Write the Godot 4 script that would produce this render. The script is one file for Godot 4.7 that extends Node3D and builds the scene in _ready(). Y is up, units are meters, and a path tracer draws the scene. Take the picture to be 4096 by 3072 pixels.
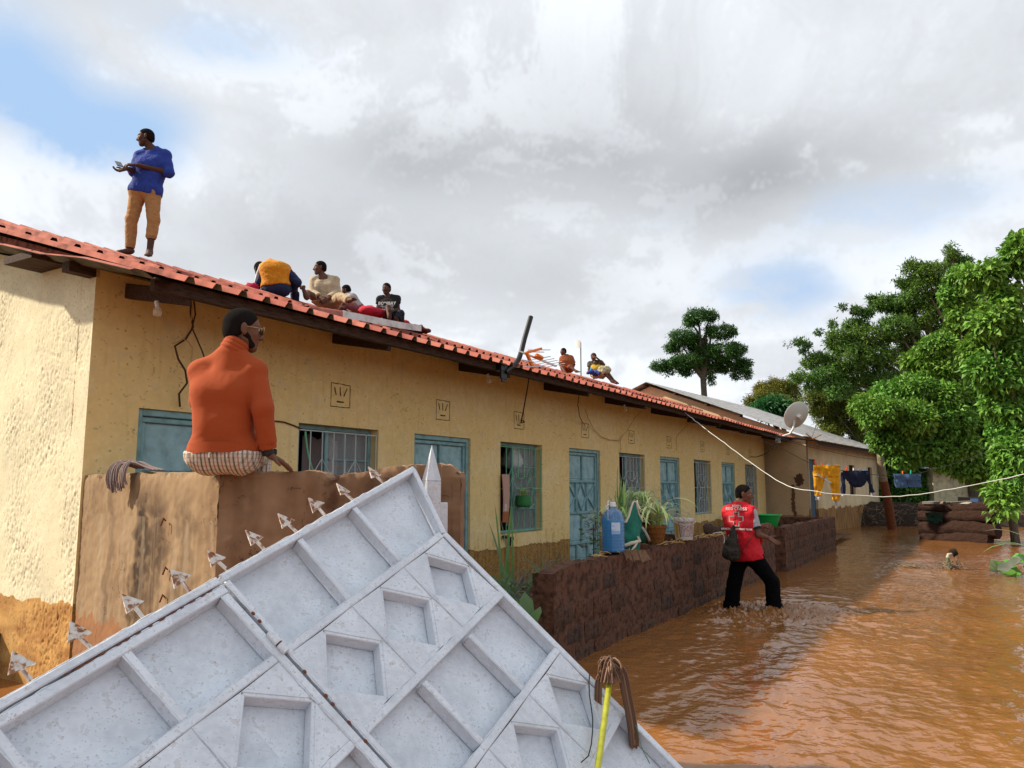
extends Node3D
# A flooded yard beside a long yellow row house. Metres; X runs along the house front away from the camera, Y up, Z out of the front.

var M := {}
var T := {}
var taken := {}
var rng := RandomNumberGenerator.new()
const LOOK := -1.0328   # turn that makes a thing's own +Z face back along the view

class MB:
	var v := PackedVector3Array()
	var n := PackedVector3Array()
	var uv := PackedVector2Array()
	var col := PackedColorArray()
	var ix := PackedInt32Array()
	var uvf: Callable
	func tri(a: Vector3, b: Vector3, c: Vector3) -> void:
		var q := (b - a).cross(c - a).normalized()
		var s := v.size()
		v.append(a); v.append(b); v.append(c)
		n.append(q); n.append(q); n.append(q)
		ix.append(s); ix.append(s + 2); ix.append(s + 1)
	func quad(a: Vector3, b: Vector3, c: Vector3, d: Vector3) -> void:
		var q := (c - a).cross(d - b).normalized()
		var s := v.size()
		v.append(a); v.append(b); v.append(c); v.append(d)
		n.append(q); n.append(q); n.append(q); n.append(q)
		ix.append(s); ix.append(s + 2); ix.append(s + 1)
		ix.append(s); ix.append(s + 3); ix.append(s + 2)
	func box(c: Vector3, s: Vector3, b := Basis(), bev := 0.0) -> void:
		var h := s * 0.5
		if bev <= 0.0:
			var p := []
			for i in 8:
				p.append(c + b * Vector3(h.x * (1 if i & 1 else -1), h.y * (1 if i & 2 else -1), h.z * (1 if i & 4 else -1)))
			quad(p[4], p[5], p[7], p[6]); quad(p[1], p[0], p[2], p[3]); quad(p[5], p[1], p[3], p[7])
			quad(p[0], p[4], p[6], p[2]); quad(p[6], p[7], p[3], p[2]); quad(p[0], p[1], p[5], p[4])
			return
		var e := minf(bev, minf(h.x, minf(h.y, h.z)) * 0.9)
		var P := func(sx, sy, sz, ax):
			return c + b * Vector3(sx * (h.x - (0.0 if ax == 0 else e)), sy * (h.y - (0.0 if ax == 1 else e)), sz * (h.z - (0.0 if ax == 2 else e)))
		for s1 in [-1, 1]:
			oquad(c, [P.call(s1, -1, 1, 0), P.call(s1, -1, -1, 0), P.call(s1, 1, -1, 0), P.call(s1, 1, 1, 0)])
			oquad(c, [P.call(-1, s1, 1, 1), P.call(1, s1, 1, 1), P.call(1, s1, -1, 1), P.call(-1, s1, -1, 1)])
			oquad(c, [P.call(-1, -1, s1, 2), P.call(1, -1, s1, 2), P.call(1, 1, s1, 2), P.call(-1, 1, s1, 2)])
			for s2 in [-1, 1]:
				oquad(c, [P.call(s1, s2, 1, 0), P.call(s1, s2, -1, 0), P.call(s1, s2, -1, 1), P.call(s1, s2, 1, 1)])
				oquad(c, [P.call(1, s1, s2, 1), P.call(-1, s1, s2, 1), P.call(-1, s1, s2, 2), P.call(1, s1, s2, 2)])
				oquad(c, [P.call(s2, 1, s1, 2), P.call(s2, -1, s1, 2), P.call(s2, -1, s1, 0), P.call(s2, 1, s1, 0)])
				for s3 in [-1, 1]:
					if s1 * s2 * s3 > 0: tri(P.call(s1, s2, s3, 0), P.call(s1, s2, s3, 1), P.call(s1, s2, s3, 2))
					else: tri(P.call(s1, s2, s3, 0), P.call(s1, s2, s3, 2), P.call(s1, s2, s3, 1))
	func oquad(c: Vector3, q: Array) -> void:
		if (q[2] - q[0]).cross(q[3] - q[1]).dot(q[0] + q[1] + q[2] + q[3] - 4.0 * c) < 0.0: q.reverse()
		quad(q[0], q[1], q[2], q[3])
	func bar(a: Vector3, b: Vector3, w: float, t: float, up := Vector3.UP, bev := 0.0) -> void:
		var d := (b - a).normalized()
		var s := up.cross(d)
		if s.length() < 0.01: s = Vector3.RIGHT.cross(d)
		s = s.normalized()
		var u := d.cross(s).normalized()
		box((a + b) * 0.5, Vector3(w, t, a.distance_to(b)), Basis(s, u, d), bev)
	func tube(pts: Array, r, sides := 8, caps := true) -> void:
		var m := pts.size()
		var s0 := v.size()
		var ref := Vector3.UP
		var side := Vector3.ZERO
		for i in m:
			var p: Vector3 = pts[i]
			var d: Vector3 = (pts[mini(i + 1, m - 1)] - pts[maxi(i - 1, 0)])
			d = d.normalized() if d.length() > 1e-7 else Vector3.UP
			if side == Vector3.ZERO:
				side = d.cross(Vector3.RIGHT if absf(d.y) > 0.9 else ref).normalized()
			side = (side - d * side.dot(d)).normalized()
			var u := d.cross(side)
			var rr: float = r[i] if r is Array else r
			for j in sides:
				var a := TAU * j / sides
				var q := side * cos(a) + u * sin(a)
				v.append(p + q * rr); n.append(q)
		for i in m - 1:
			for j in sides:
				var a := s0 + i * sides + j
				var b := s0 + i * sides + (j + 1) % sides
				var c := b + sides
				var e := a + sides
				ix.append(a); ix.append(c); ix.append(b); ix.append(a); ix.append(e); ix.append(c)
		if caps:
			for k in [0, m - 1]:
				var s := v.size()
				var d2: Vector3 = (pts[1] - pts[0]) if k else (pts[0] - pts[1])
				if k: d2 = pts[m - 1] - pts[m - 2]
				d2 = d2.normalized()
				v.append(pts[k]); n.append(d2)
				for j in sides:
					v.append(v[s0 + k * sides + j]); n.append(d2)
				for j in sides:
					ix.append(s); ix.append(s + 1 + (j if k == 0 else (j + 1) % sides)); ix.append(s + 1 + ((j + 1) % sides if k == 0 else j))
	func lathe(prof: Array, segs := 16, o := Vector3.ZERO, b := Basis()) -> void:
		var m := prof.size()
		grid(segs + 1, m, func(i: int, j: int): return o + b * Vector3(prof[j].x * cos(TAU * i / segs), prof[j].y, -prof[j].x * sin(TAU * i / segs)), true)
	# smooth sheet of nu x nv points; front face is u x v
	func grid(nu: int, nv: int, f: Callable, close_u := false) -> void:
		var s0 := v.size()
		var pts := PackedVector3Array()
		for j in nv:
			for i in nu:
				pts.append(f.call(i, j))
		var nn := PackedVector3Array()
		nn.resize(pts.size())
		for j in nv - 1:
			for i in nu - 1:
				var a := j * nu + i
				var q := (pts[a + nu + 1] - pts[a]).cross(pts[a + nu] - pts[a + 1])
				nn[a] += q; nn[a + 1] += q; nn[a + nu] += q; nn[a + nu + 1] += q
		if close_u:
			for j in nv:
				var q := nn[j * nu] + nn[j * nu + nu - 1]
				nn[j * nu] = q; nn[j * nu + nu - 1] = q
		for k in pts.size():
			v.append(pts[k]); n.append(nn[k].normalized() if nn[k].length() > 1e-12 else Vector3.UP)
		for j in nv - 1:
			for i in nu - 1:
				var a := s0 + j * nu + i
				ix.append(a); ix.append(a + nu + 1); ix.append(a + 1); ix.append(a); ix.append(a + nu); ix.append(a + nu + 1)
	# sheet with both faces and closed edges, t thick along its normal
	func slab(nu: int, nv: int, f: Callable, t: float) -> void:
		var s0 := v.size()
		grid(nu, nv, f)
		var c := nu * nv
		var s1 := v.size()
		for k in c:
			v.append(v[s0 + k] - n[s0 + k] * t); n.append(-n[s0 + k])
		for j in nv - 1:
			for i in nu - 1:
				var a := s1 + j * nu + i
				ix.append(a); ix.append(a + 1); ix.append(a + nu + 1); ix.append(a); ix.append(a + nu + 1); ix.append(a + nu)
		var rim := []
		for i in nu: rim.append(i)
		for j in range(1, nv): rim.append(j * nu + nu - 1)
		for i in range(nu - 2, -1, -1): rim.append((nv - 1) * nu + i)
		for j in range(nv - 2, 0, -1): rim.append(j * nu)
		for k in rim.size():
			var a: int = rim[k]
			var b: int = rim[(k + 1) % rim.size()]
			quad(v[s0 + a], v[s1 + a], v[s1 + b], v[s0 + b])
	func prism(poly: Array, depth: float, o := Vector3.ZERO, b := Basis()) -> void:
		var p2 := PackedVector2Array(poly)
		if Geometry2D.is_polygon_clockwise(p2): p2.reverse()
		var t := Geometry2D.triangulate_polygon(p2)
		var z := Vector3(0, 0, depth)
		for k in range(0, t.size(), 3):
			var a := p2[t[k]]; var c := p2[t[k + 1]]; var e := p2[t[k + 2]]
			if (c - a).cross(e - a) < 0.0:
				var w := c; c = e; e = w
			tri(o + b * (Vector3(a.x, a.y, 0) + z), o + b * (Vector3(c.x, c.y, 0) + z), o + b * (Vector3(e.x, e.y, 0) + z))
			tri(o + b * Vector3(a.x, a.y, 0), o + b * Vector3(e.x, e.y, 0), o + b * Vector3(c.x, c.y, 0))
		for k in p2.size():
			var a := p2[k]; var c := p2[(k + 1) % p2.size()]
			quad(o + b * Vector3(a.x, a.y, 0), o + b * Vector3(c.x, c.y, 0), o + b * (Vector3(c.x, c.y, 0) + z), o + b * (Vector3(a.x, a.y, 0) + z))
	func ball(c: Vector3, r: Vector3, b := Basis(), segs := 12) -> void:
		var prof := []
		var m := segs / 2 + 1
		grid(segs + 1, m, func(i: int, j: int):
			var a := -PI / 2 + PI * j / (m - 1)
			return c + b * (r * Vector3(cos(a) * cos(TAU * i / segs), sin(a), -cos(a) * sin(TAU * i / segs))), true)
	func paint(c: Color) -> void:
		while col.size() < v.size(): col.append(c)
	func mesh() -> ArrayMesh:
		var a := []
		a.resize(Mesh.ARRAY_MAX)
		a[Mesh.ARRAY_VERTEX] = v
		a[Mesh.ARRAY_NORMAL] = n
		if uvf.is_valid():
			for k in v.size(): uv.append(uvf.call(v[k], n[k]))
		if uv.size() == v.size(): a[Mesh.ARRAY_TEX_UV] = uv
		if col.size() == v.size(): a[Mesh.ARRAY_COLOR] = col
		a[Mesh.ARRAY_INDEX] = ix
		var m := ArrayMesh.new()
		m.add_surface_from_arrays(Mesh.PRIMITIVE_TRIANGLES, a)
		return m

func numbered(called: String) -> String:
	if not taken.has(called):
		taken[called] = 0
		return called
	taken[called] += 1
	return "%s_%03d" % [called, taken[called]]

func tag(o: Node3D, label: String, category: String, group := "") -> Node3D:
	o.set_meta("label", label)
	o.set_meta("category", category)
	if group: o.set_meta("group", group)
	return o

func thing(called: String, label: String, category: String, at := Vector3.ZERO, turn := 0.0, group := "") -> Node3D:
	var o := Node3D.new()
	o.name = numbered(called)
	add_child(o)
	o.position = at
	o.rotation.y = turn
	return tag(o, label, category, group)

func part(called: String, m, mat: Material, parent: Node = null) -> MeshInstance3D:
	var o := MeshInstance3D.new()
	o.mesh = m.mesh() if m is MB else m
	o.material_override = mat
	if parent == null:
		o.name = numbered(called)
		add_child(o)
	else:
		o.name = called
		parent.add_child(o, true)
	return o

func struct(called: String, m, mat: Material) -> MeshInstance3D:
	var o := part(called, m, mat)
	o.set_meta("kind", "structure")
	return o

func lin(r: float, g: float, b: float) -> Color:
	return Color(r, g, b).linear_to_srgb()

func noise(freq: float, oct := 4, sd := 1, kind := FastNoiseLite.TYPE_SIMPLEX_SMOOTH) -> FastNoiseLite:
	var f := FastNoiseLite.new()
	f.noise_type = kind
	f.frequency = freq
	f.seed = sd
	f.fractal_octaves = oct
	return f

func creases(freq: float, sd: int) -> FastNoiseLite:
	var f := noise(freq, 3, sd)
	f.fractal_type = FastNoiseLite.FRACTAL_RIDGED
	return f

func ntex(freq: float, oct: int, stops: Array, sd := 1, size := 512, kind := FastNoiseLite.TYPE_SIMPLEX_SMOOTH) -> NoiseTexture2D:
	var t := NoiseTexture2D.new()
	t.width = size
	t.height = size
	t.seamless = true
	t.noise = noise(freq, oct, sd, kind)
	var g := Gradient.new()
	var off := PackedFloat32Array()
	var cl := PackedColorArray()
	for s in stops:
		off.append(s[0])
		cl.append(s[1] if s[1] is Color else Color(s[1], s[1], s[1]))
	g.offsets = off
	g.colors = cl
	t.color_ramp = g
	return t

func btex(freq: float, oct: int, strength := 6.0, sd := 1, size := 512, kind := FastNoiseLite.TYPE_SIMPLEX_SMOOTH) -> NoiseTexture2D:
	var t := NoiseTexture2D.new()
	t.width = size
	t.height = size
	t.seamless = true
	t.as_normal_map = true
	t.bump_strength = strength
	t.noise = noise(freq, oct, sd, kind)
	return t

# c is a linear base colour; tex a tint texture laid on three planes, per metre
func mat(called: String, c: Color, rough := 0.8, o := {}) -> StandardMaterial3D:
	var m := StandardMaterial3D.new()
	m.resource_name = called
	m.albedo_color = c.linear_to_srgb()
	m.roughness = rough
	m.metallic = o.get("metal", 0.0)
	m.metallic_specular = o.get("spec", 0.4)
	if o.has("tex"): m.albedo_texture = o.tex
	if o.has("rtex"): m.roughness_texture = o.rtex
	if o.has("nrm"):
		m.normal_enabled = true
		m.normal_texture = o.nrm
		m.normal_scale = o.get("ns", 0.6)
	if o.get("tri", true):
		m.uv1_triplanar = true
		m.uv1_world_triplanar = o.get("world", false)
		var s: float = o.get("scale", 0.6)
		m.uv1_scale = Vector3(s, s, s) if not o.has("scale3") else o.scale3
	if o.has("rim"):
		m.rim_enabled = true
		m.rim = o.rim
		m.rim_tint = 0.6
	if o.has("back"):
		m.backlight_enabled = true
		m.backlight = (o.back as Color).linear_to_srgb()
	if o.get("vcol", false): m.vertex_color_use_as_albedo = true
	M[called] = m
	return m

# computed picture: f(x, y) in 0..1 (y down) gives a linear colour
func picture(w: int, h: int, f: Callable) -> ImageTexture:
	var b := PackedByteArray()
	b.resize(w * h * 3)
	var k := 0
	for y in h:
		for x in w:
			var c: Color = (f.call((x + 0.5) / w, (y + 0.5) / h) as Color).linear_to_srgb()
			b[k] = clampi(int(c.r * 255.0 + 0.5), 0, 255)
			b[k + 1] = clampi(int(c.g * 255.0 + 0.5), 0, 255)
			b[k + 2] = clampi(int(c.b * 255.0 + 0.5), 0, 255)
			k += 3
	return ImageTexture.create_from_image(Image.create_from_data(w, h, false, Image.FORMAT_RGB8, b))

func pmat(called: String, tex: Texture2D, rough := 0.9, o := {}) -> StandardMaterial3D:
	o.tex = tex
	o.tri = false
	return mat(called, Color(1, 1, 1), rough, o)

# ---- bodies: tapered capsules joined by a smooth minimum and meshed as surface nets ----
# bone: [a, b, ra, rb, k]  or with a flat end  [a, b, ra, rb, k, point, outward];  blob: [centre, radii, basis, k]
func nets(mb: MB, prims: Array, h: float, planes := [], shake: FastNoiseLite = null, amp := 0.0) -> void:
	var lo := Vector3(1e9, 1e9, 1e9)
	var hi := -lo
	for p in prims:
		if p[1] is Vector3 and p[2] is Basis:
			var r: float = maxf(p[1].x, maxf(p[1].y, p[1].z))
			lo = lo.min(p[0] - Vector3.ONE * r); hi = hi.max(p[0] + Vector3.ONE * r)
		else:
			lo = lo.min(p[0] - Vector3.ONE * p[2]).min(p[1] - Vector3.ONE * p[3])
			hi = hi.max(p[0] + Vector3.ONE * p[2]).max(p[1] + Vector3.ONE * p[3])
	lo -= Vector3.ONE * h * 3.0
	hi += Vector3.ONE * h * 3.0
	var nx := int((hi.x - lo.x) / h) + 2
	var ny := int((hi.y - lo.y) / h) + 2
	var nz := int((hi.z - lo.z) / h) + 2
	var G := PackedFloat32Array()
	G.resize(nx * ny * nz)
	G.fill(100.0)
	for p in prims:
		var blob: bool = p[2] is Basis
		var k: float = p[3] if blob else p[4]
		var mg := k + 2.5 * h
		var a: Vector3 = p[0]
		var plo: Vector3
		var phi: Vector3
		var inv := Basis()
		var rad := Vector3.ONE
		var ab := Vector3.ZERO
		var ra := 0.0
		var dr := 0.0
		var il := 0.0
		var rmin := 0.0
		var cut := false
		var cp := Vector3.ZERO
		var cd := Vector3.ZERO
		if blob:
			rad = p[1]
			inv = (p[2] as Basis).inverse()
			var r := maxf(rad.x, maxf(rad.y, rad.z))
			rmin = minf(rad.x, minf(rad.y, rad.z))
			plo = a - Vector3.ONE * (r + mg)
			phi = a + Vector3.ONE * (r + mg)
		else:
			var b: Vector3 = p[1]
			ab = b - a
			ra = p[2]
			dr = p[3] - p[2]
			il = 1.0 / maxf(ab.length_squared(), 1e-9)
			plo = (a - Vector3.ONE * ra).min(b - Vector3.ONE * p[3]) - Vector3.ONE * mg
			phi = (a + Vector3.ONE * ra).max(b + Vector3.ONE * p[3]) + Vector3.ONE * mg
			if p.size() > 5:
				cut = true
				cp = p[5]
				cd = p[6]
		var i0 := maxi(0, int((plo.x - lo.x) / h)); var i1 := mini(nx - 1, int((phi.x - lo.x) / h) + 1)
		var j0 := maxi(0, int((plo.y - lo.y) / h)); var j1 := mini(ny - 1, int((phi.y - lo.y) / h) + 1)
		var k0 := maxi(0, int((plo.z - lo.z) / h)); var k1 := mini(nz - 1, int((phi.z - lo.z) / h) + 1)
		for kk in range(k0, k1 + 1):
			for jj in range(j0, j1 + 1):
				var row := (kk * ny + jj) * nx
				var q := Vector3(lo.x + i0 * h, lo.y + jj * h, lo.z + kk * h)
				for ii in range(i0, i1 + 1):
					var d: float
					if blob:
						d = (((inv * (q - a)) / rad).length() - 1.0) * rmin
					else:
						var t := clampf((q - a).dot(ab) * il, 0.0, 1.0)
						d = q.distance_to(a + ab * t) - ra - dr * t
						if cut: d = maxf(d, (q - cp).dot(cd))
					if d < mg:
						var g := G[row + ii]
						if g > 99.0:
							G[row + ii] = d
						else:
							var w := k - absf(g - d)
							G[row + ii] = minf(g, d) if w <= 0.0 else minf(g, d) - w * w / k * 0.25
					q.x += h
	if not planes.is_empty():
		for kk in nz:
			for jj in ny:
				var row := (kk * ny + jj) * nx
				var q := Vector3(lo.x, lo.y + jj * h, lo.z + kk * h)
				for ii in nx:
					var g := G[row + ii]
					if g < 99.0:
						q.x = lo.x + ii * h
						for pl in planes:
							if pl[1] is float: g = maxf(g, pl[1] - q.distance_to(pl[0]))
							else: g = maxf(g, (q - pl[0]).dot(pl[1]))
						G[row + ii] = g
	var id := PackedInt32Array()
	id.resize(nx * ny * nz)
	id.fill(-1)
	var sy := nx
	var sz := nx * ny
	for kk in nz - 1:
		for jj in ny - 1:
			var row := (kk * ny + jj) * nx
			for ii in nx - 1:
				var c := row + ii
				var a0 := G[c]
				if a0 > 3.0 * h or a0 < -3.0 * h: continue
				var a1 := G[c + 1]; var a2 := G[c + sy]; var a3 := G[c + sy + 1]
				var a4 := G[c + sz]; var a5 := G[c + sz + 1]; var a6 := G[c + sz + sy]; var a7 := G[c + sz + sy + 1]
				var neg := int(a0 < 0.0) + int(a1 < 0.0) + int(a2 < 0.0) + int(a3 < 0.0) + int(a4 < 0.0) + int(a5 < 0.0) + int(a6 < 0.0) + int(a7 < 0.0)
				if neg == 0 or neg == 8: continue
				var s := Vector3.ZERO
				var m := 0
				if (a0 < 0.0) != (a1 < 0.0): s += Vector3(a0 / (a0 - a1), 0, 0); m += 1
				if (a2 < 0.0) != (a3 < 0.0): s += Vector3(a2 / (a2 - a3), 1, 0); m += 1
				if (a4 < 0.0) != (a5 < 0.0): s += Vector3(a4 / (a4 - a5), 0, 1); m += 1
				if (a6 < 0.0) != (a7 < 0.0): s += Vector3(a6 / (a6 - a7), 1, 1); m += 1
				if (a0 < 0.0) != (a2 < 0.0): s += Vector3(0, a0 / (a0 - a2), 0); m += 1
				if (a1 < 0.0) != (a3 < 0.0): s += Vector3(1, a1 / (a1 - a3), 0); m += 1
				if (a4 < 0.0) != (a6 < 0.0): s += Vector3(0, a4 / (a4 - a6), 1); m += 1
				if (a5 < 0.0) != (a7 < 0.0): s += Vector3(1, a5 / (a5 - a7), 1); m += 1
				if (a0 < 0.0) != (a4 < 0.0): s += Vector3(0, 0, a0 / (a0 - a4)); m += 1
				if (a1 < 0.0) != (a5 < 0.0): s += Vector3(1, 0, a1 / (a1 - a5)); m += 1
				if (a2 < 0.0) != (a6 < 0.0): s += Vector3(0, 1, a2 / (a2 - a6)); m += 1
				if (a3 < 0.0) != (a7 < 0.0): s += Vector3(1, 1, a3 / (a3 - a7)); m += 1
				s /= m
				var g := Vector3(a1 + a3 + a5 + a7 - a0 - a2 - a4 - a6, a2 + a3 + a6 + a7 - a0 - a1 - a4 - a5, a4 + a5 + a6 + a7 - a0 - a1 - a2 - a3)
				g = g.normalized()
				var P := lo + (Vector3(ii, jj, kk) + s) * h
				id[c] = mb.v.size()
				if shake:
					var w := shake.get_noise_3dv(P)
					P += g * (w * amp)
				mb.v.append(P)
				mb.n.append(g)
	if shake:
		var e := 0.006
		for c in id.size():
			if id[c] >= 0:
				var P := mb.v[id[c]]
				var w := shake.get_noise_3dv(P)
				var gr := Vector3(shake.get_noise_3dv(P + Vector3(e, 0, 0)) - w, shake.get_noise_3dv(P + Vector3(0, e, 0)) - w, shake.get_noise_3dv(P + Vector3(0, 0, e)) - w) / e * amp
				var q := mb.n[id[c]]
				mb.n[id[c]] = (q - (gr - q * gr.dot(q))).normalized()
	for kk in range(1, nz - 1):
		for jj in range(1, ny - 1):
			var row := (kk * ny + jj) * nx
			for ii in range(1, nx - 1):
				var c := row + ii
				if id[c] < 0: continue
				var a0 := G[c]
				var s0 := a0 < 0.0
				if s0 != (G[c + 1] < 0.0): _face(mb, id[c], id[c - sy], id[c - sy - sz], id[c - sz], s0)
				if s0 != (G[c + sy] < 0.0): _face(mb, id[c], id[c - sz], id[c - sz - 1], id[c - 1], s0)
				if s0 != (G[c + sz] < 0.0): _face(mb, id[c], id[c - 1], id[c - 1 - sy], id[c - sy], s0)

func _face(mb: MB, a: int, b: int, c: int, d: int, flip: bool) -> void:
	if a < 0 or b < 0 or c < 0 or d < 0: return
	if (mb.v[c] - mb.v[a]).cross(mb.v[d] - mb.v[b]).dot(mb.n[a] + mb.n[c]) > 0.0:
		var t := b; b = d; d = t
	mb.ix.append(a); mb.ix.append(b); mb.ix.append(c)
	mb.ix.append(a); mb.ix.append(c); mb.ix.append(d)

func _ready() -> void:
	rng.seed = 7
	# ---- camera, sky, sun, exposure ----
	var cam := Camera3D.new()
	cam.name = "camera"
	cam.fov = 52.556
	cam.near = 0.05
	cam.far = 600.0
	add_child(cam)
	cam.look_at_from_position(Vector3(0, 1.55, 6.0), Vector3(0, 1.55, 6.0) + Vector3(0.85142, 0.13014, -0.50806))
	cam.current = true
	var env := Environment.new()
	env.background_mode = Environment.BG_SKY
	env.sky = Sky.new()
	env.sky.sky_material = make_sky()
	env.background_energy_multiplier = 0.60
	env.tonemap_mode = Environment.TONE_MAPPER_LINEAR
	env.tonemap_exposure = 1.8
	env.sdfgi_enabled = true
	env.ssao_enabled = true
	env.ssil_enabled = true
	var we := WorldEnvironment.new()
	we.name = "environment"
	we.environment = env
	add_child(we)
	var sun := DirectionalLight3D.new()
	sun.name = "sun"
	sun.light_energy = 1.22
	sun.light_color = Color(1.0, 0.95, 0.86)
	sun.light_angular_distance = 1.6
	sun.shadow_enabled = true
	add_child(sun)
	sun.look_at_from_position(Vector3.ZERO, Vector3(0.574, -1.0, 1.155))
	# ---- the place ----
	materials()
	ground_and_water()
	row_house()
	boundary_wall()
	gate()
	low_walls()
	far_house()
	trees()
	wall_top_things()
	yard_plants()
	roof_things()
	wires_and_washing()
	far_things()
	people()

func make_sky() -> PanoramaSkyMaterial:
	var w := 2048
	var h := 1024
	var b := PackedByteArray()
	var n1 := noise(0.55, 6, 11)
	var n2 := noise(1.3, 6, 5)
	var n3 := noise(2.6, 6, 23)
	n3.domain_warp_enabled = true
	n3.domain_warp_amplitude = 0.35
	n3.domain_warp_frequency = 1.4
	var fx := 0.85924
	var fz := -0.51157
	# soft breaks and thick parts in the cloud: azimuth (right of the view), elevation, widths in degrees, strength
	var holes := [[-27.5, 24.3, 5.0, 2.6, 1.0], [-34.0, 26.5, 3.5, 3.2, 0.9], [19.5, 13.2, 4.0, 2.0, 0.75], [28.0, 17.5, 6.0, 2.2, 0.45], [10.5, 18.0, 6.0, 1.5, 0.12], [-22.0, 31.0, 8.0, 2.0, 0.4], [60.0, 30.0, 14.0, 6.0, 0.7], [-80.0, 35.0, 16.0, 8.0, 0.8], [150.0, 40.0, 30.0, 9.0, 0.8]]
	var thick := [[19.0, 20.0, 9.0, 3.6, 0.95], [5.0, 23.0, 9.0, 4.0, 0.85], [-8.5, 23.5, 7.0, 3.6, 0.75], [4.0, 29.0, 8.0, 3.0, 0.25], [-14.0, 16.5, 10.0, 3.6, 0.6], [3.0, 14.5, 9.0, 2.6, 0.45], [-34.0, 33.0, 8.0, 3.0, 0.45], [-110.0, 30.0, 26.0, 9.0, 0.8], [100.0, 28.0, 24.0, 8.0, 0.8], [-170.0, 25.0, 24.0, 8.0, 0.7]]
	var paint_px := func(bb: PackedByteArray, ww: int, hh: int, x0: int, x1: int, y0: int, y1: int) -> PackedByteArray:
		for y in range(y0, y1):
			var el := PI * (0.5 - (y + 0.5) / hh)
			var se := sin(el)
			var ce := cos(el)
			var k := (y * ww + x0) * 3
			for x in range(x0, x1):
				if el < -0.06:
					bb[k] = 120; bb[k + 1] = 100; bb[k + 2] = 82
					k += 3
					continue
				var az := TAU * (x + 0.5) / ww
				var dx := sin(az) * ce
				var dz := -cos(az) * ce
				var sc := 1.0 / (maxf(se, 0.0) + 0.28)
				var p := Vector3(dx * sc, se * 0.6, dz * sc)
				var c1 := n1.get_noise_3dv(p)
				var c2 := n2.get_noise_3dv(p + Vector3(3, 0, 9))
				var c3 := n3.get_noise_3dv(p)
				var ra := rad_to_deg(atan2(dx * -fz + dz * fx, dx * fx + dz * fz)) + c2 * 5.0 + c3 * 1.5
				var re := rad_to_deg(el) + c1 * 2.5 + c3 * 1.5
				var hole := 0.0
				for g: Array in holes:
					var u: float = (ra - g[0]) / g[2]
					var v: float = (re - g[1]) / g[3]
					var e := u * u + v * v
					if e < 6.0: hole += g[4] * exp(-e)
				var dark := 0.0
				for g: Array in thick:
					var u: float = (ra - g[0]) / g[2]
					var v: float = (re - g[1]) / g[3]
					var e := u * u + v * v
					if e < 6.0: dark += g[4] * exp(-e)
				hole = clampf(hole * 1.25 - 0.1 + c3 * 0.5 + c2 * 0.25, 0.0, 1.0) * clampf(hole * 3.0, 0.0, 1.0)
				dark = clampf(dark * (0.85 + c2 * 0.8 + c3 * 0.5) + c1 * 0.12, 0.0, 1.0)
				var puff := smoothstep(0.02, 0.22, c3 + c2 * 0.3)
				var lum := clampf(0.84 + c2 * 0.16 + c3 * 0.16 + puff * 0.06 - dark * (0.42 - 0.06 * puff), 0.30, 1.0)
				bb[k] = int(clampf(pow(lerpf(lum * 0.935, 0.42, hole), 0.4545), 0, 1) * 255.0)
				bb[k + 1] = int(clampf(pow(lerpf(lum * 0.975, 0.60, hole), 0.4545), 0, 1) * 255.0)
				bb[k + 2] = int(clampf(pow(lerpf(lum * 1.03, 0.86, hole), 0.4545), 0, 1) * 255.0)
				k += 3
		return bb
	# the whole dome coarsely, then the same clouds again in more detail over a third of it
	b.resize(512 * 256 * 3)
	var im := Image.create_from_data(512, 256, false, Image.FORMAT_RGB8, paint_px.call(b, 512, 256, 0, 512, 0, 256))
	im.resize(w, h, Image.INTERPOLATE_CUBIC)
	b = paint_px.call(im.get_data(), w, h, 90, 590, 270, 530)
	var s := PanoramaSkyMaterial.new()
	s.panorama = ImageTexture.create_from_image(Image.create_from_data(w, h, false, Image.FORMAT_RGB8, b))
	return s

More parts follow.
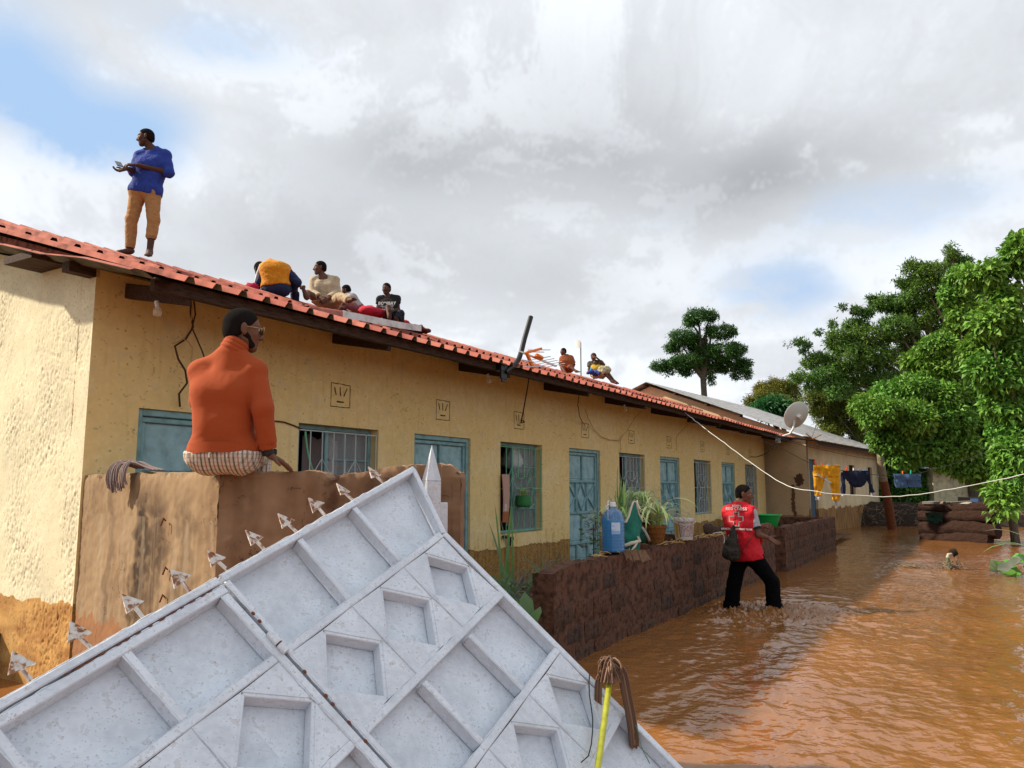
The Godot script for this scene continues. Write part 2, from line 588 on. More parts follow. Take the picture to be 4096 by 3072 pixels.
func materials() -> void:
	T.mottle = ntex(0.012, 5, [[0.0, 0.72], [0.5, 0.92], [1.0, 1.0]], 3)
	T.rough = btex(0.03, 5, 7.0, 8)
	T.fine = btex(0.09, 4, 5.0, 4)
	T.grime = ntex(0.02, 6, [[0.0, 0.35], [0.38, 0.8], [0.6, 0.97], [1.0, 1.0]], 9)
	T.cloth = ntex(0.05, 4, [[0.0, 0.8], [1.0, 1.0]], 12)
	T.weave = btex(0.2, 2, 3.0, 31)
	T.wood = ntex(0.02, 5, [[0.0, 0.5], [0.5, 0.85], [1.0, 1.0]], 17)
	T.pit = btex(0.018, 5, 12.0, 21, 1024)
	T.rust = ntex(0.03, 5, [[0.0, Color(0.42, 0.20, 0.10)], [0.36, Color(0.60, 0.36, 0.22)], [0.50, Color(0.88, 0.84, 0.80)], [1.0, Color(0.97, 0.97, 0.96)]], 6)
	mat("roof_red", Color(0.46, 0.155, 0.12), 0.55, {tex = T.grime, scale = 0.5, spec = 0.4})
	mat("roof_under", Color(0.20, 0.19, 0.16), 0.6, {tex = T.mottle, scale = 0.8})
	mat("timber_dark", Color(0.085, 0.045, 0.030), 0.85, {tex = T.wood, scale3 = Vector3(0.6, 3.0, 3.0), nrm = T.rough, ns = 0.4})
	mat("door_blue", Color(0.34, 0.54, 0.57), 0.5, {tex = T.mottle, scale = 0.7, nrm = T.fine, ns = 0.12})
	mat("frame_teal", Color(0.25, 0.44, 0.45), 0.5, {tex = T.mottle, scale = 0.9})
	mat("grille_white", Color(0.48, 0.53, 0.52), 0.5)
	mat("grille_green", Color(0.16, 0.44, 0.24), 0.5)
	mat("gate_paint", Color(0.70, 0.74, 0.80), 0.42, {tex = T.gatedirt if T.has("gatedirt") else T.mottle, scale = 0.9, nrm = T.fine, ns = 0.12, spec = 0.45})
	mat("rusty_paint", Color(0.8, 0.8, 0.8), 0.7, {tex = T.rust, scale = 3.0})
	mat("rust", Color(0.16, 0.05, 0.025), 0.9)
	mat("black_metal", Color(0.012, 0.012, 0.014), 0.4)
	mat("cable_brown", Color(0.06, 0.025, 0.012), 0.7)
	mat("twine", Color(0.45, 0.28, 0.11), 0.95)
	mat("wire_white", Color(0.6, 0.6, 0.57), 0.7)
	mat("wire_dark", Color(0.03, 0.03, 0.03), 0.6)
	mat("white_plastic", Color(0.72, 0.72, 0.70), 0.4)
	mat("orange_plastic", Color(0.80, 0.20, 0.02), 0.4)
	mat("alu", Color(0.62, 0.63, 0.65), 0.35, {metal = 0.7})
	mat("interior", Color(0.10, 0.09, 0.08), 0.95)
	mat("stem", Color(0.09, 0.07, 0.035), 0.9)

func ground_and_water() -> void:
	var g := MB.new()
	g.quad(Vector3(-60, -0.55, 130), Vector3(240, -0.55, 130), Vector3(240, -0.55, -160), Vector3(-60, -0.55, -160))
	struct("ground", g, mat("soil", Color(0.16, 0.07, 0.035), 0.95, {tex = T.grime, scale = 0.2, world = true}))
	# dry land behind the houses and beyond the yard
	var b := MB.new()
	b.box(Vector3(70, -0.1, -42), Vector3(200, 0.9, 82))
	b.box(Vector3(100, -0.13, 20), Vector3(112, 0.86, 60))
	struct("land", b, mat("earth", Color(0.13, 0.10, 0.04), 0.95, {tex = T.grime, scale = 0.15, world = true}))
	# muddy flood water: real ripples, finer near the camera
	var f1 := noise(0.42, 3, 41)
	var f2 := noise(1.5, 3, 42)
	var f3 := noise(4.2, 2, 43)
	var w := MB.new()
	var wave := func(x: float, z: float) -> float:
		var d := maxf(0.0, Vector2(x, z - 6.0).length() - 4.0)
		var calm := 1.0 / (1.0 + d * 0.05)
		var a := f1.get_noise_2d(x * 0.55, z * 1.1) * 0.020 + f2.get_noise_2d(x * 0.6 + z * 0.3, z * 1.5) * 0.017 * calm
		a += f3.get_noise_2d(x * 0.7, z * 1.3) * 0.0068 * calm
		# rings spreading from the wading legs
		for o in [Vector2(9.95, 3.55), Vector2(10.35, 3.75)]:
			var r := Vector2(x, z).distance_to(o)
			if r < 3.2:
				a += 0.020 * sin(r * 12.0 + f2.get_noise_2d(x, z) * 4.0) * exp(-r * 1.0)
				a += absf(f3.get_noise_2d(x * 3.0, z * 3.0)) * 0.075 * exp(-r * r * 2.0)
		# eddy behind the standing stick
		var q := Vector2(x, z).distance_to(Vector2(16.6, 5.45))
		if q < 2.0: a += 0.012 * sin(q * 15.0) * exp(-q * 1.3)
		return a
	var add := func(x0: float, x1: float, z0: float, z1: float, st: float, full: bool):
		var nu := int(round((x1 - x0) / st)) + 1
		var nv := int(round((z1 - z0) / st)) + 1
		w.grid(nu, nv, func(i: int, j: int):
			var x := x0 + (x1 - x0) * i / (nu - 1)
			var z := z1 - (z1 - z0) * j / (nv - 1)
			var e := minf(minf(x - 0.0, 30.0 - x), minf(z - 0.2, 11.8 - z)) if full else 0.0
			return Vector3(x, wave.call(x, z) * clampf(e * 1.5, 0.0, 1.0), z))
	add.call(2.0, 14.0, 2.2, 9.2, 0.028, true)
	add.call(14.0, 30.0, 0.2, 11.8, 0.07, true)
	add.call(0.0, 2.0, 0.2, 11.8, 0.2, true)
	add.call(2.0, 14.0, 0.2, 2.2, 0.1, true)
	add.call(2.0, 14.0, 9.2, 11.8, 0.1, true)
	add.call(-40.0, 0.0, -30.0, 60.0, 10.0, false)
	add.call(0.0, 60.0, 11.8, 61.8, 10.0, false)
	add.call(0.0, 60.0, -29.8, 0.2, 10.0, false)
	add.call(30.0, 60.0, 0.2, 11.8, 5.0, false)
	var wm := mat("muddy_water", Color(0.31, 0.128, 0.038), 0.10, {tex = ntex(0.006, 4, [[0.0, 0.82], [1.0, 1.0]], 51), scale = 0.12, world = true, nrm = btex(0.05, 5, 6.0, 52, 1024), ns = 0.18, spec = 0.42})
	struct("water", w, wm)
# front wall pieces with openings cut out, reveals t deep; openings are [x0, x1, y0, y1]
func pierced(mb: MB, x0: float, x1: float, y0: float, y1: float, ops: Array, z: float, t: float) -> void:
	var xs := [x0, x1]
	var ys := [y0, y1]
	for o in ops:
		for k in 2:
			if not xs.has(o[k]): xs.append(o[k])
			if not ys.has(o[k + 2]): ys.append(o[k + 2])
	xs.sort()
	ys.sort()
	for i in xs.size() - 1:
		for j in ys.size() - 1:
			var cx: float = (xs[i] + xs[i + 1]) / 2
			var cy: float = (ys[j] + ys[j + 1]) / 2
			var open := false
			for o in ops:
				if cx > o[0] and cx < o[1] and cy > o[2] and cy < o[3]: open = true
			if open: continue
			mb.quad(Vector3(xs[i], ys[j], z), Vector3(xs[i + 1], ys[j], z), Vector3(xs[i + 1], ys[j + 1], z), Vector3(xs[i], ys[j + 1], z))
			mb.quad(Vector3(xs[i + 1], ys[j], z - t), Vector3(xs[i], ys[j], z - t), Vector3(xs[i], ys[j + 1], z - t), Vector3(xs[i + 1], ys[j + 1], z - t))
	for o in ops:
		var a := Vector3(o[0], o[2], z); var b := Vector3(o[1], o[2], z)
		var c := Vector3(o[1], o[3], z); var d := Vector3(o[0], o[3], z)
		var w := Vector3(0, 0, -t)
		mb.quad(a + w, a, d, d + w)
		mb.quad(b, b + w, c + w, c)
		mb.quad(d, c, c + w, d + w)
		mb.quad(a + w, b + w, b, a)
	mb.quad(Vector3(x0, y1, z), Vector3(x1, y1, z), Vector3(x1, y1, z - t), Vector3(x0, y1, z - t))
	mb.quad(Vector3(x1, y0, z), Vector3(x1, y0, z - t), Vector3(x1, y1, z - t), Vector3(x1, y1, z))

func sheet_mesh(ribs: int, a: Vector2, b: Vector2, top: Color, under: Color) -> ArrayMesh:
	# ribbed steel sheet from (z, y) = a to b, ribs a quarter metre apart
	var prof := [Vector2(0.0, 0.0)]
	for r in ribs:
		var x := 0.25 * r
		prof += [Vector2(x + 0.155, 0.0), Vector2(x + 0.178, 0.046), Vector2(x + 0.227, 0.046), Vector2(x + 0.25, 0.0)]
	prof.append(Vector2(0.25 * ribs + 0.02, 0.0))
	var up := Vector3(0, absf(b.x - a.x), signf(b.x - a.x) * -(b.y - a.y)).normalized()
	var mb := MB.new()
	for side in 2:
		for i in prof.size() - 1:
			var p: Vector2 = prof[i]
			var q: Vector2 = prof[i + 1]
			var t := up * (-0.004 if side else 0.0)
			var p0 := Vector3(p.x, a.y, a.x) + up * p.y + t
			var q0 := Vector3(q.x, a.y, a.x) + up * q.y + t
			var p1 := Vector3(p.x, b.y, b.x) + up * p.y + t
			var q1 := Vector3(q.x, b.y, b.x) + up * q.y + t
			if (b.x < a.x) == (side == 0): mb.quad(p0, q0, q1, p1)
			else: mb.quad(q0, p0, p1, q1)
		mb.paint(under if side else top)
	# cut edge at the low end
	for i in prof.size() - 1:
		var p: Vector2 = prof[i]
		var q: Vector2 = prof[i + 1]
		var p0 := Vector3(p.x, a.y, a.x) + up * p.y
		var q0 := Vector3(q.x, a.y, a.x) + up * q.y
		mb.quad(p0 - up * 0.004, q0 - up * 0.004, q0, p0)
	mb.paint(top)
	return mb.mesh()

const DOORS := [[3.965, 5.22], [7.687, 8.939], [11.96, 13.236], [16.395, 17.693], [21.18, 22.5]]
const WINDOWS := [[5.756, 7.009], [9.725, 11.0], [14.13, 15.482], [18.774, 20.173], [23.672, 25.058]]

func row_house() -> void:
	var h := thing("row_house", "long yellow row house with teal doors and a red ribbed roof", "house", Vector3(3.5, 0, 0))
	h.position = Vector3.ZERO
	# facade
	var ops := []
	for d in DOORS: ops.append([d[0], d[1], -0.5, 2.2])
	for w in WINDOWS: ops.append([w[0], w[1], 0.85, 2.2])
	var f := MB.new()
	pierced(f, 3.52, 26.15, -0.5, 3.3, ops, 0.0, 0.2)
	f.uvf = func(p: Vector3, _n: Vector3): 
		var x := p.x - p.z * 0.3
		return Vector2((x - 3.5) * 0.08 if p.x <= 11.0 else 0.6 + (x - 11.0) * 0.02632, 1.0 - (p.y + 0.1) / 3.5)
	var n1 := noise(0.9, 5, 61)
	var n2 := noise(7.0, 4, 62)
	var n3 := noise(24.0, 2, 63)
	var n4 := noise(2.2, 4, 64)
	var tex := picture(1024, 384, func(u: float, v: float):
		var x: float = 3.5 + u * 12.5 if u < 0.6 else 11.0 + (u - 0.6) * 38.0
		var y: float = (1.0 - v) * 3.5 - 0.1
		var a := n1.get_noise_2d(x, y)
		var b := n2.get_noise_2d(x, y)
		var s := n3.get_noise_2d(x, y)
		var c := Color(0.78, 0.575, 0.255)
		c = c.lerp(Color(0.74, 0.52, 0.21), clampf(0.35 + a * 0.9, 0.0, 1.0) * 0.6)
		c = c.lerp(Color(0.78, 0.65, 0.40), clampf(-a * 0.8 + b * 0.5, 0.0, 1.0) * 0.6)
		c = c * (1.0 + b * 0.09 + s * 0.05)
		# runs of dirty water below the openings and the eave
		var run := n4.get_noise_2d(x * 5.0, y * 0.35)
		if run > 0.3: c = c.lerp(Color(0.36, 0.21, 0.06), clampf((run - 0.3) * 0.7, 0.0, 0.14))
		if s > 0.55 and b > 0.22: c = c.lerp(Color(0.10, 0.06, 0.02), 0.6)
		if absf(n2.get_noise_2d(x * 0.22, y * 0.3 + 40.0)) < 0.006 and a > 0.05: c = c * 0.62
		if n4.get_noise_2d(x * 1.4 + 30.0, y * 1.6) > 0.36: c = c.lerp(Color(0.66, 0.52, 0.30), 0.4)
		# flood mark: mud dried on the lower wall, with an irregular crusted edge
		var tide := 0.665 + n1.get_noise_2d(x * 2.0, 4.0) * 0.05 + n2.get_noise_2d(x, 9.0) * 0.018
		if y < tide:
			var m := Color(0.36, 0.195, 0.045).lerp(Color(0.20, 0.085, 0.025), clampf(0.3 + run * 1.3 + b * 0.9, 0.0, 1.0))
			m = m * (1.0 + s * 0.25)
			if n2.get_noise_2d(x * 2.0, y * 5.0) > 0.22: m = m.lerp(Color(0.07, 0.04, 0.02), 0.55)
			c = c.lerp(m, 0.93)
			if tide - y < 0.014: c = c.lerp(Color(0.17, 0.08, 0.03), 0.7)
		elif y - tide < 0.22 and run > 0.0:
			c = c.lerp(Color(0.42, 0.25, 0.06), clampf(run * 1.4, 0.0, 0.5) * (0.5 + 0.5 * signf(b)))
		return c)
	part("wall", f, pmat("facade_plaster", tex, 0.93), h)
	# gable wall facing the camera, rough cast plaster, mud on its foot
	var g1 := noise(1.3, 4, 71)
	var g2 := noise(9.0, 4, 72)
	var g3 := noise(26.0, 3, 73)
	var gl := MB.new()
	var top := func(z: float) -> float: return 3.02 + 0.252 * (0.95 - z)
	gl.grid(190, 270, func(i: int, j: int):
		var z := -1.75 + 1.75 * i / 189.0
		var y: float = -0.5 + (top.call(z) + 0.5) * j / 269.0
		var rough: float = clampf(0.55 + g1.get_noise_2d(z, y * 0.6) * 1.6, 0.0, 1.0)
		var d: float = g2.get_noise_2d(z * 1.3, y * 1.1) * 0.0035 * rough + maxf(0.0, -g3.get_noise_2d(z * 1.2, y * 1.1) - 0.05) * -0.020 * rough + g1.get_noise_2d(z, y) * 0.007
		if i > 186: d *= (189 - i) / 3.0
		return Vector3(3.52 - d, y, z))
	gl.box(Vector3(3.62, 1.4, -0.88), Vector3(0.16, 3.8, 1.7))
	gl.quad(Vector3(3.52, -0.5, -6.0), Vector3(3.52, -0.5, -1.75), Vector3(3.52, top.call(-1.75), -1.75), Vector3(3.52, top.call(-1.75), -6.0))
	gl.box(Vector3(3.61, 1.4, -3.9), Vector3(0.14, 3.8, 4.2))
	gl.uvf = func(p: Vector3, _n: Vector3): return Vector2(clampf((p.z + 1.75) / 1.75, 0.0, 1.0), 1.0 - (p.y + 0.5) / 4.5)
	var gtex := picture(320, 800, func(u: float, v: float):
		var z: float = -1.75 + u * 1.75
		var y: float = (1.0 - v) * 4.5 - 0.5
		var b := g2.get_noise_2d(z, y)
		var c := Color(0.76, 0.68, 0.47) * (1.0 + g1.get_noise_2d(z, y) * 0.16 + b * 0.08)
		if g3.get_noise_2d(z * 1.6, y) < -0.42: c = c * 0.72
		var tide := 0.65 + g1.get_noise_2d(z * 2.0, 3.0) * 0.05 + g2.get_noise_2d(z, 5.0) * 0.02
		if y < tide:
			c = Color(0.56, 0.31, 0.10).lerp(Color(0.36, 0.16, 0.045), clampf(0.35 + g1.get_noise_2d(z * 1.5, y * 3.0) * 1.3, 0.0, 1.0)) * (1.0 + b * 0.2)
			if absf(g2.get_noise_2d(z * 0.7, y * 0.7)) < 0.018: c = c * 0.55
		return c)
	part("gable_wall", gl, pmat("gable_plaster", gtex, 0.95), h)
	var infill := MB.new()
	infill.prism([Vector2(-0.3, 3.262), Vector2(2.3, 4.05), Vector2(3.2, 4.42), Vector2(3.2, 4.08), Vector2(-0.3, 3.22)], 0.06, Vector3(3.58, 0, 0), Basis(Vector3(0, 0, -1), Vector3.UP, Vector3(1, 0, 0)))
	part("gable_infill", infill, mat("infill_plaster", Color(0.22, 0.085, 0.05), 0.95, {tex = T.grime, scale = 0.8, nrm = T.rough}), h)
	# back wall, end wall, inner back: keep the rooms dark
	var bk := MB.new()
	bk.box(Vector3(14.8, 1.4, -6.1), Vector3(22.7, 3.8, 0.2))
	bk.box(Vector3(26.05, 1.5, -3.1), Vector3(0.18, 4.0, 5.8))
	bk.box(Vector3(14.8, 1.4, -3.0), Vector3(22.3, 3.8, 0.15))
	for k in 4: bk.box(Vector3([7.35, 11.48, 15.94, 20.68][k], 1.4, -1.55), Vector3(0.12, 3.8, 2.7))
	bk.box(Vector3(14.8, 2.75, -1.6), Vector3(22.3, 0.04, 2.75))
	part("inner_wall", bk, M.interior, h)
	# timber under the eave
	var raf := MB.new()
	raf.bar(Vector3(0, 3.19, -0.15), Vector3(0, 3.005, 0.80), 0.055, 0.125, Vector3.UP, 0.006)
	var rafm := raf.mesh()
	for k in 10:
		var r := part("rafter", rafm, M.timber_dark, h)
		r.position = Vector3(3.8 + 2.43 * k, rng.randf_range(-0.01, 0.015), 0)
		if k == 9: r.position.x = 25.9
	for k in 6:
		var p := MB.new()
		var x0 := 3.48 + 3.9 * k
		p.bar(Vector3(x0, 3.055 + rng.randf_range(-0.012, 0.012), 0.80), Vector3(minf(x0 + 3.94, 26.85), 3.06 + rng.randf_range(-0.012, 0.012), 0.805), 0.06, 0.10, Vector3.UP, 0.005)
		part("fascia_board", p, M.timber_dark, h)
	var wp := MB.new()
	wp.box(Vector3(14.85, 3.315, -0.05), Vector3(22.6, 0.06, 0.1))
	part("wall_plate", wp, M.timber_dark, h)
	# roof sheets
	var rs := mat("roof_sheet", Color(1, 1, 1), 0.85, {tex = T.grime, scale = 0.35, vcol = true, spec = 0.2, world = true})
	var tints := [Color(0.50, 0.17, 0.125), Color(0.44, 0.145, 0.11), Color(0.55, 0.20, 0.15)]
	var fronts := []
	var uppers := []
	var backs := []
	for c in tints:
		fronts.append(sheet_mesh(3, Vector2(0.95, 3.08), Vector2(-2.35, 4.103), c, Color(0.21, 0.20, 0.165)))
		uppers.append(sheet_mesh(3, Vector2(-2.15, 4.087), Vector2(-3.32, 4.508), c, Color(0.21, 0.20, 0.165)))
		backs.append(sheet_mesh(3, Vector2(-7.0, 3.12), Vector2(-3.30, 4.495), c, Color(0.21, 0.20, 0.165)))
	for k in 31:
		var s := part("roof_sheet", fronts[(k * 7 + k / 3) % 3], rs, h)
		s.position = Vector3(3.5 + 0.75 * k, rng.randf_range(-0.006, 0.008) + 0.004 * (k % 2), rng.randf_range(-0.02, 0.02))
		s.rotation.z = rng.randf_range(-0.003, 0.003)
	for k in 31:
		var s := part("upper_roof_sheet", uppers[(k * 5 + k / 2) % 3], rs, h)
		s.position = Vector3(3.35 + 0.75 * k, -0.015 + 0.0022 * k + rng.randf_range(-0.006, 0.008) + 0.004 * (k % 2), rng.randf_range(-0.03, 0.03))
		var q := part("back_roof_sheet", backs[(k * 5 + k / 2) % 3], rs, h)
		q.position = Vector3(3.35 + 0.75 * k, -0.015 + 0.0022 * k + 0.004 * (k % 2), 0)
	# verge sheet hanging over the gable
	var vg := MB.new()
	for side in 2:
		var t := -0.004 * side
		var pr := [Vector2(3.20, -0.006), Vector2(3.235, 0.010), Vector2(3.30, 0.012), Vector2(3.40, -0.030), Vector2(3.62, -0.03)]
		for i in 4:
			for j in 8:
				var z0 := 0.95 - 0.6 * j
				var z1 := 0.95 - 0.6 * (j + 1)
				var sag := func(z: float): return 3.085 + 0.25 * (0.95 - z) + 0.012 * sin(z * 5.0) + t
				var q := [Vector3(pr[i].x, sag.call(z0) + pr[i].y, z0), Vector3(pr[i + 1].x, sag.call(z0) + pr[i + 1].y, z0), Vector3(pr[i + 1].x, sag.call(z1) + pr[i + 1].y, z1), Vector3(pr[i].x, sag.call(z1) + pr[i].y, z1)]
				if side: q.reverse()
				vg.quad(q[0], q[1], q[2], q[3])
		vg.paint(Color(0.21, 0.20, 0.165) if side else Color(0.50, 0.17, 0.125))
	part("verge_sheet", vg, rs, h)
	for q in [[3.30, 3.26, -0.05, 0.10, 0.08], [3.22, 3.40, -0.62, 0.42, 0.06]]:
		var pl := MB.new()
		pl.bar(Vector3(q[0], q[1], q[2]), Vector3(3.55, q[1], q[2]), q[3], q[4])
		part("purlin", pl, M.timber_dark, h)
	# doors
	for k in DOORS.size(): house_door(h, DOORS[k][0], DOORS[k][1], k)
	for k in WINDOWS.size(): house_window(h, WINDOWS[k][0], WINDOWS[k][1], k)
	# vents scratched into the plaster
	mat("vent_dirt", Color(0.10, 0.05, 0.018), 0.95)
	var vm := MB.new()
	var crook := noise(9.0, 2, 81)
	var stroke := func(a: Vector2, b: Vector2, w: float):
		var pts := []
		var m := int(a.distance_to(b) / 0.03) + 2
		var rr := []
		for i in m:
			var p := a.lerp(b, float(i) / (m - 1))
			pts.append(Vector3(p.x + crook.get_noise_2dv(p * 4.0) * 0.004, p.y + crook.get_noise_2dv(p * 4.0 + Vector2(7, 7)) * 0.004, 0.0))
			rr.append(w * (1.0 + 0.5 * crook.get_noise_2dv(p * 9.0)))
		vm.tube(pts, rr, 5)
	stroke.call(Vector2(-0.15, -0.13), Vector2(0.15, -0.125), 0.005)
	stroke.call(Vector2(0.15, -0.125), Vector2(0.15, 0.125), 0.005)
	stroke.call(Vector2(0.15, 0.125), Vector2(-0.15, 0.13), 0.005)
	stroke.call(Vector2(-0.15, 0.13), Vector2(-0.15, -0.13), 0.005)
	stroke.call(Vector2(-0.10, 0.085), Vector2(-0.07, 0.0), 0.008)
	stroke.call(Vector2(-0.01, 0.09), Vector2(-0.005, -0.005), 0.009)
	stroke.call(Vector2(0.10, 0.085), Vector2(0.05, -0.005), 0.008)
	stroke.call(Vector2(-0.06, -0.07), Vector2(0.05, -0.07), 0.010)
	var vmesh := vm.mesh()
	for x in [6.36, 8.283, 10.266, 12.605, 14.77, 17.015, 19.49, 21.85, 24.3]:
		var v := part("vent", vmesh, M.vent_dirt, h)
		v.position = Vector3(x, 2.54 + rng.randf_range(-0.006, 0.006), 0.001)
		v.scale = Vector3(1, 1, 0.5)

func house_door(h: Node3D, x0: float, x1: float, k: int) -> void:
	var d := part("door", _door_leaf(x0, x1), M.door_blue, h)
	var fr := MB.new()
	var z := -0.075
	for x in [x0 + 0.03, x1 - 0.03]: fr.box(Vector3(x, 1.0, z + 0.01), Vector3(0.06, 2.4, 0.07), Basis(), 0.006)
	fr.box(Vector3((x0 + x1) / 2, 2.17, z + 0.012), Vector3(x1 - x0 - 0.12, 0.06, 0.07), Basis(), 0.006)
	part("frame", fr, M.frame_teal, d)
	var xs := func(t: float) -> float: return lerpf(x0 + 0.06, x1 - 0.06, t)
	var rails := MB.new()
	for y in [2.11, 1.63, 1.09, 0.567, 0.05]: rails.box(Vector3(xs.call(0.5), y, z), Vector3(x1 - x0 - 0.12, 0.045, 0.05), Basis(), 0.006)
	for c in [[0.0, 0.05, 2.11], [1.0, 0.05, 2.11], [0.5, 1.63, 2.11], [0.29, 1.09, 1.63], [0.66, 1.09, 1.63], [0.47, 0.567, 1.09], [0.29, 0.05, 0.567], [0.66, 0.05, 0.567]]:
		rails.box(Vector3(clampf(xs.call(c[0]), x0 + 0.082, x1 - 0.082), (c[1] + c[2]) / 2, z), Vector3(0.042, c[2] - c[1] - 0.05, 0.046), Basis(), 0.006)
	part("rails", rails, M.frame_teal, d)
	# pressed panels, each a shallow tray with a sloping lower lip
	for c in [[0.0, 0.5, 1.63, 2.11], [0.5, 1.0, 1.63, 2.11], [0.0, 0.47, 0.567, 1.09], [0.47, 1.0, 0.567, 1.09], [0.0, 0.29, 0.05, 0.567], [0.29, 0.66, 0.05, 0.567], [0.66, 1.0, 0.05, 0.567]]:
		var p := MB.new()
		var a: float = xs.call(c[0]) + 0.035
		var b: float = xs.call(c[1]) - 0.035
		p.box(Vector3((a + b) / 2, (c[2] + c[3]) / 2 + 0.012, z - 0.016), Vector3(b - a, c[3] - c[2] - 0.07, 0.016), Basis(), 0.012)
		part("panel", p, M.door_blue, d)
	for c in [[0.0, 0.29, 0], [0.29, 0.66, 1], [0.66, 1.0, 2]]:
		var p := MB.new()
		var a: float = xs.call(c[0]) + 0.03
		var b: float = xs.call(c[1]) - 0.03
		var m := (a + b) / 2
		var zz := z - 0.012
		if c[2] == 1:
			p.bar(Vector3(a, 1.36, zz), Vector3(m, 1.12, zz), 0.012, 0.06, Vector3(0, 0, 1))
			p.bar(Vector3(m, 1.12, zz + 0.002), Vector3(b, 1.36, zz + 0.002), 0.012, 0.06, Vector3(0, 0, 1))
			p.bar(Vector3(a, 1.36, zz + 0.003), Vector3(m, 1.6, zz + 0.003), 0.012, 0.04, Vector3(0, 0, 1))
			p.bar(Vector3(m, 1.6, zz + 0.004), Vector3(b, 1.36, zz + 0.004), 0.012, 0.04, Vector3(0, 0, 1))
		else:
			var e := a if c[2] == 0 else b
			var w := b if c[2] == 0 else a
			p.bar(Vector3(w, 1.36, zz), Vector3(e, 1.12, zz), 0.012, 0.06, Vector3(0, 0, 1))
			p.bar(Vector3(w, 1.36, zz + 0.002), Vector3(e, 1.60, zz + 0.002), 0.012, 0.05, Vector3(0, 0, 1))
		part("brace", p, M.door_blue, d)
	var bolt := MB.new()
	bolt.box(Vector3(x1 - 0.25, 0.78, z + 0.03), Vector3(0.32, 0.022, 0.02))
	bolt.box(Vector3(x1 - 0.14, 0.88, z + 0.035), Vector3(0.02, 0.2, 0.02))
	part("bolt", bolt, mat("bolt_red", Color(0.20, 0.06, 0.06), 0.7) if k == 0 else M.bolt_red, d)

func _door_leaf(x0: float, x1: float) -> MB:
	var b := MB.new()
	b.box(Vector3((x0 + x1) / 2, 1.0, -0.11), Vector3(x1 - x0 - 0.002, 2.398, 0.03))
	return b

func house_window(h: Node3D, x0: float, x1: float, k: int) -> void:
	var w := x1 - x0
	var fr := MB.new()
	for x in [x0 + 0.025, x0 + w * 0.42, x1 - 0.025]: fr.box(Vector3(x, 1.525, -0.13), Vector3(0.05, 1.34, 0.04), Basis(), 0.005)
	for y in [0.875, 2.175]: fr.box(Vector3(x0 + w / 2, y, -0.132), Vector3(w - 0.1, 0.045, 0.038), Basis(), 0.005)
	for y in [1.2, 1.52, 1.84]: fr.box(Vector3(x0 + w * 0.71, y, -0.133), Vector3(w * 0.5, 0.016, 0.03))
	var win := part("window", fr, M.frame_teal, h)
	if k == 0:
		mat("window_glass", Color(0.9, 0.95, 0.95), 0.05, {tri = false, spec = 0.2})
		M.window_glass.transparency = BaseMaterial3D.TRANSPARENCY_ALPHA
		M.window_glass.albedo_color.a = 0.12
	for q in [[x0 + w * 0.44, x1 - 0.05, 0.9, 1.19], [x0 + w * 0.44, x1 - 0.05, 1.21, 1.51], [x0 + w * 0.44, x1 - 0.05, 1.53, 1.83], [x0 + w * 0.44, x1 - 0.05, 1.85, 2.15]]:
		var g := MB.new()
		g.box(Vector3((q[0] + q[1]) / 2, (q[2] + q[3]) / 2, -0.135), Vector3(q[1] - q[0], q[3] - q[2], 0.004))
		part("pane", g, M.window_glass, win)
	var gr := MB.new()
	var r := 0.0075
	var z := -0.02
	var P := func(u: float, y: float) -> Vector3: return Vector3(x0 + 0.02 + u * (w - 0.04), y, z)
	var poly := func(pts: Array):
		var q := []
		for p in pts: q.append(P.call(p[0], p[1]))
		gr.tube(q, r, 6)
	for i in 8:
		var u := i / 7.0
		poly.call([[u, 0.88], [u, 2.13]] if i in [0, 7] else ([[u, 1.62], [u, 2.13]] if i in [2, 5] else [[u, 1.68], [u, 2.13]]))
		if i > 0 and i < 7: poly.call([[u, 0.88], [u, 1.20 if i in [2, 5] else 1.25]])
	for y in [2.13, 0.885]: gr.tube([P.call(0, y) + Vector3(0, 0, 0.006), P.call(1, y) + Vector3(0, 0, 0.006)], r, 6)
	for s in [0, 1]:
		var c := 2.0 / 7.0 if s == 0 else 5.0 / 7.0
		poly.call([[c - 0.13, 1.70], [c - 0.10, 1.68], [c, 1.84], [c + 0.10, 1.68], [c + 0.13, 1.70]])
		poly.call([[c, 1.68], [c - 0.085, 1.51], [c, 1.20], [c + 0.085, 1.51], [c, 1.68]])
		poly.call([[c - 0.14, 1.25], [c - 0.10, 1.27], [c, 1.20], [c + 0.10, 1.27], [c + 0.14, 1.25]])
		poly.call([[0.0 if s == 0 else c + 0.085, 1.51], [c - 0.085 if s == 0 else 1.0, 1.51]])
	poly.call([[2.0 / 7 + 0.085, 1.51], [5.0 / 7 - 0.085, 1.51]])
	poly.call([[0.42, 1.84], [0.42, 1.70], [0.45, 1.66], [0.55, 1.66], [0.58, 1.70], [0.58, 1.84]])
	poly.call([[0.5, 1.66], [0.5, 1.25]])
	part("grille", gr, M.grille_green if k == 1 else M.grille_white, win)
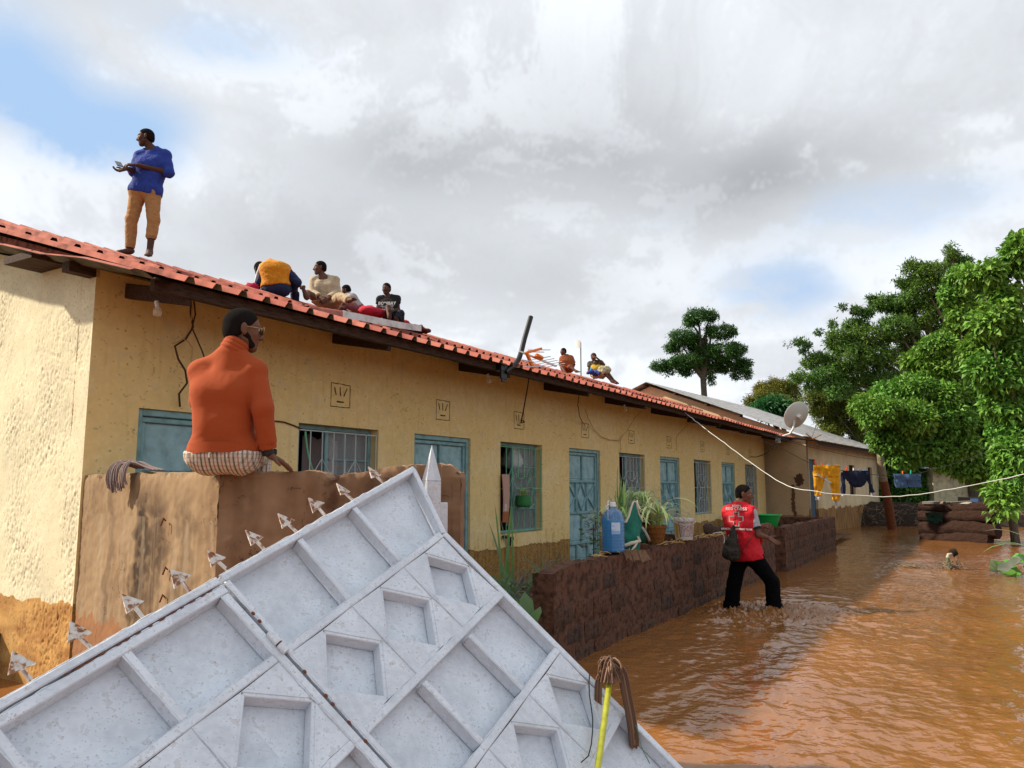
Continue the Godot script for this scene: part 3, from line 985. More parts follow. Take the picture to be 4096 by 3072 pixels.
# rough rendered wall along a line of plan points, uneven on top; face grid on the outer side, plain back
func rendered_wall(mb: MB, a: Vector2, b: Vector2, base: float, top: Callable, thick: float, seed_: int, cells := 0.016) -> void:
	var L := a.distance_to(b)
	var d := (b - a) / L
	var o := Vector2(-d.y, d.x)   # outer side
	var n1 := noise(2.0, 4, seed_)
	var n2 := noise(14.0, 4, seed_ + 1)
	var nu := int(L / cells) + 2
	var nv := int(2.0 / cells)
	var P := func(s: float, y: float, off: float) -> Vector3:
		var q := a + d * s + o * off
		return Vector3(q.x, y, q.y)
	mb.grid(nu, nv, func(i: int, j: int):
		var s := L * i / (nu - 1)
		var t: float = top.call(s)
		var y := base + (t - base) * j / (nv - 1)
		var e := n1.get_noise_2d(s, y) * 0.012 + n2.get_noise_2d(s, y) * 0.0045
		var near := (t - y)
		if near < 0.025: e -= (0.025 - near) * (0.35 + n2.get_noise_2d(s * 2.0, 3.0) * 1.2)
		return P.call(s, y, e))
	# broken top and back
	mb.grid(nu, 7, func(i: int, j: int):
		var s := L * i / (nu - 1)
		var f := j / 6.0
		var t: float = top.call(s)
		var e := n1.get_noise_2d(s, t) * 0.012 + n2.get_noise_2d(s, t) * 0.0045 - 0.025 * (0.35 + n2.get_noise_2d(s * 2.0, 3.0) * 1.2)
		var bump := n2.get_noise_2d(s * 1.5, f * 0.6 + 20.0) * 0.02 * sin(f * PI)
		return P.call(s, t + bump, lerpf(e, -thick, f)))
	mb.grid(nu / 6 + 2, 2, func(i: int, j: int):
		var s := L * i / (nu / 6 + 1)
		return P.call(s, (top.call(s) if j == 0 else base), -thick))

func boundary_wall() -> void:
	var A := Vector2(3.54, 0.0)
	var B := Vector2(3.055, 2.19)
	var Cc := Vector2(3.558, 3.113)
	var w := thing("boundary_wall", "rendered brown yard wall with a broken top, joined to the house corner", "wall")
	var t1 := noise(1.6, 3, 91)
	var t2 := noise(8.0, 3, 92)
	var s1 := noise(1.1, 4, 93)
	var s2 := noise(9.0, 4, 94)
	var lw := MB.new()
	var L1 := A.distance_to(B)
	var L2 := B.distance_to(Cc)
	rendered_wall(lw, A, B, -0.5, func(s: float): return 1.635 + t1.get_noise_1d(s) * 0.02 + t2.get_noise_1d(s) * 0.012, 0.2, 95)
	lw.uvf = func(p: Vector3, _n: Vector3): return Vector2(Vector2(p.x, p.z).distance_to(A) / 2.4, 1.0 - (p.y + 0.5) / 2.4)
	var tex := picture(400, 400, func(u: float, v: float):
		var s: float = u * 2.4
		var y: float = (1.0 - v) * 2.4 - 0.5
		var a := s1.get_noise_2d(s * 1.5, y)
		var b := s2.get_noise_2d(s, y)
		var run := s1.get_noise_2d(s * 6.0, y * 0.5 + 9.0)
		var c := Color(0.30, 0.20, 0.11).lerp(Color(0.20, 0.12, 0.062), clampf(0.4 + a + run * 0.6, 0.0, 1.0)) * (1.0 + b * 0.12)
		# wash marks running down from the mop and from the top
		for q in [[1.14, 0.15, 1.0], [1.36, 0.22, 0.75], [1.80, 0.18, 0.5], [0.60, 0.07, 0.35]]:
			var e: float = absf(s - q[0] - t1.get_noise_1d(y * 2.0) * 0.12) / (q[1] * (0.8 + 0.5 * t1.get_noise_1d(y * 3.0 + q[0])))
			var fall := clampf((1.58 - y) * 5.0, 0.0, 1.0) * clampf(0.55 + (y - 0.2) * 0.6 + run * 0.6, 0.0, 1.0)
			if e < 1.0: c = c.lerp(Color(0.040, 0.021, 0.011), minf(1.0, sqrt(1.0 - e) * 1.25) * q[2] * fall * clampf(0.95 + b + run * 0.5, 0.3, 1.0))
		# old pale bloom
		if run > 0.1 and y < 1.35: c = c.lerp(Color(0.38, 0.29, 0.19), clampf((run - 0.1) * 1.2, 0.0, 0.4))
		var tide := 0.60 + t1.get_noise_1d(s * 3.0) * 0.09 + s2.get_noise_2d(s, 2.0) * 0.02
		if y < tide: c = c.lerp(Color(0.27, 0.115, 0.045), 0.8 + b * 0.2)
		if absf(s2.get_noise_2d(s * 0.35, y * 0.35)) < 0.012 and a > 0.1: c = c * 0.5
		return c)
	part("wall_panel", lw, pmat("render_brown", tex, 0.96), w)
	var rw := MB.new()
	rendered_wall(rw, B, Cc, -0.5, func(s: float): return 1.63 + t1.get_noise_1d(s + 7.0) * 0.02 + t2.get_noise_1d(s + 3.0) * 0.014 + 0.035 * smoothstep(0.75, 1.05, s) - 0.10 * exp(-pow((s - 0.66) / 0.05, 2.0)) * 0.4, 0.2, 97)
	rw.uvf = func(p: Vector3, _n: Vector3): return Vector2(Vector2(p.x, p.z).distance_to(B) / 1.3, 1.0 - (p.y + 0.5) / 2.4)
	var tex2 := picture(256, 400, func(u: float, v: float):
		var s: float = u * 1.3
		var y: float = (1.0 - v) * 2.4 - 0.5
		var a := s1.get_noise_2d(s * 1.5 + 5.0, y)
		var b := s2.get_noise_2d(s + 5.0, y)
		var run := s1.get_noise_2d(s * 6.0 + 9.0, y * 0.5)
		var c := Color(0.31, 0.185, 0.105).lerp(Color(0.20, 0.108, 0.058), clampf(0.45 + a * 1.2 + run * 0.5, 0.0, 1.0)) * (1.0 + b * 0.14)
		for q in [[0.66, 0.07, 0.8], [0.92, 0.10, 0.7], [0.15, 0.10, 0.35]]:
			var e: float = absf(s - q[0] - t1.get_noise_1d(y * 3.0) * 0.05) / q[1]
			if e < 1.0 and y < 1.6: c = c.lerp(Color(0.07, 0.028, 0.014), (1.0 - e * e) * q[2] * clampf(0.5 + b * 1.4 + (y - 1.0) * 0.5, 0.0, 1.0))
		if absf(s2.get_noise_2d(s * 0.4 + 3.0, y * 0.4)) < 0.012 and a > 0.0: c = c * 0.5
		return c)
	part("wall_panel", rw, pmat("render_red", tex2, 0.96), w)
	# gate pillar
	var D := Vector2(3.73, 3.43)
	var pw := MB.new()
	rendered_wall(pw, Cc, D, -0.5, func(s: float): return 1.675 + t2.get_noise_1d(s + 9.0) * 0.02 - 0.05 * smoothstep(0.30, 0.36, s), 0.22, 99)
	var dd := (D - Cc).normalized()
	var oo := Vector2(-dd.y, dd.x)
	rendered_wall(pw, D, D - oo * 0.22, -0.5, func(s: float): return 1.63 + t2.get_noise_1d(s + 2.0) * 0.015, 0.05, 101)
	pw.uvf = func(p: Vector3, _n: Vector3): return Vector2(fposmod(Vector2(p.x, p.z).distance_to(B), 1.3) / 1.3 * 0.5 + 0.1, 1.0 - (p.y + 0.5) / 2.4)
	part("pillar", pw, M.render_red, w)
	# bits of iron left in the render
	for q in [[1.55, 1.33], [1.62, 1.03], [1.60, 0.86]]:
		var f := MB.new()
		var p: Vector2 = A.lerp(B, q[0] / L1)
		f.tube([Vector3(p.x - 0.01, q[1], p.y), Vector3(p.x - 0.03, q[1] + 0.02, p.y + 0.01), Vector3(p.x - 0.035, q[1] - 0.03, p.y - 0.01)], 0.006, 5)
		part("iron_stub", f, M.rust, w)
	# post that carried the gate
	var gp := thing("gate_post", "white steel gate post with a pointed top set in the pillar", "post", Vector3(3.53, -0.5, 3.37), -0.60)
	var sh := MB.new()
	sh.box(Vector3(0, 1.04, 0), Vector3(0.085, 2.08, 0.085), Basis(), 0.005)
	part("shaft", sh, M.gate_paint, gp)
	var tip := MB.new()
	var c4 := [Vector3(-0.0425, 2.08, 0.0425), Vector3(0.0425, 2.08, 0.0425), Vector3(0.0425, 2.08, -0.0425), Vector3(-0.0425, 2.08, -0.0425)]
	for i in 4: tip.tri(c4[i], c4[(i + 1) % 4], Vector3(0, 2.28, 0))
	part("pointed_cap", tip, M.gate_paint, gp)
	var an := MB.new()
	an.box(Vector3(-0.066, 1.02, 0.012), Vector3(0.045, 2.04, 0.03), Basis(), 0.004)
	an.box(Vector3(0.066, 0.98, 0.02), Vector3(0.045, 1.96, 0.018), Basis(), 0.004)
	part("angle_iron", an, M.gate_paint, gp)

func gate() -> void:
	# leaf torn off its hinges, leaning on the pillar; own axes: x along the top edge, y down the leaf, z out of its face
	var ax := Vector3(0.943, 0.329, -0.052).normalized()
	var az := Vector3(-0.189, 0.657, 0.730).normalized()
	var ay := az.cross(ax).normalized()
	ax = ay.cross(az)
	var g := thing("fallen_gate", "white sheet steel gate leaf with square and diamond panels, leaning on the pillar", "gate", Vector3(3.347, 1.644, 3.366))
	g.transform.basis = Basis(ax, ay, az)
	var gp: StandardMaterial3D = M.gate_paint
	var b0 := noise(3.0, 4, 111)
	var spots := picture(512, 512, func(u: float, v: float):
		var x: float = u * 2.0
		var y: float = v * 2.0
		var a := b0.get_noise_2d(x, y)
		var s := b0.get_noise_2d(x * 22.0 + 3.0, y * 22.0)
		var m := b0.get_noise_2d(x * 6.0, y * 6.0 + 5.0)
		var c := Color(1, 1, 1) * (0.90 + a * 0.18 + m * 0.10)
		if m > 0.30 and a > 0.0: c = c.lerp(Color(0.62, 0.56, 0.50), 0.45)
		if s > 0.53 and a > -0.15: c = c.lerp(Color(0.30, 0.28, 0.27), 0.55)
		if s < -0.54 and m > 0.16: c = c.lerp(Color(0.42, 0.18, 0.07), 0.8)
		var sc := b0.get_noise_2d(x * 30.0 - y * 30.0, (x + y) * 2.5)
		if sc > 0.44: c = c * 0.86
		return c)
	gp.albedo_texture = spots
	gp.uv1_scale = Vector3(0.62, 0.62, 0.62)
	var Z := 0.0
	var dp := 0.065
	# columns and rows measured along the leaf
	var cols := [-0.20, -0.575, -0.962, -1.352]
	var cols2 := [-1.362, -1.812, -2.248, -2.70]
	var rows := [0.0, 0.392, 0.812, 1.192, 1.602, 2.01, 2.42]
	var dent := noise(3.2, 3, 113)
	var panel := func(xa: float, xb: float, ya: float, yb: float):
		var p := MB.new()
		p.slab(13, 13, func(i: int, j: int):
			var x := lerpf(xa, xb, i / 12.0)
			var y := lerpf(ya, yb, j / 12.0)
			var e := sin(PI * i / 12.0) * sin(PI * j / 12.0)
			return Vector3(x, -y, -dp - 0.004 + dent.get_noise_2d(x, y) * 0.020 * e), 0.003)
		part("sheet_panel", p, gp, g)
	for r in 6:
		for c in 3:
			panel.call(cols[c + 1] - 0.012, cols[c] + (0.012 if c > 0 else 0.0), rows[r + 1] + 0.004, rows[r] - 0.004 if r > 0 else 0.004)
			panel.call(cols2[c + 1] - 0.012, cols2[c] + 0.0, rows[r + 1] + 0.004, rows[r] - 0.004 if r > 0 else 0.004)
	var cn := MB.new()
	cn.prism([Vector2(-0.20, -0.39), Vector2(-0.21, -0.01), Vector2(0.012, -0.01)], 0.004, Vector3(0, 0, -dp - 0.007))
	part("sheet_panel", cn, gp, g)
	var member := func(called: String, a: Vector2, b: Vector2, w: float, z0: float, z1: float):
		var m := MB.new()
		m.bar(Vector3(a.x, -a.y, (z0 + z1) / 2), Vector3(b.x, -b.y, (z0 + z1) / 2), w, z1 - z0, Vector3(0, 0, 1), 0.004)
		var o := part(called, m, gp, g)
		# lumpy weld bead along one edge
		var d := (b - a).normalized()
		var nrm := Vector2(-d.y, d.x) * (w / 2 + 0.001)
		var k := int(a.distance_to(b) / 0.035) + 2
		var pts := []
		var rr := []
		for i in k:
			var q := a.lerp(b, float(i) / (k - 1)) + nrm
			pts.append(Vector3(q.x + rng.randf_range(-0.002, 0.002), -q.y + rng.randf_range(-0.002, 0.002), z1 - 0.004))
			rr.append(rng.randf_range(0.0008, 0.0042))
		var wb := MB.new()
		wb.tube(pts, rr, 5)
		part("weld_bead", wb, gp, o)
	# frame of the right leaf, its free corner bent outwards
	member.call("top_rail", Vector2(0.025, 0.012), Vector2(-1.345, 0.012), 0.030, -dp, 0.004)
	member.call("edge_stile", Vector2(0.012, 0.02), Vector2(-0.19, 0.395), 0.030, -dp, 0.003)
	member.call("edge_stile", Vector2(-0.192, 0.395), Vector2(-0.215, 2.42), 0.036, -dp, 0.003)
	member.call("joint_stile", Vector2(-1.337, 0.03), Vector2(-1.352, 2.42), 0.026, -dp, 0.004)
	for r in [1, 2, 3, 4, 5]:
		member.call("cross_rail", Vector2(-0.21, rows[r]), Vector2(-1.338, rows[r]), 0.034, -dp, 0.0)
	for r in [0, 2, 4]:
		for c in [1, 2]: member.call("upright", Vector2(cols[c] + (0.05 if r == 0 else 0.0), rows[r] + 0.03), Vector2(cols[c] + (0.02 if r == 0 else 0.0), rows[r + 1] - 0.018), 0.030, -dp, -0.001)
	# left leaf
	member.call("top_rail", Vector2(-1.36, 0.012), Vector2(-2.70, 0.012), 0.030, -dp, 0.004)
	member.call("top_rail", Vector2(-1.36, 0.055), Vector2(-2.70, 0.055), 0.036, -dp, 0.002)
	member.call("joint_stile", Vector2(-1.385, 0.075), Vector2(-1.39, 2.42), 0.036, -dp, 0.003)
	member.call("edge_stile", Vector2(-2.70, 0.03), Vector2(-2.70, 2.42), 0.036, -dp, 0.003)
	for r in [1, 2, 3, 4, 5]:
		member.call("cross_rail", Vector2(-1.405, rows[r]), Vector2(-2.685, rows[r]), 0.034, -dp, 0.0)
	for r in [0, 2, 4]:
		for c in [1, 2]: member.call("upright", Vector2(cols2[c], rows[r] + 0.07), Vector2(cols2[c], rows[r + 1] - 0.018), 0.032, -dp, -0.001)
	for r in [1, 3, 5]:
		for c in [cols[1], cols[2], cols2[1], cols2[2]]: member.call("upright", Vector2(c, rows[r] + 0.018), Vector2(c, rows[mini(r + 1, 6)] - 0.018), 0.030, -dp, -0.0045)
	# diamond rows: four proud corner plates round a sunk diamond
	for r in [1, 3, 5]:
		var y0: float = rows[r] + 0.018
		var y1: float = (rows[r + 1] if r < 5 else 2.42) - 0.018
		var ym := (y0 + y1) / 2
		for set_ in [cols, cols2]:
			for c in 3:
				var xa: float = set_[c] - (0.02 if c == 0 else 0.0)
				var xb: float = set_[c + 1]
				var xm := (xa + xb) / 2
				for q in [[xa, y0, xm, y0 + 0.004, xa - 0.012, ym], [xb, y0, xb + 0.012, ym, xm, y0 + 0.004], [xa, y1, xa - 0.012, ym, xm, y1 - 0.004], [xb, y1, xm, y1 - 0.004, xb + 0.012, ym]]:
					var m := MB.new()
					m.prism([Vector2(q[0], -q[1]), Vector2(q[2], -q[3]), Vector2(q[4], -q[5])], 0.010, Vector3(0, 0, -0.013))
					part("corner_plate", m, gp, g)
				var ring := [Vector2(xm, y0 + 0.012), Vector2(xb + 0.019, ym), Vector2(xm, y1 - 0.012), Vector2(xa - 0.019, ym)]
				var dm := MB.new()
				for i in 4:
					var a: Vector2 = ring[i]
					var b: Vector2 = ring[(i + 1) % 4]
					dm.bar(Vector3(a.x, -a.y, -dp / 2 - 0.003), Vector3(b.x, -b.y, -dp / 2 - 0.003), 0.018, dp - 0.006, Vector3(0, 0, 1), 0.003)
				part("diamond_frame", dm, gp, g)
				# weld seam between neighbours
				if c > 0:
					var sm := MB.new()
					var pts := []
					for i in 9: pts.append(Vector3(xa + rng.randf_range(-0.003, 0.003), -lerpf(y0, y1, i / 8.0), -0.002))
					sm.tube(pts, [0.003, 0.006, 0.004, 0.005, 0.007, 0.004, 0.006, 0.004, 0.003], 5)
					part("weld_seam", sm, gp, g)
	# spikes along the top
	mat("spike_steel", Color(0.75, 0.75, 0.74), 0.6, {tex = T.rust, scale = 1.6})
	var i := 0
	for x in [-0.23, -0.487, -0.696, -0.89, -1.088, -1.288, -1.48, -1.683, -1.885, -2.087, -2.29, -2.49]:
		var sp := MB.new()
		var lean := rng.randf_range(-0.02, 0.02)
		sp.tube([Vector3(x, -0.004, -0.012), Vector3(x + lean * 0.5, 0.075, -0.014)], 0.0075, 7)
		var s := part("spike", sp, M.spike_steel, g)
		var hd := MB.new()
		var t := rng.randf_range(-0.3, 0.3)
		hd.prism([Vector2(-0.043, 0), Vector2(0.043, 0), Vector2(0.004, 0.07)], 0.006, Vector3(x + lean * 0.5, 0.060, -0.017), Basis(Vector3(0, 0, 1), t * 0.5) * Basis(Vector3(0, 1, 0), rng.randf_range(-0.25, 0.25)))
		part("arrow_head", hd, M.spike_steel, s)
		i += 1
	var hg := MB.new()
	hg.tube([Vector3(-1.362, -0.30, 0.012), Vector3(-1.363, -0.355, 0.012)], 0.016, 12)
	hg.tube([Vector3(-1.363, -0.362, 0.012), Vector3(-1.364, -0.40, 0.012)], 0.016, 12)
	part("hinge", hg, M.gate_paint, g)
	var hp := MB.new()
	hp.tube([Vector3(-1.362, -0.355, 0.012), Vector3(-1.364, -0.362, 0.012)], 0.0135, 10)
	for q in [[-1.357, 0.50], [-1.36, 0.62], [-1.362, 0.66], [-1.364, 0.75], [-1.366, 0.84], [-1.352, 0.24], [-1.35, 0.2]]:
		hp.ball(Vector3(q[0], -q[1], 0.003), Vector3(0.008, 0.009, 0.003), Basis(), 8)
	for k in 14:
		var x := -1.42 - 0.045 * k + rng.randf_range(-0.012, 0.012)
		hp.ball(Vector3(x, -0.034, -0.002), Vector3(rng.randf_range(0.010, 0.026), 0.0035, 0.006), Basis(), 8)
	part("rust_stain", hp, M.rust, g)

func low_walls() -> void:
	var nb := noise(7.0, 3, 121)
	mat("mortar", Color(0.135, 0.060, 0.035), 0.97, {tex = T.grime, scale = 0.8, world = true, nrm = T.pit, ns = 0.6})
	var bm := [mat("block_a", Color(0.10, 0.050, 0.032), 0.97, {tex = T.grime, scale = 1.6, nrm = T.pit, ns = 0.8}), mat("block_b", Color(0.078, 0.044, 0.032), 0.97, {tex = T.grime, scale = 1.3, nrm = T.pit, ns = 0.8}), mat("block_c", Color(0.125, 0.054, 0.030), 0.97, {tex = T.grime, scale = 1.9, nrm = T.pit, ns = 0.8})]
	var blocks := []
	for k in 5:
		var b := MB.new()
		var q := 13.0 * k
		b.slab(9, 6, func(i: int, j: int):
			var x := -0.185 + 0.37 * i / 8.0
			var y := -0.085 + 0.17 * j / 5.0
			var e := float(i == 0 or i == 8 or j == 0 or j == 5)
			return Vector3(x + nb.get_noise_2d(x * 9.0 + q, y * 9.0) * 0.012, y + nb.get_noise_2d(x * 9.0, y * 9.0 + q) * 0.010, nb.get_noise_2d(x * 2.0 + q, y * 2.0) * 0.012 - e * 0.012), 0.05)
		blocks.append(b.mesh())
	var build := func(called: String, label: String, x0: float, x1: float, z: float, ytop: float, ends: Array):
		var w := thing(called, label, "wall", Vector3(x0, -0.5, z))
		var core := MB.new()
		var L := x1 - x0
		var nt := noise(1.2, 4, 131 + int(x0))
		var nq := noise(6.0, 3, 137)
		var nu := int(L / 0.05)
		core.grid(nu + 1, 30, func(i: int, j: int):
			var x := L * i / nu
			var t := ytop + 0.5 + nt.get_noise_1d(x) * 0.035
			if x < 0.5 and called == "low_wall" and x0 < 8.0: t -= (0.5 - x) * 0.12
			return Vector3(x, t * j / 29.0, nq.get_noise_2d(x, t * j / 29.0) * 0.010))
		core.grid(nu + 1, 6, func(i: int, j: int):
			var x := L * i / nu
			var t := ytop + 0.5 + nt.get_noise_1d(x) * 0.035
			if x < 0.5 and called == "low_wall" and x0 < 8.0: t -= (0.5 - x) * 0.12
			var f := j / 5.0
			return Vector3(x, t + nq.get_noise_2d(x * 2.0, f * 0.5) * 0.018 - (0.03 if j == 5 else 0.0), nq.get_noise_2d(x, t) * 0.010 * (1.0 - f) - 0.2 * f))
		core.box(Vector3(L / 2, ytop / 2 + 0.21, -0.115), Vector3(L - 0.01, ytop + 0.42, 0.17))
		for sd in [0, 1]:
			core.grid(5, 20, func(i: int, j: int):
				var zz: float = lerpf(-0.2, 0.012, i / 4.0) if sd == 0 else lerpf(0.012, -0.2, i / 4.0)
				return Vector3((-0.004 if sd == 0 else L + 0.004) + nq.get_noise_2d(zz * 3.0, j * 0.06) * 0.012, (ytop + 0.5 - (0.06 if sd == 0 and x0 < 8.0 else 0.0)) * j / 19.0, zz))
		part("mortar_core", core, M.mortar, w)
		for r in 6:
			var y := 0.10 + 0.205 * r
			if y + 0.09 > ytop + 0.5: break
			if y < 0.4: continue
			var x := 0.20 - (0.195 if r % 2 else 0.0)
			while x < L:
				if x > 0.12 and x < L - 0.1 and (x0 > 10.0 or rng.randf() < 0.55):
					var b := part("block", blocks[rng.randi() % 5], bm[rng.randi() % 3], w)
					b.position = Vector3(x + rng.randf_range(-0.012, 0.012), y + rng.randf_range(-0.008, 0.008), rng.randf_range(0.004, 0.022))
					b.rotation.z = rng.randf_range(-0.02, 0.02)
				x += 0.405
		return w
	build.call("low_wall", "low mud stained block wall carrying a blue water bottle and plants", 6.12, 14.65, 2.76, 0.85, [])
	var w2 = build.call("low_wall", "low bare block wall round the yard of the far house", 15.05, 20.85, 2.85, 0.79, [])
	for xx in [20.75, 15.3]:
		var r := MB.new()
		r.box(Vector3(xx - 15.05, 0.64, -1.45), Vector3(0.2, 1.28 if xx > 16 else 0.9, 2.5))
		part("return_wall", r, M.mortar, w2)
	var bed := MB.new()
	bed.grid(60, 14, func(i: int, j: int):
		var x := 4.2 + 22.0 * i / 59.0
		var z := 2.55 - 2.7 * j / 13.0
		return Vector3(x, 0.10 + nb.get_noise_2d(x * 0.2, z * 0.2) * 0.05, z))
	struct("yard_bed", bed, M.soil)
func far_house() -> void:
	var h := thing("far_house", "cream house with a grey roof behind the row house, satellite dish in front", "house", Vector3(26.4, 0, 1.27), -0.0831)
	var n1 := noise(1.2, 4, 141)
	var n2 := noise(8.0, 4, 142)
	var f := MB.new()
	pierced(f, 0.0, 11.3, -0.6, 3.15, [[0.26, 1.15, -0.6, 2.42], [5.8, 6.75, 1.2, 2.35], [9.17, 10.0, 1.18, 2.33]], 0.0, 0.18)
	f.uvf = func(p: Vector3, _n: Vector3): return Vector2(p.x / 11.4, 1.0 - (p.y + 0.6) / 3.8)
	var tex := picture(384, 160, func(u: float, v: float):
		var x: float = u * 11.4
		var y: float = (1.0 - v) * 3.8 - 0.6
		var b := n2.get_noise_2d(x, y)
		var c := Color(0.60, 0.49, 0.30) * (1.0 + n1.get_noise_2d(x, y) * 0.2 + b * 0.08)
		var tide := 0.80 + n1.get_noise_1d(x) * 0.12
		if y < tide: c = Color(0.30, 0.165, 0.055).lerp(Color(0.13, 0.06, 0.025), clampf(0.3 + n1.get_noise_2d(x * 4.0, y) * 1.2, 0.0, 1.0)) * (1.0 + b * 0.2)
		return c)
	part("wall", f, pmat("far_plaster", tex, 0.95), h)
	var g := MB.new()
	var poly := [Vector2(0.0, -0.6), Vector2(0.0, 3.10), Vector2(5.42, 5.17), Vector2(10.8, 3.10), Vector2(10.8, -0.6)]
	g.prism(poly, 0.2, Vector3.ZERO, Basis(Vector3(0, 0, -1), Vector3.UP, Vector3(1, 0, 0)))
	g.uvf = func(p: Vector3, _n: Vector3): return Vector2(-p.z / 10.8, 1.0 - (p.y + 0.6) / 6.0)
	var gtex := picture(512, 320, func(u: float, v: float):
		var z: float = -u * 10.8
		var y: float = (1.0 - v) * 6.0 - 0.6
		var b := n2.get_noise_2d(z, y)
		var c := Color(0.58, 0.42, 0.25) * (1.0 + n1.get_noise_2d(z, y) * 0.14 + b * 0.07)
		var tide := 0.62 + n1.get_noise_1d(z * 2.0) * 0.04
		if y < tide: c = Color(0.36, 0.20, 0.07) * (1.0 + b * 0.2)
		# bare mud patch and the track below it where water broke through
		var q := Vector2((z + 0.27) / 0.14, (y - 1.74) / 0.2).length() + b * 0.5
		if q < 1.0: c = Color(0.10, 0.05, 0.03)
		elif absf(z + 0.40 + y * 0.06 - 0.03 * sin(y * 5.0)) < 0.055 + b * 0.05 and y < 1.6: c = Color(0.14, 0.07, 0.035)
		return c)
	part("gable_wall", g, pmat("far_gable_plaster", gtex, 0.95), h)
	var bk := MB.new()
	bk.box(Vector3(5.7, 1.2, -5.0), Vector3(11.0, 3.6, 0.15))
	bk.box(Vector3(11.3, 1.2, -5.4), Vector3(0.18, 3.6, 10.6))
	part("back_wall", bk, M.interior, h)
	mat("roof_grey", Color(0.42, 0.41, 0.40), 0.45, {tex = T.grime, scale = 0.4})
	for s in [0, 1]:
		var r := MB.new()
		var z0 := 0.55 if s == 0 else -11.3
		r.slab(60, 2, func(i: int, j: int):
			var x := -0.35 + 12.1 * i / 59.0
			var z := lerpf(z0, -5.42, j) if s == 0 else lerpf(-5.42, z0, j)
			return Vector3(x, 5.30 - 0.39 * absf(z + 5.42) + 0.012 * (i % 2), z), 0.012)
		part("roof", r, M.roof_grey, h)
	var fa := MB.new()
	fa.bar(Vector3(-0.2, 2.90, 0.42), Vector3(11.6, 2.90, 0.42), 0.04, 0.12)
	part("fascia_board", fa, M.timber_dark, h)
	for k in 5:
		var p := MB.new()
		var z := -0.9 - 1.15 * k
		p.box(Vector3(-0.14, 5.22 - 0.39 * absf(z + 5.42), z), Vector3(0.3, 0.08, 0.06))
		part("purlin", p, M.timber_dark, h)
	var d := MB.new()
	d.box(Vector3(0.705, 0.91, -0.1), Vector3(0.888, 3.018, 0.04))
	mat("door_navy", Color(0.035, 0.075, 0.12), 0.5)
	part("door", d, M.door_navy, h)
	for q in [[5.8, 6.75, 1.2, 2.35], [9.17, 10.0, 1.18, 2.33]]:
		var w := MB.new()
		for x in [q[0] + 0.03, (q[0] + q[1]) / 2, q[1] - 0.03]: w.box(Vector3(x, (q[2] + q[3]) / 2, -0.1), Vector3(0.06, q[3] - q[2], 0.05))
		part("window", w, mat("window_brown", Color(0.09, 0.05, 0.03), 0.7), h)
	# dish on the eave end
	var ds := thing("satellite_dish", "white satellite dish seen from behind, fixed to the end of the eave", "satellite dish", Vector3(24.1, 3.04, 0.92))
	var dish := MB.new()
	var dir := Vector3(0.55, 0.45, -0.70).normalized()
	var bs := Basis(Quaternion(Vector3.UP, dir))
	var ctr := Vector3(0.25, 0.60, 0.52)
	var prof := []
	for i in 9: prof.append(Vector2(0.43 * i / 8.0, 0.11 * pow(i / 8.0, 2.0) - 0.05))
	for i in range(8, -1, -1): prof.append(Vector2((0.43 if i == 8 else 0.425) * i / 8.0, 0.11 * pow(i / 8.0, 2.0) - 0.042 + (0.006 if i == 8 else 0.0)))
	dish.lathe(prof, 28, ctr, bs)
	part("reflector", dish, mat("dish_white", Color(0.66, 0.65, 0.62), 0.55), ds)
	var arm := MB.new()
	arm.tube([Vector3(-0.02, -0.06, 0.0), Vector3(0.06, 0.0, 0.14), Vector3(0.13, 0.06, 0.30), Vector3(0.15, 0.22, 0.40), Vector3(0.19, 0.46, 0.44)], 0.032, 10)
	part("mast", arm, M.dish_white, ds)
	var br := MB.new()
	br.box(Vector3(-0.03, -0.08, -0.02), Vector3(0.05, 0.26, 0.14))
	part("bracket", br, M.alu, ds)
	var mt := MB.new()
	mt.box(ctr - dir * 0.09, Vector3(0.16, 0.16, 0.10), bs, 0.01)
	part("mount", mt, M.white_plastic, ds)
	var rod := thing("eave_pole", "bare dark pole tied along the eave below the satellite dish", "pole", Vector3(23.9, 3.02, 0.86))
	var rp := MB.new()
	rp.tube([Vector3.ZERO, Vector3(0.42, -0.06, 0.55), Vector3(0.72, -0.13, 1.05)], [0.03, 0.027, 0.02], 7)
	part("shaft", rp, M.timber_dark, rod)
	var ae := thing("eave_antenna", "small television aerial with orange clips beside the satellite dish", "antenna", Vector3(24.75, 3.02, 1.75))
	var ab := MB.new()
	ab.tube([Vector3(0, 0, 0), Vector3(0.06, 0.42, 0.16)], 0.016, 7)
	part("boom", ab, M.white_plastic, ae)
	var ao := MB.new()
	ao.bar(Vector3(-0.14, 0.10, -0.14), Vector3(0.0, -0.06, 0.02), 0.025, 0.025)
	ao.bar(Vector3(0.0, -0.06, 0.02), Vector3(0.12, 0.06, 0.26), 0.025, 0.025)
	part("clip", ao, M.orange_plastic, ae)

func rope(called: String, label: String, pts: Array, r: float, m: Material, wob := 0.0, sides := 6) -> MeshInstance3D:
	var c := Curve3D.new()
	for i in pts.size():
		var a: Vector3 = pts[maxi(i - 1, 0)]
		var b: Vector3 = pts[mini(i + 1, pts.size() - 1)]
		c.add_point(pts[i], (a - b) / 6.0, (b - a) / 6.0)
	var L := c.get_baked_length()
	var n := int(clampf(L / 0.12, 8, 160))
	var q := []
	for i in n + 1: q.append(c.sample_baked(L * i / n, true) + Vector3(rng.randf_range(-wob, wob), rng.randf_range(-wob, wob), rng.randf_range(-wob, wob)))
	var mb := MB.new()
	mb.tube(q, r, sides)
	var o := part(called, mb, m)
	tag(o, label, "wire" if called.contains("wire") else ("cable" if called.contains("cable") else "string"))
	return o

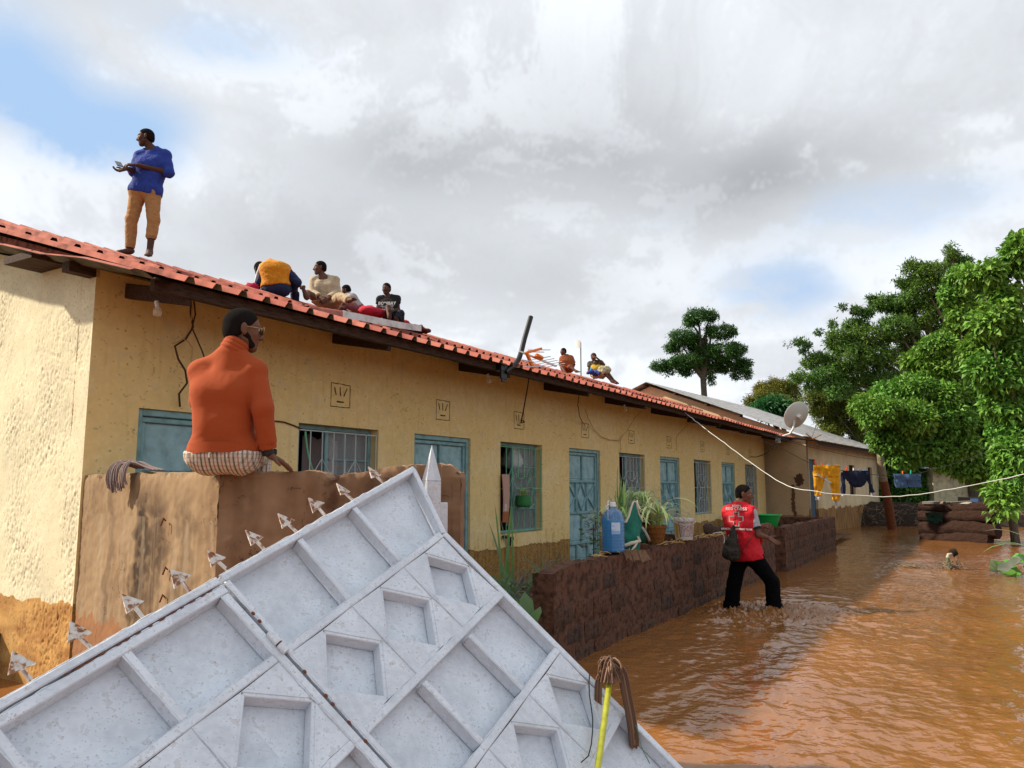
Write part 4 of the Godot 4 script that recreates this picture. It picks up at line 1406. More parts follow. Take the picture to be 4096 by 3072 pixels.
func wires_and_washing() -> void:
	rope("washing_wire", "thick pale twisted wire sagging across the yard in front of the washing", [Vector3(15.6, 3.06, 0.85), Vector3(14.87, 2.54, 1.64), Vector3(14.01, 1.68, 2.94), Vector3(13.31, 1.47, 3.68), Vector3(13.4, 1.39, 4.79), Vector3(13.31, 1.51, 5.66), Vector3(13.29, 1.64, 6.25), Vector3(13.2, 1.75, 6.7), Vector3(13.1, 2.0, 8.0)], 0.0065, M.wire_white, 0.006)
	rope("clothes_wire", "thin dark wire carrying the pegged yellow trousers and denim shorts", [Vector3(16.0, 2.92, 0.80), Vector3(16.46, 2.43, 2.31), Vector3(17.0, 1.99, 3.1), Vector3(17.53, 1.81, 3.95), Vector3(17.88, 1.76, 4.52), Vector3(18.11, 1.81, 4.93), Vector3(18.57, 2.08, 5.77), Vector3(18.97, 2.43, 6.53), Vector3(19.4, 2.9, 7.6)], 0.006, M.wire_dark)
	rope("overhead_wire", "thin wire from the dish end of the eave past the post top to the bushes", [Vector3(22.6, 2.99, 0.95), Vector3(25.47, 2.77, 1.75), Vector3(29.79, 2.66, 3.07), Vector3(28.61, 2.62, 5.01), Vector3(23.93, 2.8, 7.05)], 0.008, M.wire_dark)
	rope("overhead_wire", "lower thin wire under the other, slung from the eave to the bushes", [Vector3(22.0, 2.97, 0.9), Vector3(25.47, 2.70, 1.75), Vector3(28.71, 2.41, 3.16), Vector3(27.49, 2.36, 5.04), Vector3(23.71, 2.65, 6.66)], 0.008, M.wire_dark)
	rope("black_cable", "black cable drooping from the dish bracket back to the wall", [Vector3(24.0, 2.9, 0.9), Vector3(23.6, 2.55, 0.7), Vector3(23.9, 2.42, 0.3), Vector3(24.3, 2.45, 0.03)], 0.012, M.wire_dark)
	rope("brown_cable", "brown cable looped below the first rafter above the teal door", [Vector3(4.18, 3.13, 0.30), Vector3(4.2, 3.05, 0.27), Vector3(4.26, 2.94, 0.25), Vector3(4.24, 2.82, 0.20), Vector3(4.16, 2.77, 0.18), Vector3(4.14, 2.70, 0.18), Vector3(4.20, 2.61, 0.17), Vector3(4.30, 2.52, 0.14), Vector3(4.32, 2.43, 0.12), Vector3(4.28, 2.36, 0.08), Vector3(4.33, 2.24, 0.03)], 0.009, M.cable_brown)
	rope("brown_cable", "brown cable hanging straight behind the man in orange to the window", [Vector3(4.20, 3.12, 0.32), Vector3(4.25, 3.02, 0.28), Vector3(4.24, 2.93, 0.25), Vector3(4.38, 2.76, 0.2), Vector3(4.7, 2.45, 0.06), Vector3(5.2, 2.22, 0.02), Vector3(5.55, 2.19, 0.015), Vector3(5.78, 2.14, 0.01)], 0.007, M.cable_brown)
	rope("twine", "frayed sisal twine knotted round the looped cable", [Vector3(4.17, 3.14, 0.34), Vector3(4.19, 3.02, 0.31), Vector3(4.20, 2.9, 0.28), Vector3(4.17, 2.80, 0.24), Vector3(4.08, 2.74, 0.22)], 0.005, M.twine, 0.006)
	rope("twine", "loose end of sisal twine hanging under the cable knot", [Vector3(4.17, 2.80, 0.24), Vector3(4.26, 2.77, 0.22), Vector3(4.30, 2.70, 0.2), Vector3(4.29, 2.62, 0.2)], 0.004, M.twine, 0.006)
	rope("brown_cable", "brown cable from the black roof bracket down to the vent hole", [Vector3(9.18, 3.06, 0.80), Vector3(9.55, 2.90, 0.55), Vector3(10.05, 2.66, 0.20), Vector3(10.28, 2.50, 0.03), Vector3(10.37, 2.53, 0.04), Vector3(10.36, 2.59, 0.04), Vector3(10.31, 2.55, 0.04)], 0.010, M.cable_brown)
	rope("twine", "dry string dangling from a dark rafter beside the fourth vent", [Vector3(11.2, 3.05, 0.6), Vector3(11.5, 2.92, 0.4), Vector3(12.1, 2.72, 0.15), Vector3(12.55, 2.62, 0.03)], 0.007, M.cable_brown, 0.008)
	rope("twine", "long string swagged along the wall between two vents", [Vector3(12.4, 2.9, 0.1), Vector3(12.75, 2.66, 0.05), Vector3(13.1, 2.5, 0.03), Vector3(13.6, 2.42, 0.03), Vector3(14.1, 2.44, 0.03), Vector3(14.25, 2.56, 0.06), Vector3(14.3, 2.9, 0.3), Vector3(14.2, 3.05, 0.6)], 0.006, M.twine, 0.01)
	rope("twine", "frayed string end hanging between the fourth and fifth vent", [Vector3(14.2, 2.52, 0.04), Vector3(14.12, 2.40, 0.03), Vector3(14.16, 2.28, 0.03), Vector3(14.12, 2.2, 0.03)], 0.006, M.twine, 0.01)
	rope("twine", "thin string dangling by the sixth vent", [Vector3(17.2, 3.02, 0.5), Vector3(17.3, 2.7, 0.1), Vector3(17.45, 2.5, 0.03), Vector3(17.42, 2.36, 0.03)], 0.006, M.twine, 0.008)
	# washing
	var peg := func(at: Vector3, c: String):
		var b := MB.new()
		b.box(Vector3(0, 0.02, 0.006), Vector3(0.014, 0.09, 0.010), Basis(Vector3(1, 0, 0), 0.12), 0.002)
		b.box(Vector3(0, 0.02, -0.006), Vector3(0.014, 0.09, 0.010), Basis(Vector3(1, 0, 0), -0.12), 0.002)
		var o := part("clothes_peg", b, M[c])
		o.position = at
		o.rotation = Vector3(0, -1.2, rng.randf_range(-0.25, 0.25))
		o.scale = Vector3(1.3, 1.3, 1.3)
		return o
	mat("peg_red", Color(0.75, 0.05, 0.02), 0.4)
	mat("peg_blue", Color(0.04, 0.25, 0.75), 0.4)
	mat("peg_white", Color(0.8, 0.78, 0.75), 0.4)
	mat("peg_orange", Color(0.85, 0.18, 0.03), 0.4)
	mat("peg_green", Color(0.02, 0.40, 0.28), 0.4)
	var pegs := [["red", 17.01, 1.99, 3.13, "red clothes peg at the left waist corner of the yellow trousers"], ["red", 17.10, 1.95, 3.24, "red clothes peg second along the yellow trousers"], ["blue", 17.17, 1.925, 3.36, "blue clothes peg in the middle of the yellow trousers"], ["blue", 17.28, 1.885, 3.53, "blue clothes peg at the right end of the yellow trousers"], ["red", 17.37, 1.86, 3.66, "red clothes peg at the left shoulder of the navy jacket"], ["white", 17.44, 1.835, 3.78, "white clothes peg in the middle of the navy jacket"], ["blue", 17.50, 1.815, 3.90, "blue clothes peg right of the white one on the navy jacket"], ["blue", 17.55, 1.805, 3.97, "blue clothes peg at the right shoulder of the navy jacket"], ["orange", 17.96, 1.775, 4.65, "orange clothes peg on the denim shorts"], ["green", 18.04, 1.79, 4.79, "green clothes peg on the denim shorts"]]
	for p in pegs: tag(peg.call(Vector3(p[1], p[2], p[3]), "peg_" + p[0]), p[4], "clothes peg", "pegs on the clothes wire")
	var wr := noise(5.0, 3, 151)
	# outline in metres from the wire down, pinned along the wire
	var hang := func(called: String, label: String, cat: String, at: Vector3, turn: float, outlines: Array, mats: Array, parts_: Array):
		var t := thing(called, label, cat, at, turn)
		for k in outlines.size():
			var o: Array = outlines[k]   # rows of [y, x left, x right]
			var b := MB.new()
			b.slab(13, (o.size() - 1) * 4 + 1, func(i: int, j: int):
				var r := mini(j / 4, o.size() - 2)
				var f := (j - r * 4) / 4.0
				var y := lerpf(o[r][0], o[r + 1][0], f)
				var x := lerpf(lerpf(o[r][1], o[r + 1][1], f), lerpf(o[r][2], o[r + 1][2], f), i / 12.0)
				return Vector3(x, y, wr.get_noise_2d(x * 2.2 + k * 7.0, y * 1.2) * 0.06 + sin(i / 12.0 * PI) * 0.02), 0.012)
			part(parts_[k], b, mats[k], t)
		return t
	var yel := mat("jersey_yellow", Color(0.80, 0.36, 0.012), 0.9, {tex = T.cloth, nrm = T.weave, ns = 0.4})
	var rib := mat("rib_grey", Color(0.50, 0.50, 0.50), 0.9)
	var navy := mat("cloth_navy", Color(0.012, 0.016, 0.045), 0.9, {tex = T.cloth})
	var den := mat("denim", Color(0.075, 0.14, 0.27), 0.92, {tex = T.mottle, scale = 3.0, nrm = T.weave, ns = 0.5})
	var yt = hang.call("hung_trousers", "bright yellow tracksuit trousers pegged on the clothes wire", "trousers", Vector3(17.13, 1.95, 3.31), -1.10, [[[0.03, -0.26, 0.27], [-0.06, -0.265, 0.26], [-0.20, -0.27, 0.25]], [[-0.20, -0.27, -0.02], [-0.38, -0.265, -0.09], [-0.54, -0.265, -0.13], [-0.60, -0.25, -0.15]], [[-0.20, 0.0, 0.25], [-0.38, 0.06, 0.235], [-0.60, 0.09, 0.235], [-0.70, 0.10, 0.225]], [[-0.60, -0.245, -0.155], [-0.68, -0.245, -0.17]], [[-0.70, 0.11, 0.22], [-0.79, 0.12, 0.21]]], [yel, yel, yel, rib, rib], ["waist", "leg", "leg", "cuff", "cuff"])
	var pr := MB.new()
	for k in 4: pr.box(Vector3(-0.19 + 0.075 * k, -0.17 - 0.05 * k, 0.055), Vector3(0.06, 0.035, 0.004), Basis(Vector3(0, 0, 1), -0.6))
	part("print", pr, M.rib_grey, yt)
	hang.call("hung_jacket", "navy tracksuit jacket with pale cuffs pegged upside down on the wire", "jacket", Vector3(17.45, 1.835, 3.81), -1.05, [[[0.03, -0.26, 0.27], [-0.14, -0.20, 0.24], [-0.26, -0.12, 0.18], [-0.31, -0.02, 0.10]], [[0.0, -0.29, -0.21], [-0.22, -0.295, -0.225], [-0.44, -0.30, -0.235]], [[0.0, 0.21, 0.28], [-0.22, 0.25, 0.31], [-0.42, 0.29, 0.37]], [[-0.44, -0.30, -0.235], [-0.49, -0.295, -0.24]], [[-0.42, 0.30, 0.37], [-0.475, 0.31, 0.37]]], [navy, navy, navy, rib, rib], ["body", "sleeve", "sleeve", "cuff", "cuff"])
	hang.call("hung_shorts", "blue denim shorts pegged on the clothes wire", "shorts", Vector3(18.0, 1.775, 4.72), -1.06, [[[0.02, -0.27, 0.28], [-0.10, -0.265, 0.275]], [[-0.10, -0.265, -0.01], [-0.26, -0.25, 0.0]], [[-0.10, 0.0, 0.275], [-0.25, 0.02, 0.28]]], [den, den, den], ["waist", "leg", "leg"])

func far_things() -> void:
	# post
	var po := thing("wooden_post", "thick leaning wooden post with a mud red foot beside the far house", "post", Vector3(31.41, 0.0, 3.19))
	var b := MB.new()
	b.tube([Vector3(-0.32, 1.72, -0.16), Vector3(-0.42, 2.2, -0.19), Vector3(-0.49, 2.70, -0.20)], [0.135, 0.13, 0.12], 10)
	part("shaft", b, mat("post_grey", Color(0.30, 0.23, 0.15), 0.95, {tex = T.wood, scale3 = Vector3(3, 0.7, 3)}), po)
	var b2 := MB.new()
	b2.tube([Vector3(0.05, -0.4, 0.02), Vector3(-0.12, 0.8, -0.06), Vector3(-0.32, 1.72, -0.16)], [0.16, 0.15, 0.14], 10)
	part("foot", b2, mat("post_red", Color(0.19, 0.055, 0.02), 0.95, {tex = T.wood, scale3 = Vector3(3, 0.7, 3)}), po)
	# brush bank
	var bank := MB.new()
	var nb := noise(0.9, 4, 161)
	bank.grid(60, 12, func(i: int, j: int):
		var s := i / 59.0
		var f := j / 11.0
		var x := lerpf(33.0, 36.0, s) + f * 3.0
		var z := lerpf(1.4, 9.5, s)
		return Vector3(x, -0.3 + 1.15 * sin(minf(f * 1.5, 1.0) * PI / 2) + nb.get_noise_2d(z * 1.5, f * 3.0) * 0.2, z))
	struct("bank", bank, mat("bank_soil", Color(0.035, 0.022, 0.014), 1.0, {tex = T.grime, scale = 0.5}))
	var tw := MB.new()
	for k in 420:
		var s := rng.randf()
		var p := Vector3(lerpf(33.0, 36.0, s) + rng.randf() * 1.6, rng.randf_range(0.0, 0.85), lerpf(1.8, 8.5, s))
		var d := Vector3(rng.randf_range(-1, 0.3), rng.randf_range(-0.5, 0.7), rng.randf_range(-1, 1)).normalized() * rng.randf_range(0.15, 0.5)
		tw.tube([p, p + d * 0.5 + Vector3(0, rng.randf_range(-0.04, 0.04), 0), p + d], [0.014, 0.01, 0.005], 4, false)
	var two := part("brush_litter", tw, mat("twig_dry", Color(0.20, 0.15, 0.10), 0.95))
	tag(two, "dry twigs and leaf litter heaped on the bank behind the post", "brush")
	two.set_meta("kind", "stuff")
	# logs stacked in the water
	mat("log_bark", Color(0.05, 0.022, 0.014), 1.0, {tex = T.wood, scale3 = Vector3(2.2, 2.2, 0.6), nrm = T.pit, ns = 1.2})
	var lg := [["lowest thick log of the stack, half under water", Vector3(26.35, 0.02, 4.45), Vector3(25.5, -0.02, 6.15), 0.20], ["long log lying second from the water in the stack", Vector3(26.5, 0.33, 4.42), Vector3(25.45, 0.36, 6.35), 0.21], ["knotty log third from the water in the stack", Vector3(26.55, 0.68, 4.40), Vector3(25.5, 0.63, 6.30), 0.17], ["flat split trunk on top of the log stack", Vector3(26.6, 0.93, 4.42), Vector3(25.55, 0.85, 6.2), 0.13]]
	var nl := noise(3.0, 3, 171)
	for q in lg:
		var a: Vector3 = q[1]
		var e: Vector3 = q[2]
		var L := a.distance_to(e)
		var o := thing("log", q[0], "log", a, 0.0, "logs stacked in the water")
		o.transform = Transform3D(Basis(Vector3.UP.cross(e - a).normalized(), Vector3.UP, (e - a).normalized()).orthonormalized(), a)
		var m := MB.new()
		m.grid(25, 40, func(i: int, j: int):
			var an := TAU * i / 24.0
			var zz := L * j / 39.0
			var c := Vector2(cos(an), sin(an))
			var r: float = q[3] * (1.0 + 0.22 * nl.get_noise_3d(c.x * 0.6, c.y * 0.6, zz * 0.7) + 0.16 * nl.get_noise_3d(c.x * 2.4, c.y * 2.4, zz * 0.5) + 0.1 * sin(zz * 2.0 + q[3] * 30.0))
			return Vector3(c.x * r, c.y * r + 0.04 * sin(zz * 2.5 + q[3] * 20.0), zz), true)
		m.ball(Vector3(0, 0, 0.0), Vector3(q[3] * 0.95, q[3] * 0.95, 0.02), Basis(), 14)
		m.ball(Vector3(0, 0.04 * sin(L * 2.5 + q[3] * 20.0), L), Vector3(q[3] * 0.95, q[3] * 0.95, 0.02), Basis(), 14)
		part("bark", m, M.log_bark, o)
	var cl := MB.new()
	cl.slab(12, 10, func(i: int, j: int):
		var x := 0.5 * i / 11.0
		var y := -0.42 * j / 9.0
		return Vector3(nl.get_noise_2d(x * 3.0, y * 3.0) * 0.07 - 0.06 * sin(y * 6.0) , y * (0.6 + 0.4 * nl.get_noise_1d(x * 2.0)), x), 0.01)
	var clo := part("rag", cl, mat("rag_green", Color(0.012, 0.05, 0.035), 0.95))
	clo.position = Vector3(26.17, 0.78, 4.55)
	clo.rotation.y = -0.55
	tag(clo, "dark green rag hanging over the end of the logs", "rag")
	# rubbish washed on top of the logs
	var junk := [["plank", Vector3(26.3, 1.07, 5.0), Vector3(0.9, 0.02, 0.08), Color(0.30, 0.18, 0.10), "thin brown plank lying on the log stack", 0.5], ["plank", Vector3(26.1, 1.11, 5.5), Vector3(0.8, 0.02, 0.06), Color(0.38, 0.25, 0.13), "pale plank lying askew on the log stack", -0.7], ["board_scrap", Vector3(26.0, 1.07, 5.75), Vector3(0.5, 0.03, 0.4), Color(0.42, 0.40, 0.36), "pale board scrap among the rubbish on the logs", 0.2], ["bottle_crate", Vector3(26.05, 1.14, 5.85), Vector3(0.28, 0.10, 0.2), Color(0.05, 0.10, 0.22), "small blue crate on the rubbish over the logs", 0.4], ["stone_slab", Vector3(26.55, 1.06, 4.75), Vector3(0.55, 0.08, 0.35), Color(0.16, 0.15, 0.13), "grey slab lying at the left end of the log stack", 0.1], ["tyre_scrap", Vector3(26.7, 1.15, 5.6), Vector3(0.8, 0.16, 0.3), Color(0.07, 0.07, 0.06), "dark twisted scrap behind the planks on the logs", -0.3]]
	for q in junk:
		var m := MB.new()
		m.box(Vector3.ZERO, q[2], Basis(Vector3(0, 0, 1), rng.randf_range(-0.06, 0.06)), 0.008)
		var o := part(q[0], m, mat(q[0] + str(q[1].z), q[3], 0.9))
		o.position = q[1]
		o.rotation.y = q[5] - 0.5
		tag(o, q[4], "rubbish")
	# pale hut under the bushes
	var hut := thing("hut", "small pale hut half hidden by the bushes behind the logs", "hut", Vector3(37.8, 0.0, 4.3), -1.03)
	var hm := MB.new()
	hm.box(Vector3(1.4, 1.0, -1.0), Vector3(2.8, 2.6, 2.0))
	part("wall", hm, mat("hut_plaster", Color(0.58, 0.52, 0.33), 0.95, {tex = T.mottle, scale = 0.5}), hut)
	var hr := MB.new()
	hr.box(Vector3(1.4, 2.36, -0.9), Vector3(3.4, 0.06, 2.9), Basis(Vector3(1, 0, 0), 0.06))
	part("roof", hr, M.roof_grey, hut)
	# pipe standing in the flood with caught debris
	var st := thing("standpipe", "broken green pipe standing in the flood with a wad of debris on top", "pipe", Vector3(17.2, 0.0, 5.40))
	var p1 := MB.new()
	p1.tube([Vector3(0, -0.4, 0), Vector3(0, 0.08, 0), Vector3(-0.03, 0.20, -0.02)], [0.05, 0.035, 0.03], 8)
	part("pipe", p1, mat("pipe_green", Color(0.16, 0.25, 0.14), 0.6, {tex = T.grime, scale = 3.0}), st)
	var p2 := MB.new()
	p2.tube([Vector3(-0.03, 0.20, -0.02), Vector3(-0.02, 0.26, 0.0), Vector3(0.04, 0.26, 0.05)], 0.032, 8)
	part("elbow", p2, mat("pipe_pale", Color(0.42, 0.36, 0.26), 0.7), st)
	var p3 := MB.new()
	p3.ball(Vector3(0.06, 0.30, 0.08), Vector3(0.05, 0.06, 0.09), Basis(Vector3(1, 0, 0), 0.5), 14)
	for i in p3.v.size(): p3.v[i] += p3.n[i] * nl.get_noise_3dv(p3.v[i] * 9.0) * 0.06
	part("wad", p3, M.bank_soil, st)
	for k in 80:
		var t := MB.new()
		var a := Vector3(rng.randfn(0.0, 0.10), rng.randf_range(-0.02, 0.12), rng.randfn(0.0, 0.10))
		if k > 45: a = Vector3(-0.12 + rng.randfn(0.0, 0.1), 0.01, -0.62 + rng.randfn(0.0, 0.16))
		var d := Vector3(rng.randf_range(-1, 1), rng.randf_range(-0.1, 0.45), rng.randf_range(-1, 1)).normalized() * rng.randf_range(0.12, 0.38)
		t.tube([a - d * 0.5, a + Vector3(0, 0.02, 0), a + d * 0.5], [0.004, 0.009, 0.004], 4)
		part("twig", t, M.twig_dry, st)
func leaf_mesh(mb: MB, o: Vector3, d: Vector3, up: Vector3, L: float, W: float, fold := 0.25, droop := 0.2) -> void:
	d = d.normalized()
	var s := d.cross(up).normalized()
	up = s.cross(d)
	var m := o + d * L * 0.45 + up * L * 0.06
	var t := o + d * L - up * L * droop
	var a := m + s * W * 0.5 + up * W * fold
	var b := m - s * W * 0.5 + up * W * fold
	mb.tri(o, a, m); mb.tri(a, t, m); mb.tri(o, m, b); mb.tri(m, t, b)

func sprig(n: int, L: float, W: float, R: float, sd: int) -> ArrayMesh:
	var r := RandomNumberGenerator.new()
	r.seed = sd
	var mb := MB.new()
	for k in n:
		var d := Vector3(r.randfn(), r.randfn() * 0.6, r.randfn()).normalized()
		var o := d * R * r.randf_range(0.1, 0.6)
		leaf_mesh(mb, o, (d + Vector3(r.randf_range(-0.5, 0.5), r.randf_range(-0.6, 0.2), r.randf_range(-0.5, 0.5))), Vector3(r.randf_range(-0.4, 0.4), 1, r.randf_range(-0.4, 0.4)), L * r.randf_range(0.7, 1.2), W * r.randf_range(0.75, 1.2), r.randf_range(0.05, 0.35), r.randf_range(0.05, 0.35))
	return mb.mesh()

# blobs: [centre, radii]; sprigs sit through the shell of each clump, thinner inside
func crown(parent: Node3D, called: String, blobs: Array, count: int, mesh_: Mesh, m: Material, size: float, tint: Color, seed_: int, shell := 0.55) -> void:
	var r := RandomNumberGenerator.new()
	r.seed = seed_
	var gaps := noise(0.8 / maxf(size, 0.3), 3, seed_)
	var tot := 0.0
	for b in blobs: tot += pow(b[1].x * b[1].y * b[1].z, 0.667)
	var buf := PackedFloat32Array()
	var made := 0
	for b in blobs:
		var n := int(count * pow(b[1].x * b[1].y * b[1].z, 0.667) / tot)
		var hue := r.randf_range(-0.12, 0.12)
		for k in n:
			var d := Vector3(r.randfn(), r.randfn(), r.randfn()).normalized()
			var q: Vector3 = b[0] + b[1] * d * (shell + (1.0 - shell) * pow(r.randf(), 0.5)) * r.randf_range(0.86, 1.10)
			if gaps.get_noise_3dv(q) < -0.04: continue
			var s := size * r.randf_range(0.65, 1.25)
			var bs := Basis.from_euler(Vector3(r.randf_range(-0.7, 0.7), r.randf() * TAU, r.randf_range(-0.7, 0.7))).scaled(Vector3(s, s, s))
			var f := r.randf_range(0.7, 1.3)
			var yl := 0.9 * maxf(0.0, r.randf() - 0.55)
			buf.append_array([bs.x.x, bs.y.x, bs.z.x, q.x, bs.x.y, bs.y.y, bs.z.y, q.y, bs.x.z, bs.y.z, bs.z.z, q.z, tint.r * f * (1.0 + hue + yl), tint.g * f * (1.0 + yl * 0.3), tint.b * f * (1.0 - hue), 1.0])
			made += 1
	var mm := MultiMesh.new()
	mm.transform_format = MultiMesh.TRANSFORM_3D
	mm.use_colors = true
	mm.mesh = mesh_
	mm.instance_count = made
	mm.buffer = buf
	var o := MultiMeshInstance3D.new()
	o.name = called
	o.multimesh = mm
	o.material_override = m
	o.set_meta("kind", "stuff")
	parent.add_child(o, true)

func limbs(parent: Node3D, base: Vector3, fork: Vector3, ends: Array, r0: float, m: Material, called := "branch") -> void:
	var t := MB.new()
	var mid := base.lerp(fork, 0.5) + Vector3(rng.randf_range(-0.1, 0.1), 0, rng.randf_range(-0.1, 0.1)) * r0 * 4.0
	t.tube([base, base.lerp(mid, 0.5), mid, fork], [r0 * 1.25, r0, r0 * 0.9, r0 * 0.75], 9)
	part("trunk", t, m, parent)
	for e in ends:
		var b := MB.new()
		var k := fork.lerp(e, 0.5) + Vector3(rng.randf_range(-1, 1), rng.randf_range(-0.3, 0.6), rng.randf_range(-1, 1)) * fork.distance_to(e) * 0.12
		var st := fork.lerp(base, rng.randf_range(0.0, 0.25))
		b.tube([st, st.lerp(k, 0.5), k, e], [r0 * 0.5, r0 * 0.42, r0 * 0.3, r0 * 0.12], 6)
		part(called, b, m, parent)

func trees() -> void:
	mat("bark_grey", Color(0.17, 0.135, 0.10), 0.95, {tex = T.wood, scale3 = Vector3(2, 0.5, 2), nrm = T.rough})
	var leaf := mat("leaf", Color(1, 1, 1), 0.5, {tri = false, vcol = true, spec = 0.4, back = Color(0.5, 0.5, 0.5)})
	var sp1 := sprig(9, 0.30, 0.13, 0.5, 3)
	var sp2 := sprig(9, 0.34, 0.19, 0.45, 5)
	var sp3 := sprig(10, 0.26, 0.075, 0.5, 9)
	# image-free layout: each clump is given by its own place and size in metres
	var R := Vector3(0.512, 0, 0.859)
	var Fh := Vector3(0.859, 0, -0.512)
	var at := func(side: float, y: float, deep: float) -> Vector3: return Vector3(0, y, 6.0) + R * side + Fh * deep
	# slim tall tree far behind the house
	var t1 := thing("slim_tree", "slim tall tree with layered dark crown rising behind the roofs", "tree", at.call(11.8, 0.3, 48.0))
	var bl := []
	for q in [[-0.26, 12.06, -0.37, 0.78, 0.57], [-0.7, 11.69, -0.35, 0.5, 0.35], [0.69, 12.12, -0.08, 0.43, 0.43], [1.17, 10.99, -0.57, 0.92, 0.53], [0.52, 11.11, -0.33, 0.43, 0.35], [-1.12, 10.78, -0.16, 0.92, 0.57], [-1.59, 10.22, 0.43, 0.57, 0.43], [-0.27, 10.51, 0.38, 0.71, 0.57], [0.31, 9.93, 0.44, 0.92, 0.64], [1.27, 9.75, -0.57, 1.13, 0.71], [2.24, 10, 0.04, 0.57, 0.5], [-0.77, 9.21, -0.34, 0.85, 0.5], [-1.73, 9.12, -0.46, 0.78, 0.43], [-2.65, 8.91, -0.4, 0.57, 0.35], [-2.2, 8.57, -0.22, 0.43, 0.21], [-0.9, 8.74, 0.44, 0.57, 0.35], [0.59, 9.05, 0.5, 0.85, 0.64], [1.9, 9.05, 0.51, 0.92, 0.57], [2.71, 9.16, 0.27, 0.5, 0.43], [2.7, 8.44, -0.18, 0.32, 0.5], [2.14, 8.37, -0.1, 0.28, 0.35], [0.59, 8.11, 0.06, 0.28, 0.43]]:
		bl.append([R * q[0] + Vector3(0, q[1] - 0.3, 0) + Fh * q[2], Vector3(q[3], q[4], q[3])])
	for q in bl: q[1] = q[1] * Vector3(1.0, 0.8, 1.0)
	crown(t1, "crown", bl, 9000, sp1, leaf, 0.48, Color(0.045, 0.125, 0.022), 31, 0.5)
	var ends := []
	for q in bl: ends.append(q[0])
	limbs(t1, Vector3(R.x * 0.35, -0.5, R.z * 0.35), R * 0.0 + Vector3(0, 10.4, 0), ends, 0.22, M.bark_grey)
	# olive tree and palm-green tree beyond the far house
	var t2 := thing("olive_tree", "low yellow green tree standing behind the far house roof", "tree", at.call(16.2, 0.3, 46.0))
	bl = []
	for q in [[-0.4, 7.51, 0.26, 0.61, 0.48], [-1.08, 7.31, 0.35, 0.54, 0.41], [0.34, 7.39, 0.42, 0.61, 0.48], [-1.66, 6.81, -0.35, 0.48, 0.34], [-0.6, 6.94, 0.14, 0.75, 0.48], [0.58, 6.94, 0.17, 0.54, 0.54], [-1.98, 6.5, 0, 0.41, 0.34], [-0.74, 6.37, -0.59, 1.02, 0.41]]:
		bl.append([R * q[0] + Vector3(0, q[1] - 0.3, 0) + Fh * q[2], Vector3(q[3], q[4], q[3])])
	crown(t2, "crown", bl, 4200, sp3, leaf, 0.6, Color(0.17, 0.19, 0.03), 37, 0.4)
	limbs(t2, Vector3(0, -0.5, 0), Vector3(0, 4.0, 0), [bl[0][0], bl[1][0], bl[2][0], bl[3][0]], 0.2, M.bark_grey)
	var t3 := thing("mango_tree", "round deep green tree peeping over the far roof", "tree", at.call(14.9, 0.3, 42.0))
	bl = []
	for q in [[-0.75, 5.75, -0.03, 0.68, 0.37], [-1.47, 5.66, -0.32, 0.43, 0.31], [0.03, 5.73, 0.39, 0.5, 0.37], [-0.58, 5.49, 0.49, 0.74, 0.31]]:
		bl.append([R * q[0] + Vector3(0, q[1] - 0.3, 0) + Fh * q[2], Vector3(q[3], q[4], q[3])])
	crown(t3, "crown", bl, 1100, sp3, leaf, 1.2, Color(0.03, 0.14, 0.04), 41, 0.5)
	limbs(t3, Vector3(0, -0.5, 0), Vector3(0, 2.4, 0), [bl[0][0], bl[1][0], bl[2][0]], 0.2, M.bark_grey)
	# big spreading tree on the right
	var t4 := thing("spreading_tree", "tall spreading tree with feathery branch ends above the bushes", "tree", at.call(19.5, 0.3, 33.0))
	bl = []
	for q in [[-0.36, 11.69, -0.12, 0.34, 0.34], [0.16, 11.25, 0.33, 0.58, 0.34], [-2.21, 10.84, -0.36, 0.44, 0.34], [-1.62, 10.56, -0.64, 0.78, 0.44], [-2.26, 10.35, 0.1, 0.44, 0.29], [-1.76, 9.92, -0.35, 0.88, 0.49], [-3.35, 9.4, 0.04, 0.63, 0.34], [-2.39, 9.38, -0.05, 0.88, 0.49], [-0.97, 9.65, -0.22, 0.78, 0.58], [-4.42, 8.47, 0.48, 0.54, 0.34], [-5.61, 7.7, -0.32, 0.58, 0.44], [-4.28, 7.84, -0.14, 0.88, 0.54], [-3.18, 8.18, -0.47, 0.88, 0.54], [-6.36, 6.88, 0.14, 0.58, 0.39], [-5.19, 6.94, -0.39, 0.97, 0.58], [-3.88, 6.97, -0.23, 0.88, 0.58], [-7.07, 6.23, 0.19, 0.44, 0.24], [-6.14, 6.22, -0.24, 0.73, 0.44], [-4.78, 6.11, 0.09, 0.83, 0.49], [-6.44, 5.79, 0.32, 0.44, 0.29], [-3.84, 5.93, -0.52, 0.73, 0.49], [-5.8, 5.54, -0.5, 0.63, 0.34], [-2.1, 8.7, -0.36, 0.73, 0.58], [-2.06, 7.57, 0.35, 0.73, 0.58], [-0.84, 8.56, 0.15, 0.73, 0.73]]:
		bl.append([R * q[0] + Vector3(0, q[1] - 0.3, 0) + Fh * q[2], Vector3(q[3], q[4], q[3])])
	crown(t4, "crown", bl, 17000, sp1, leaf, 0.42, Color(0.09, 0.19, 0.03), 43, 0.45)
	ends = []
	for q in bl: ends.append(q[0])
	limbs(t4, Vector3(0.5, -0.5, 0), R * -0.4 + Vector3(0, 4.2, 0), ends, 0.3, M.bark_grey)
	bl = []
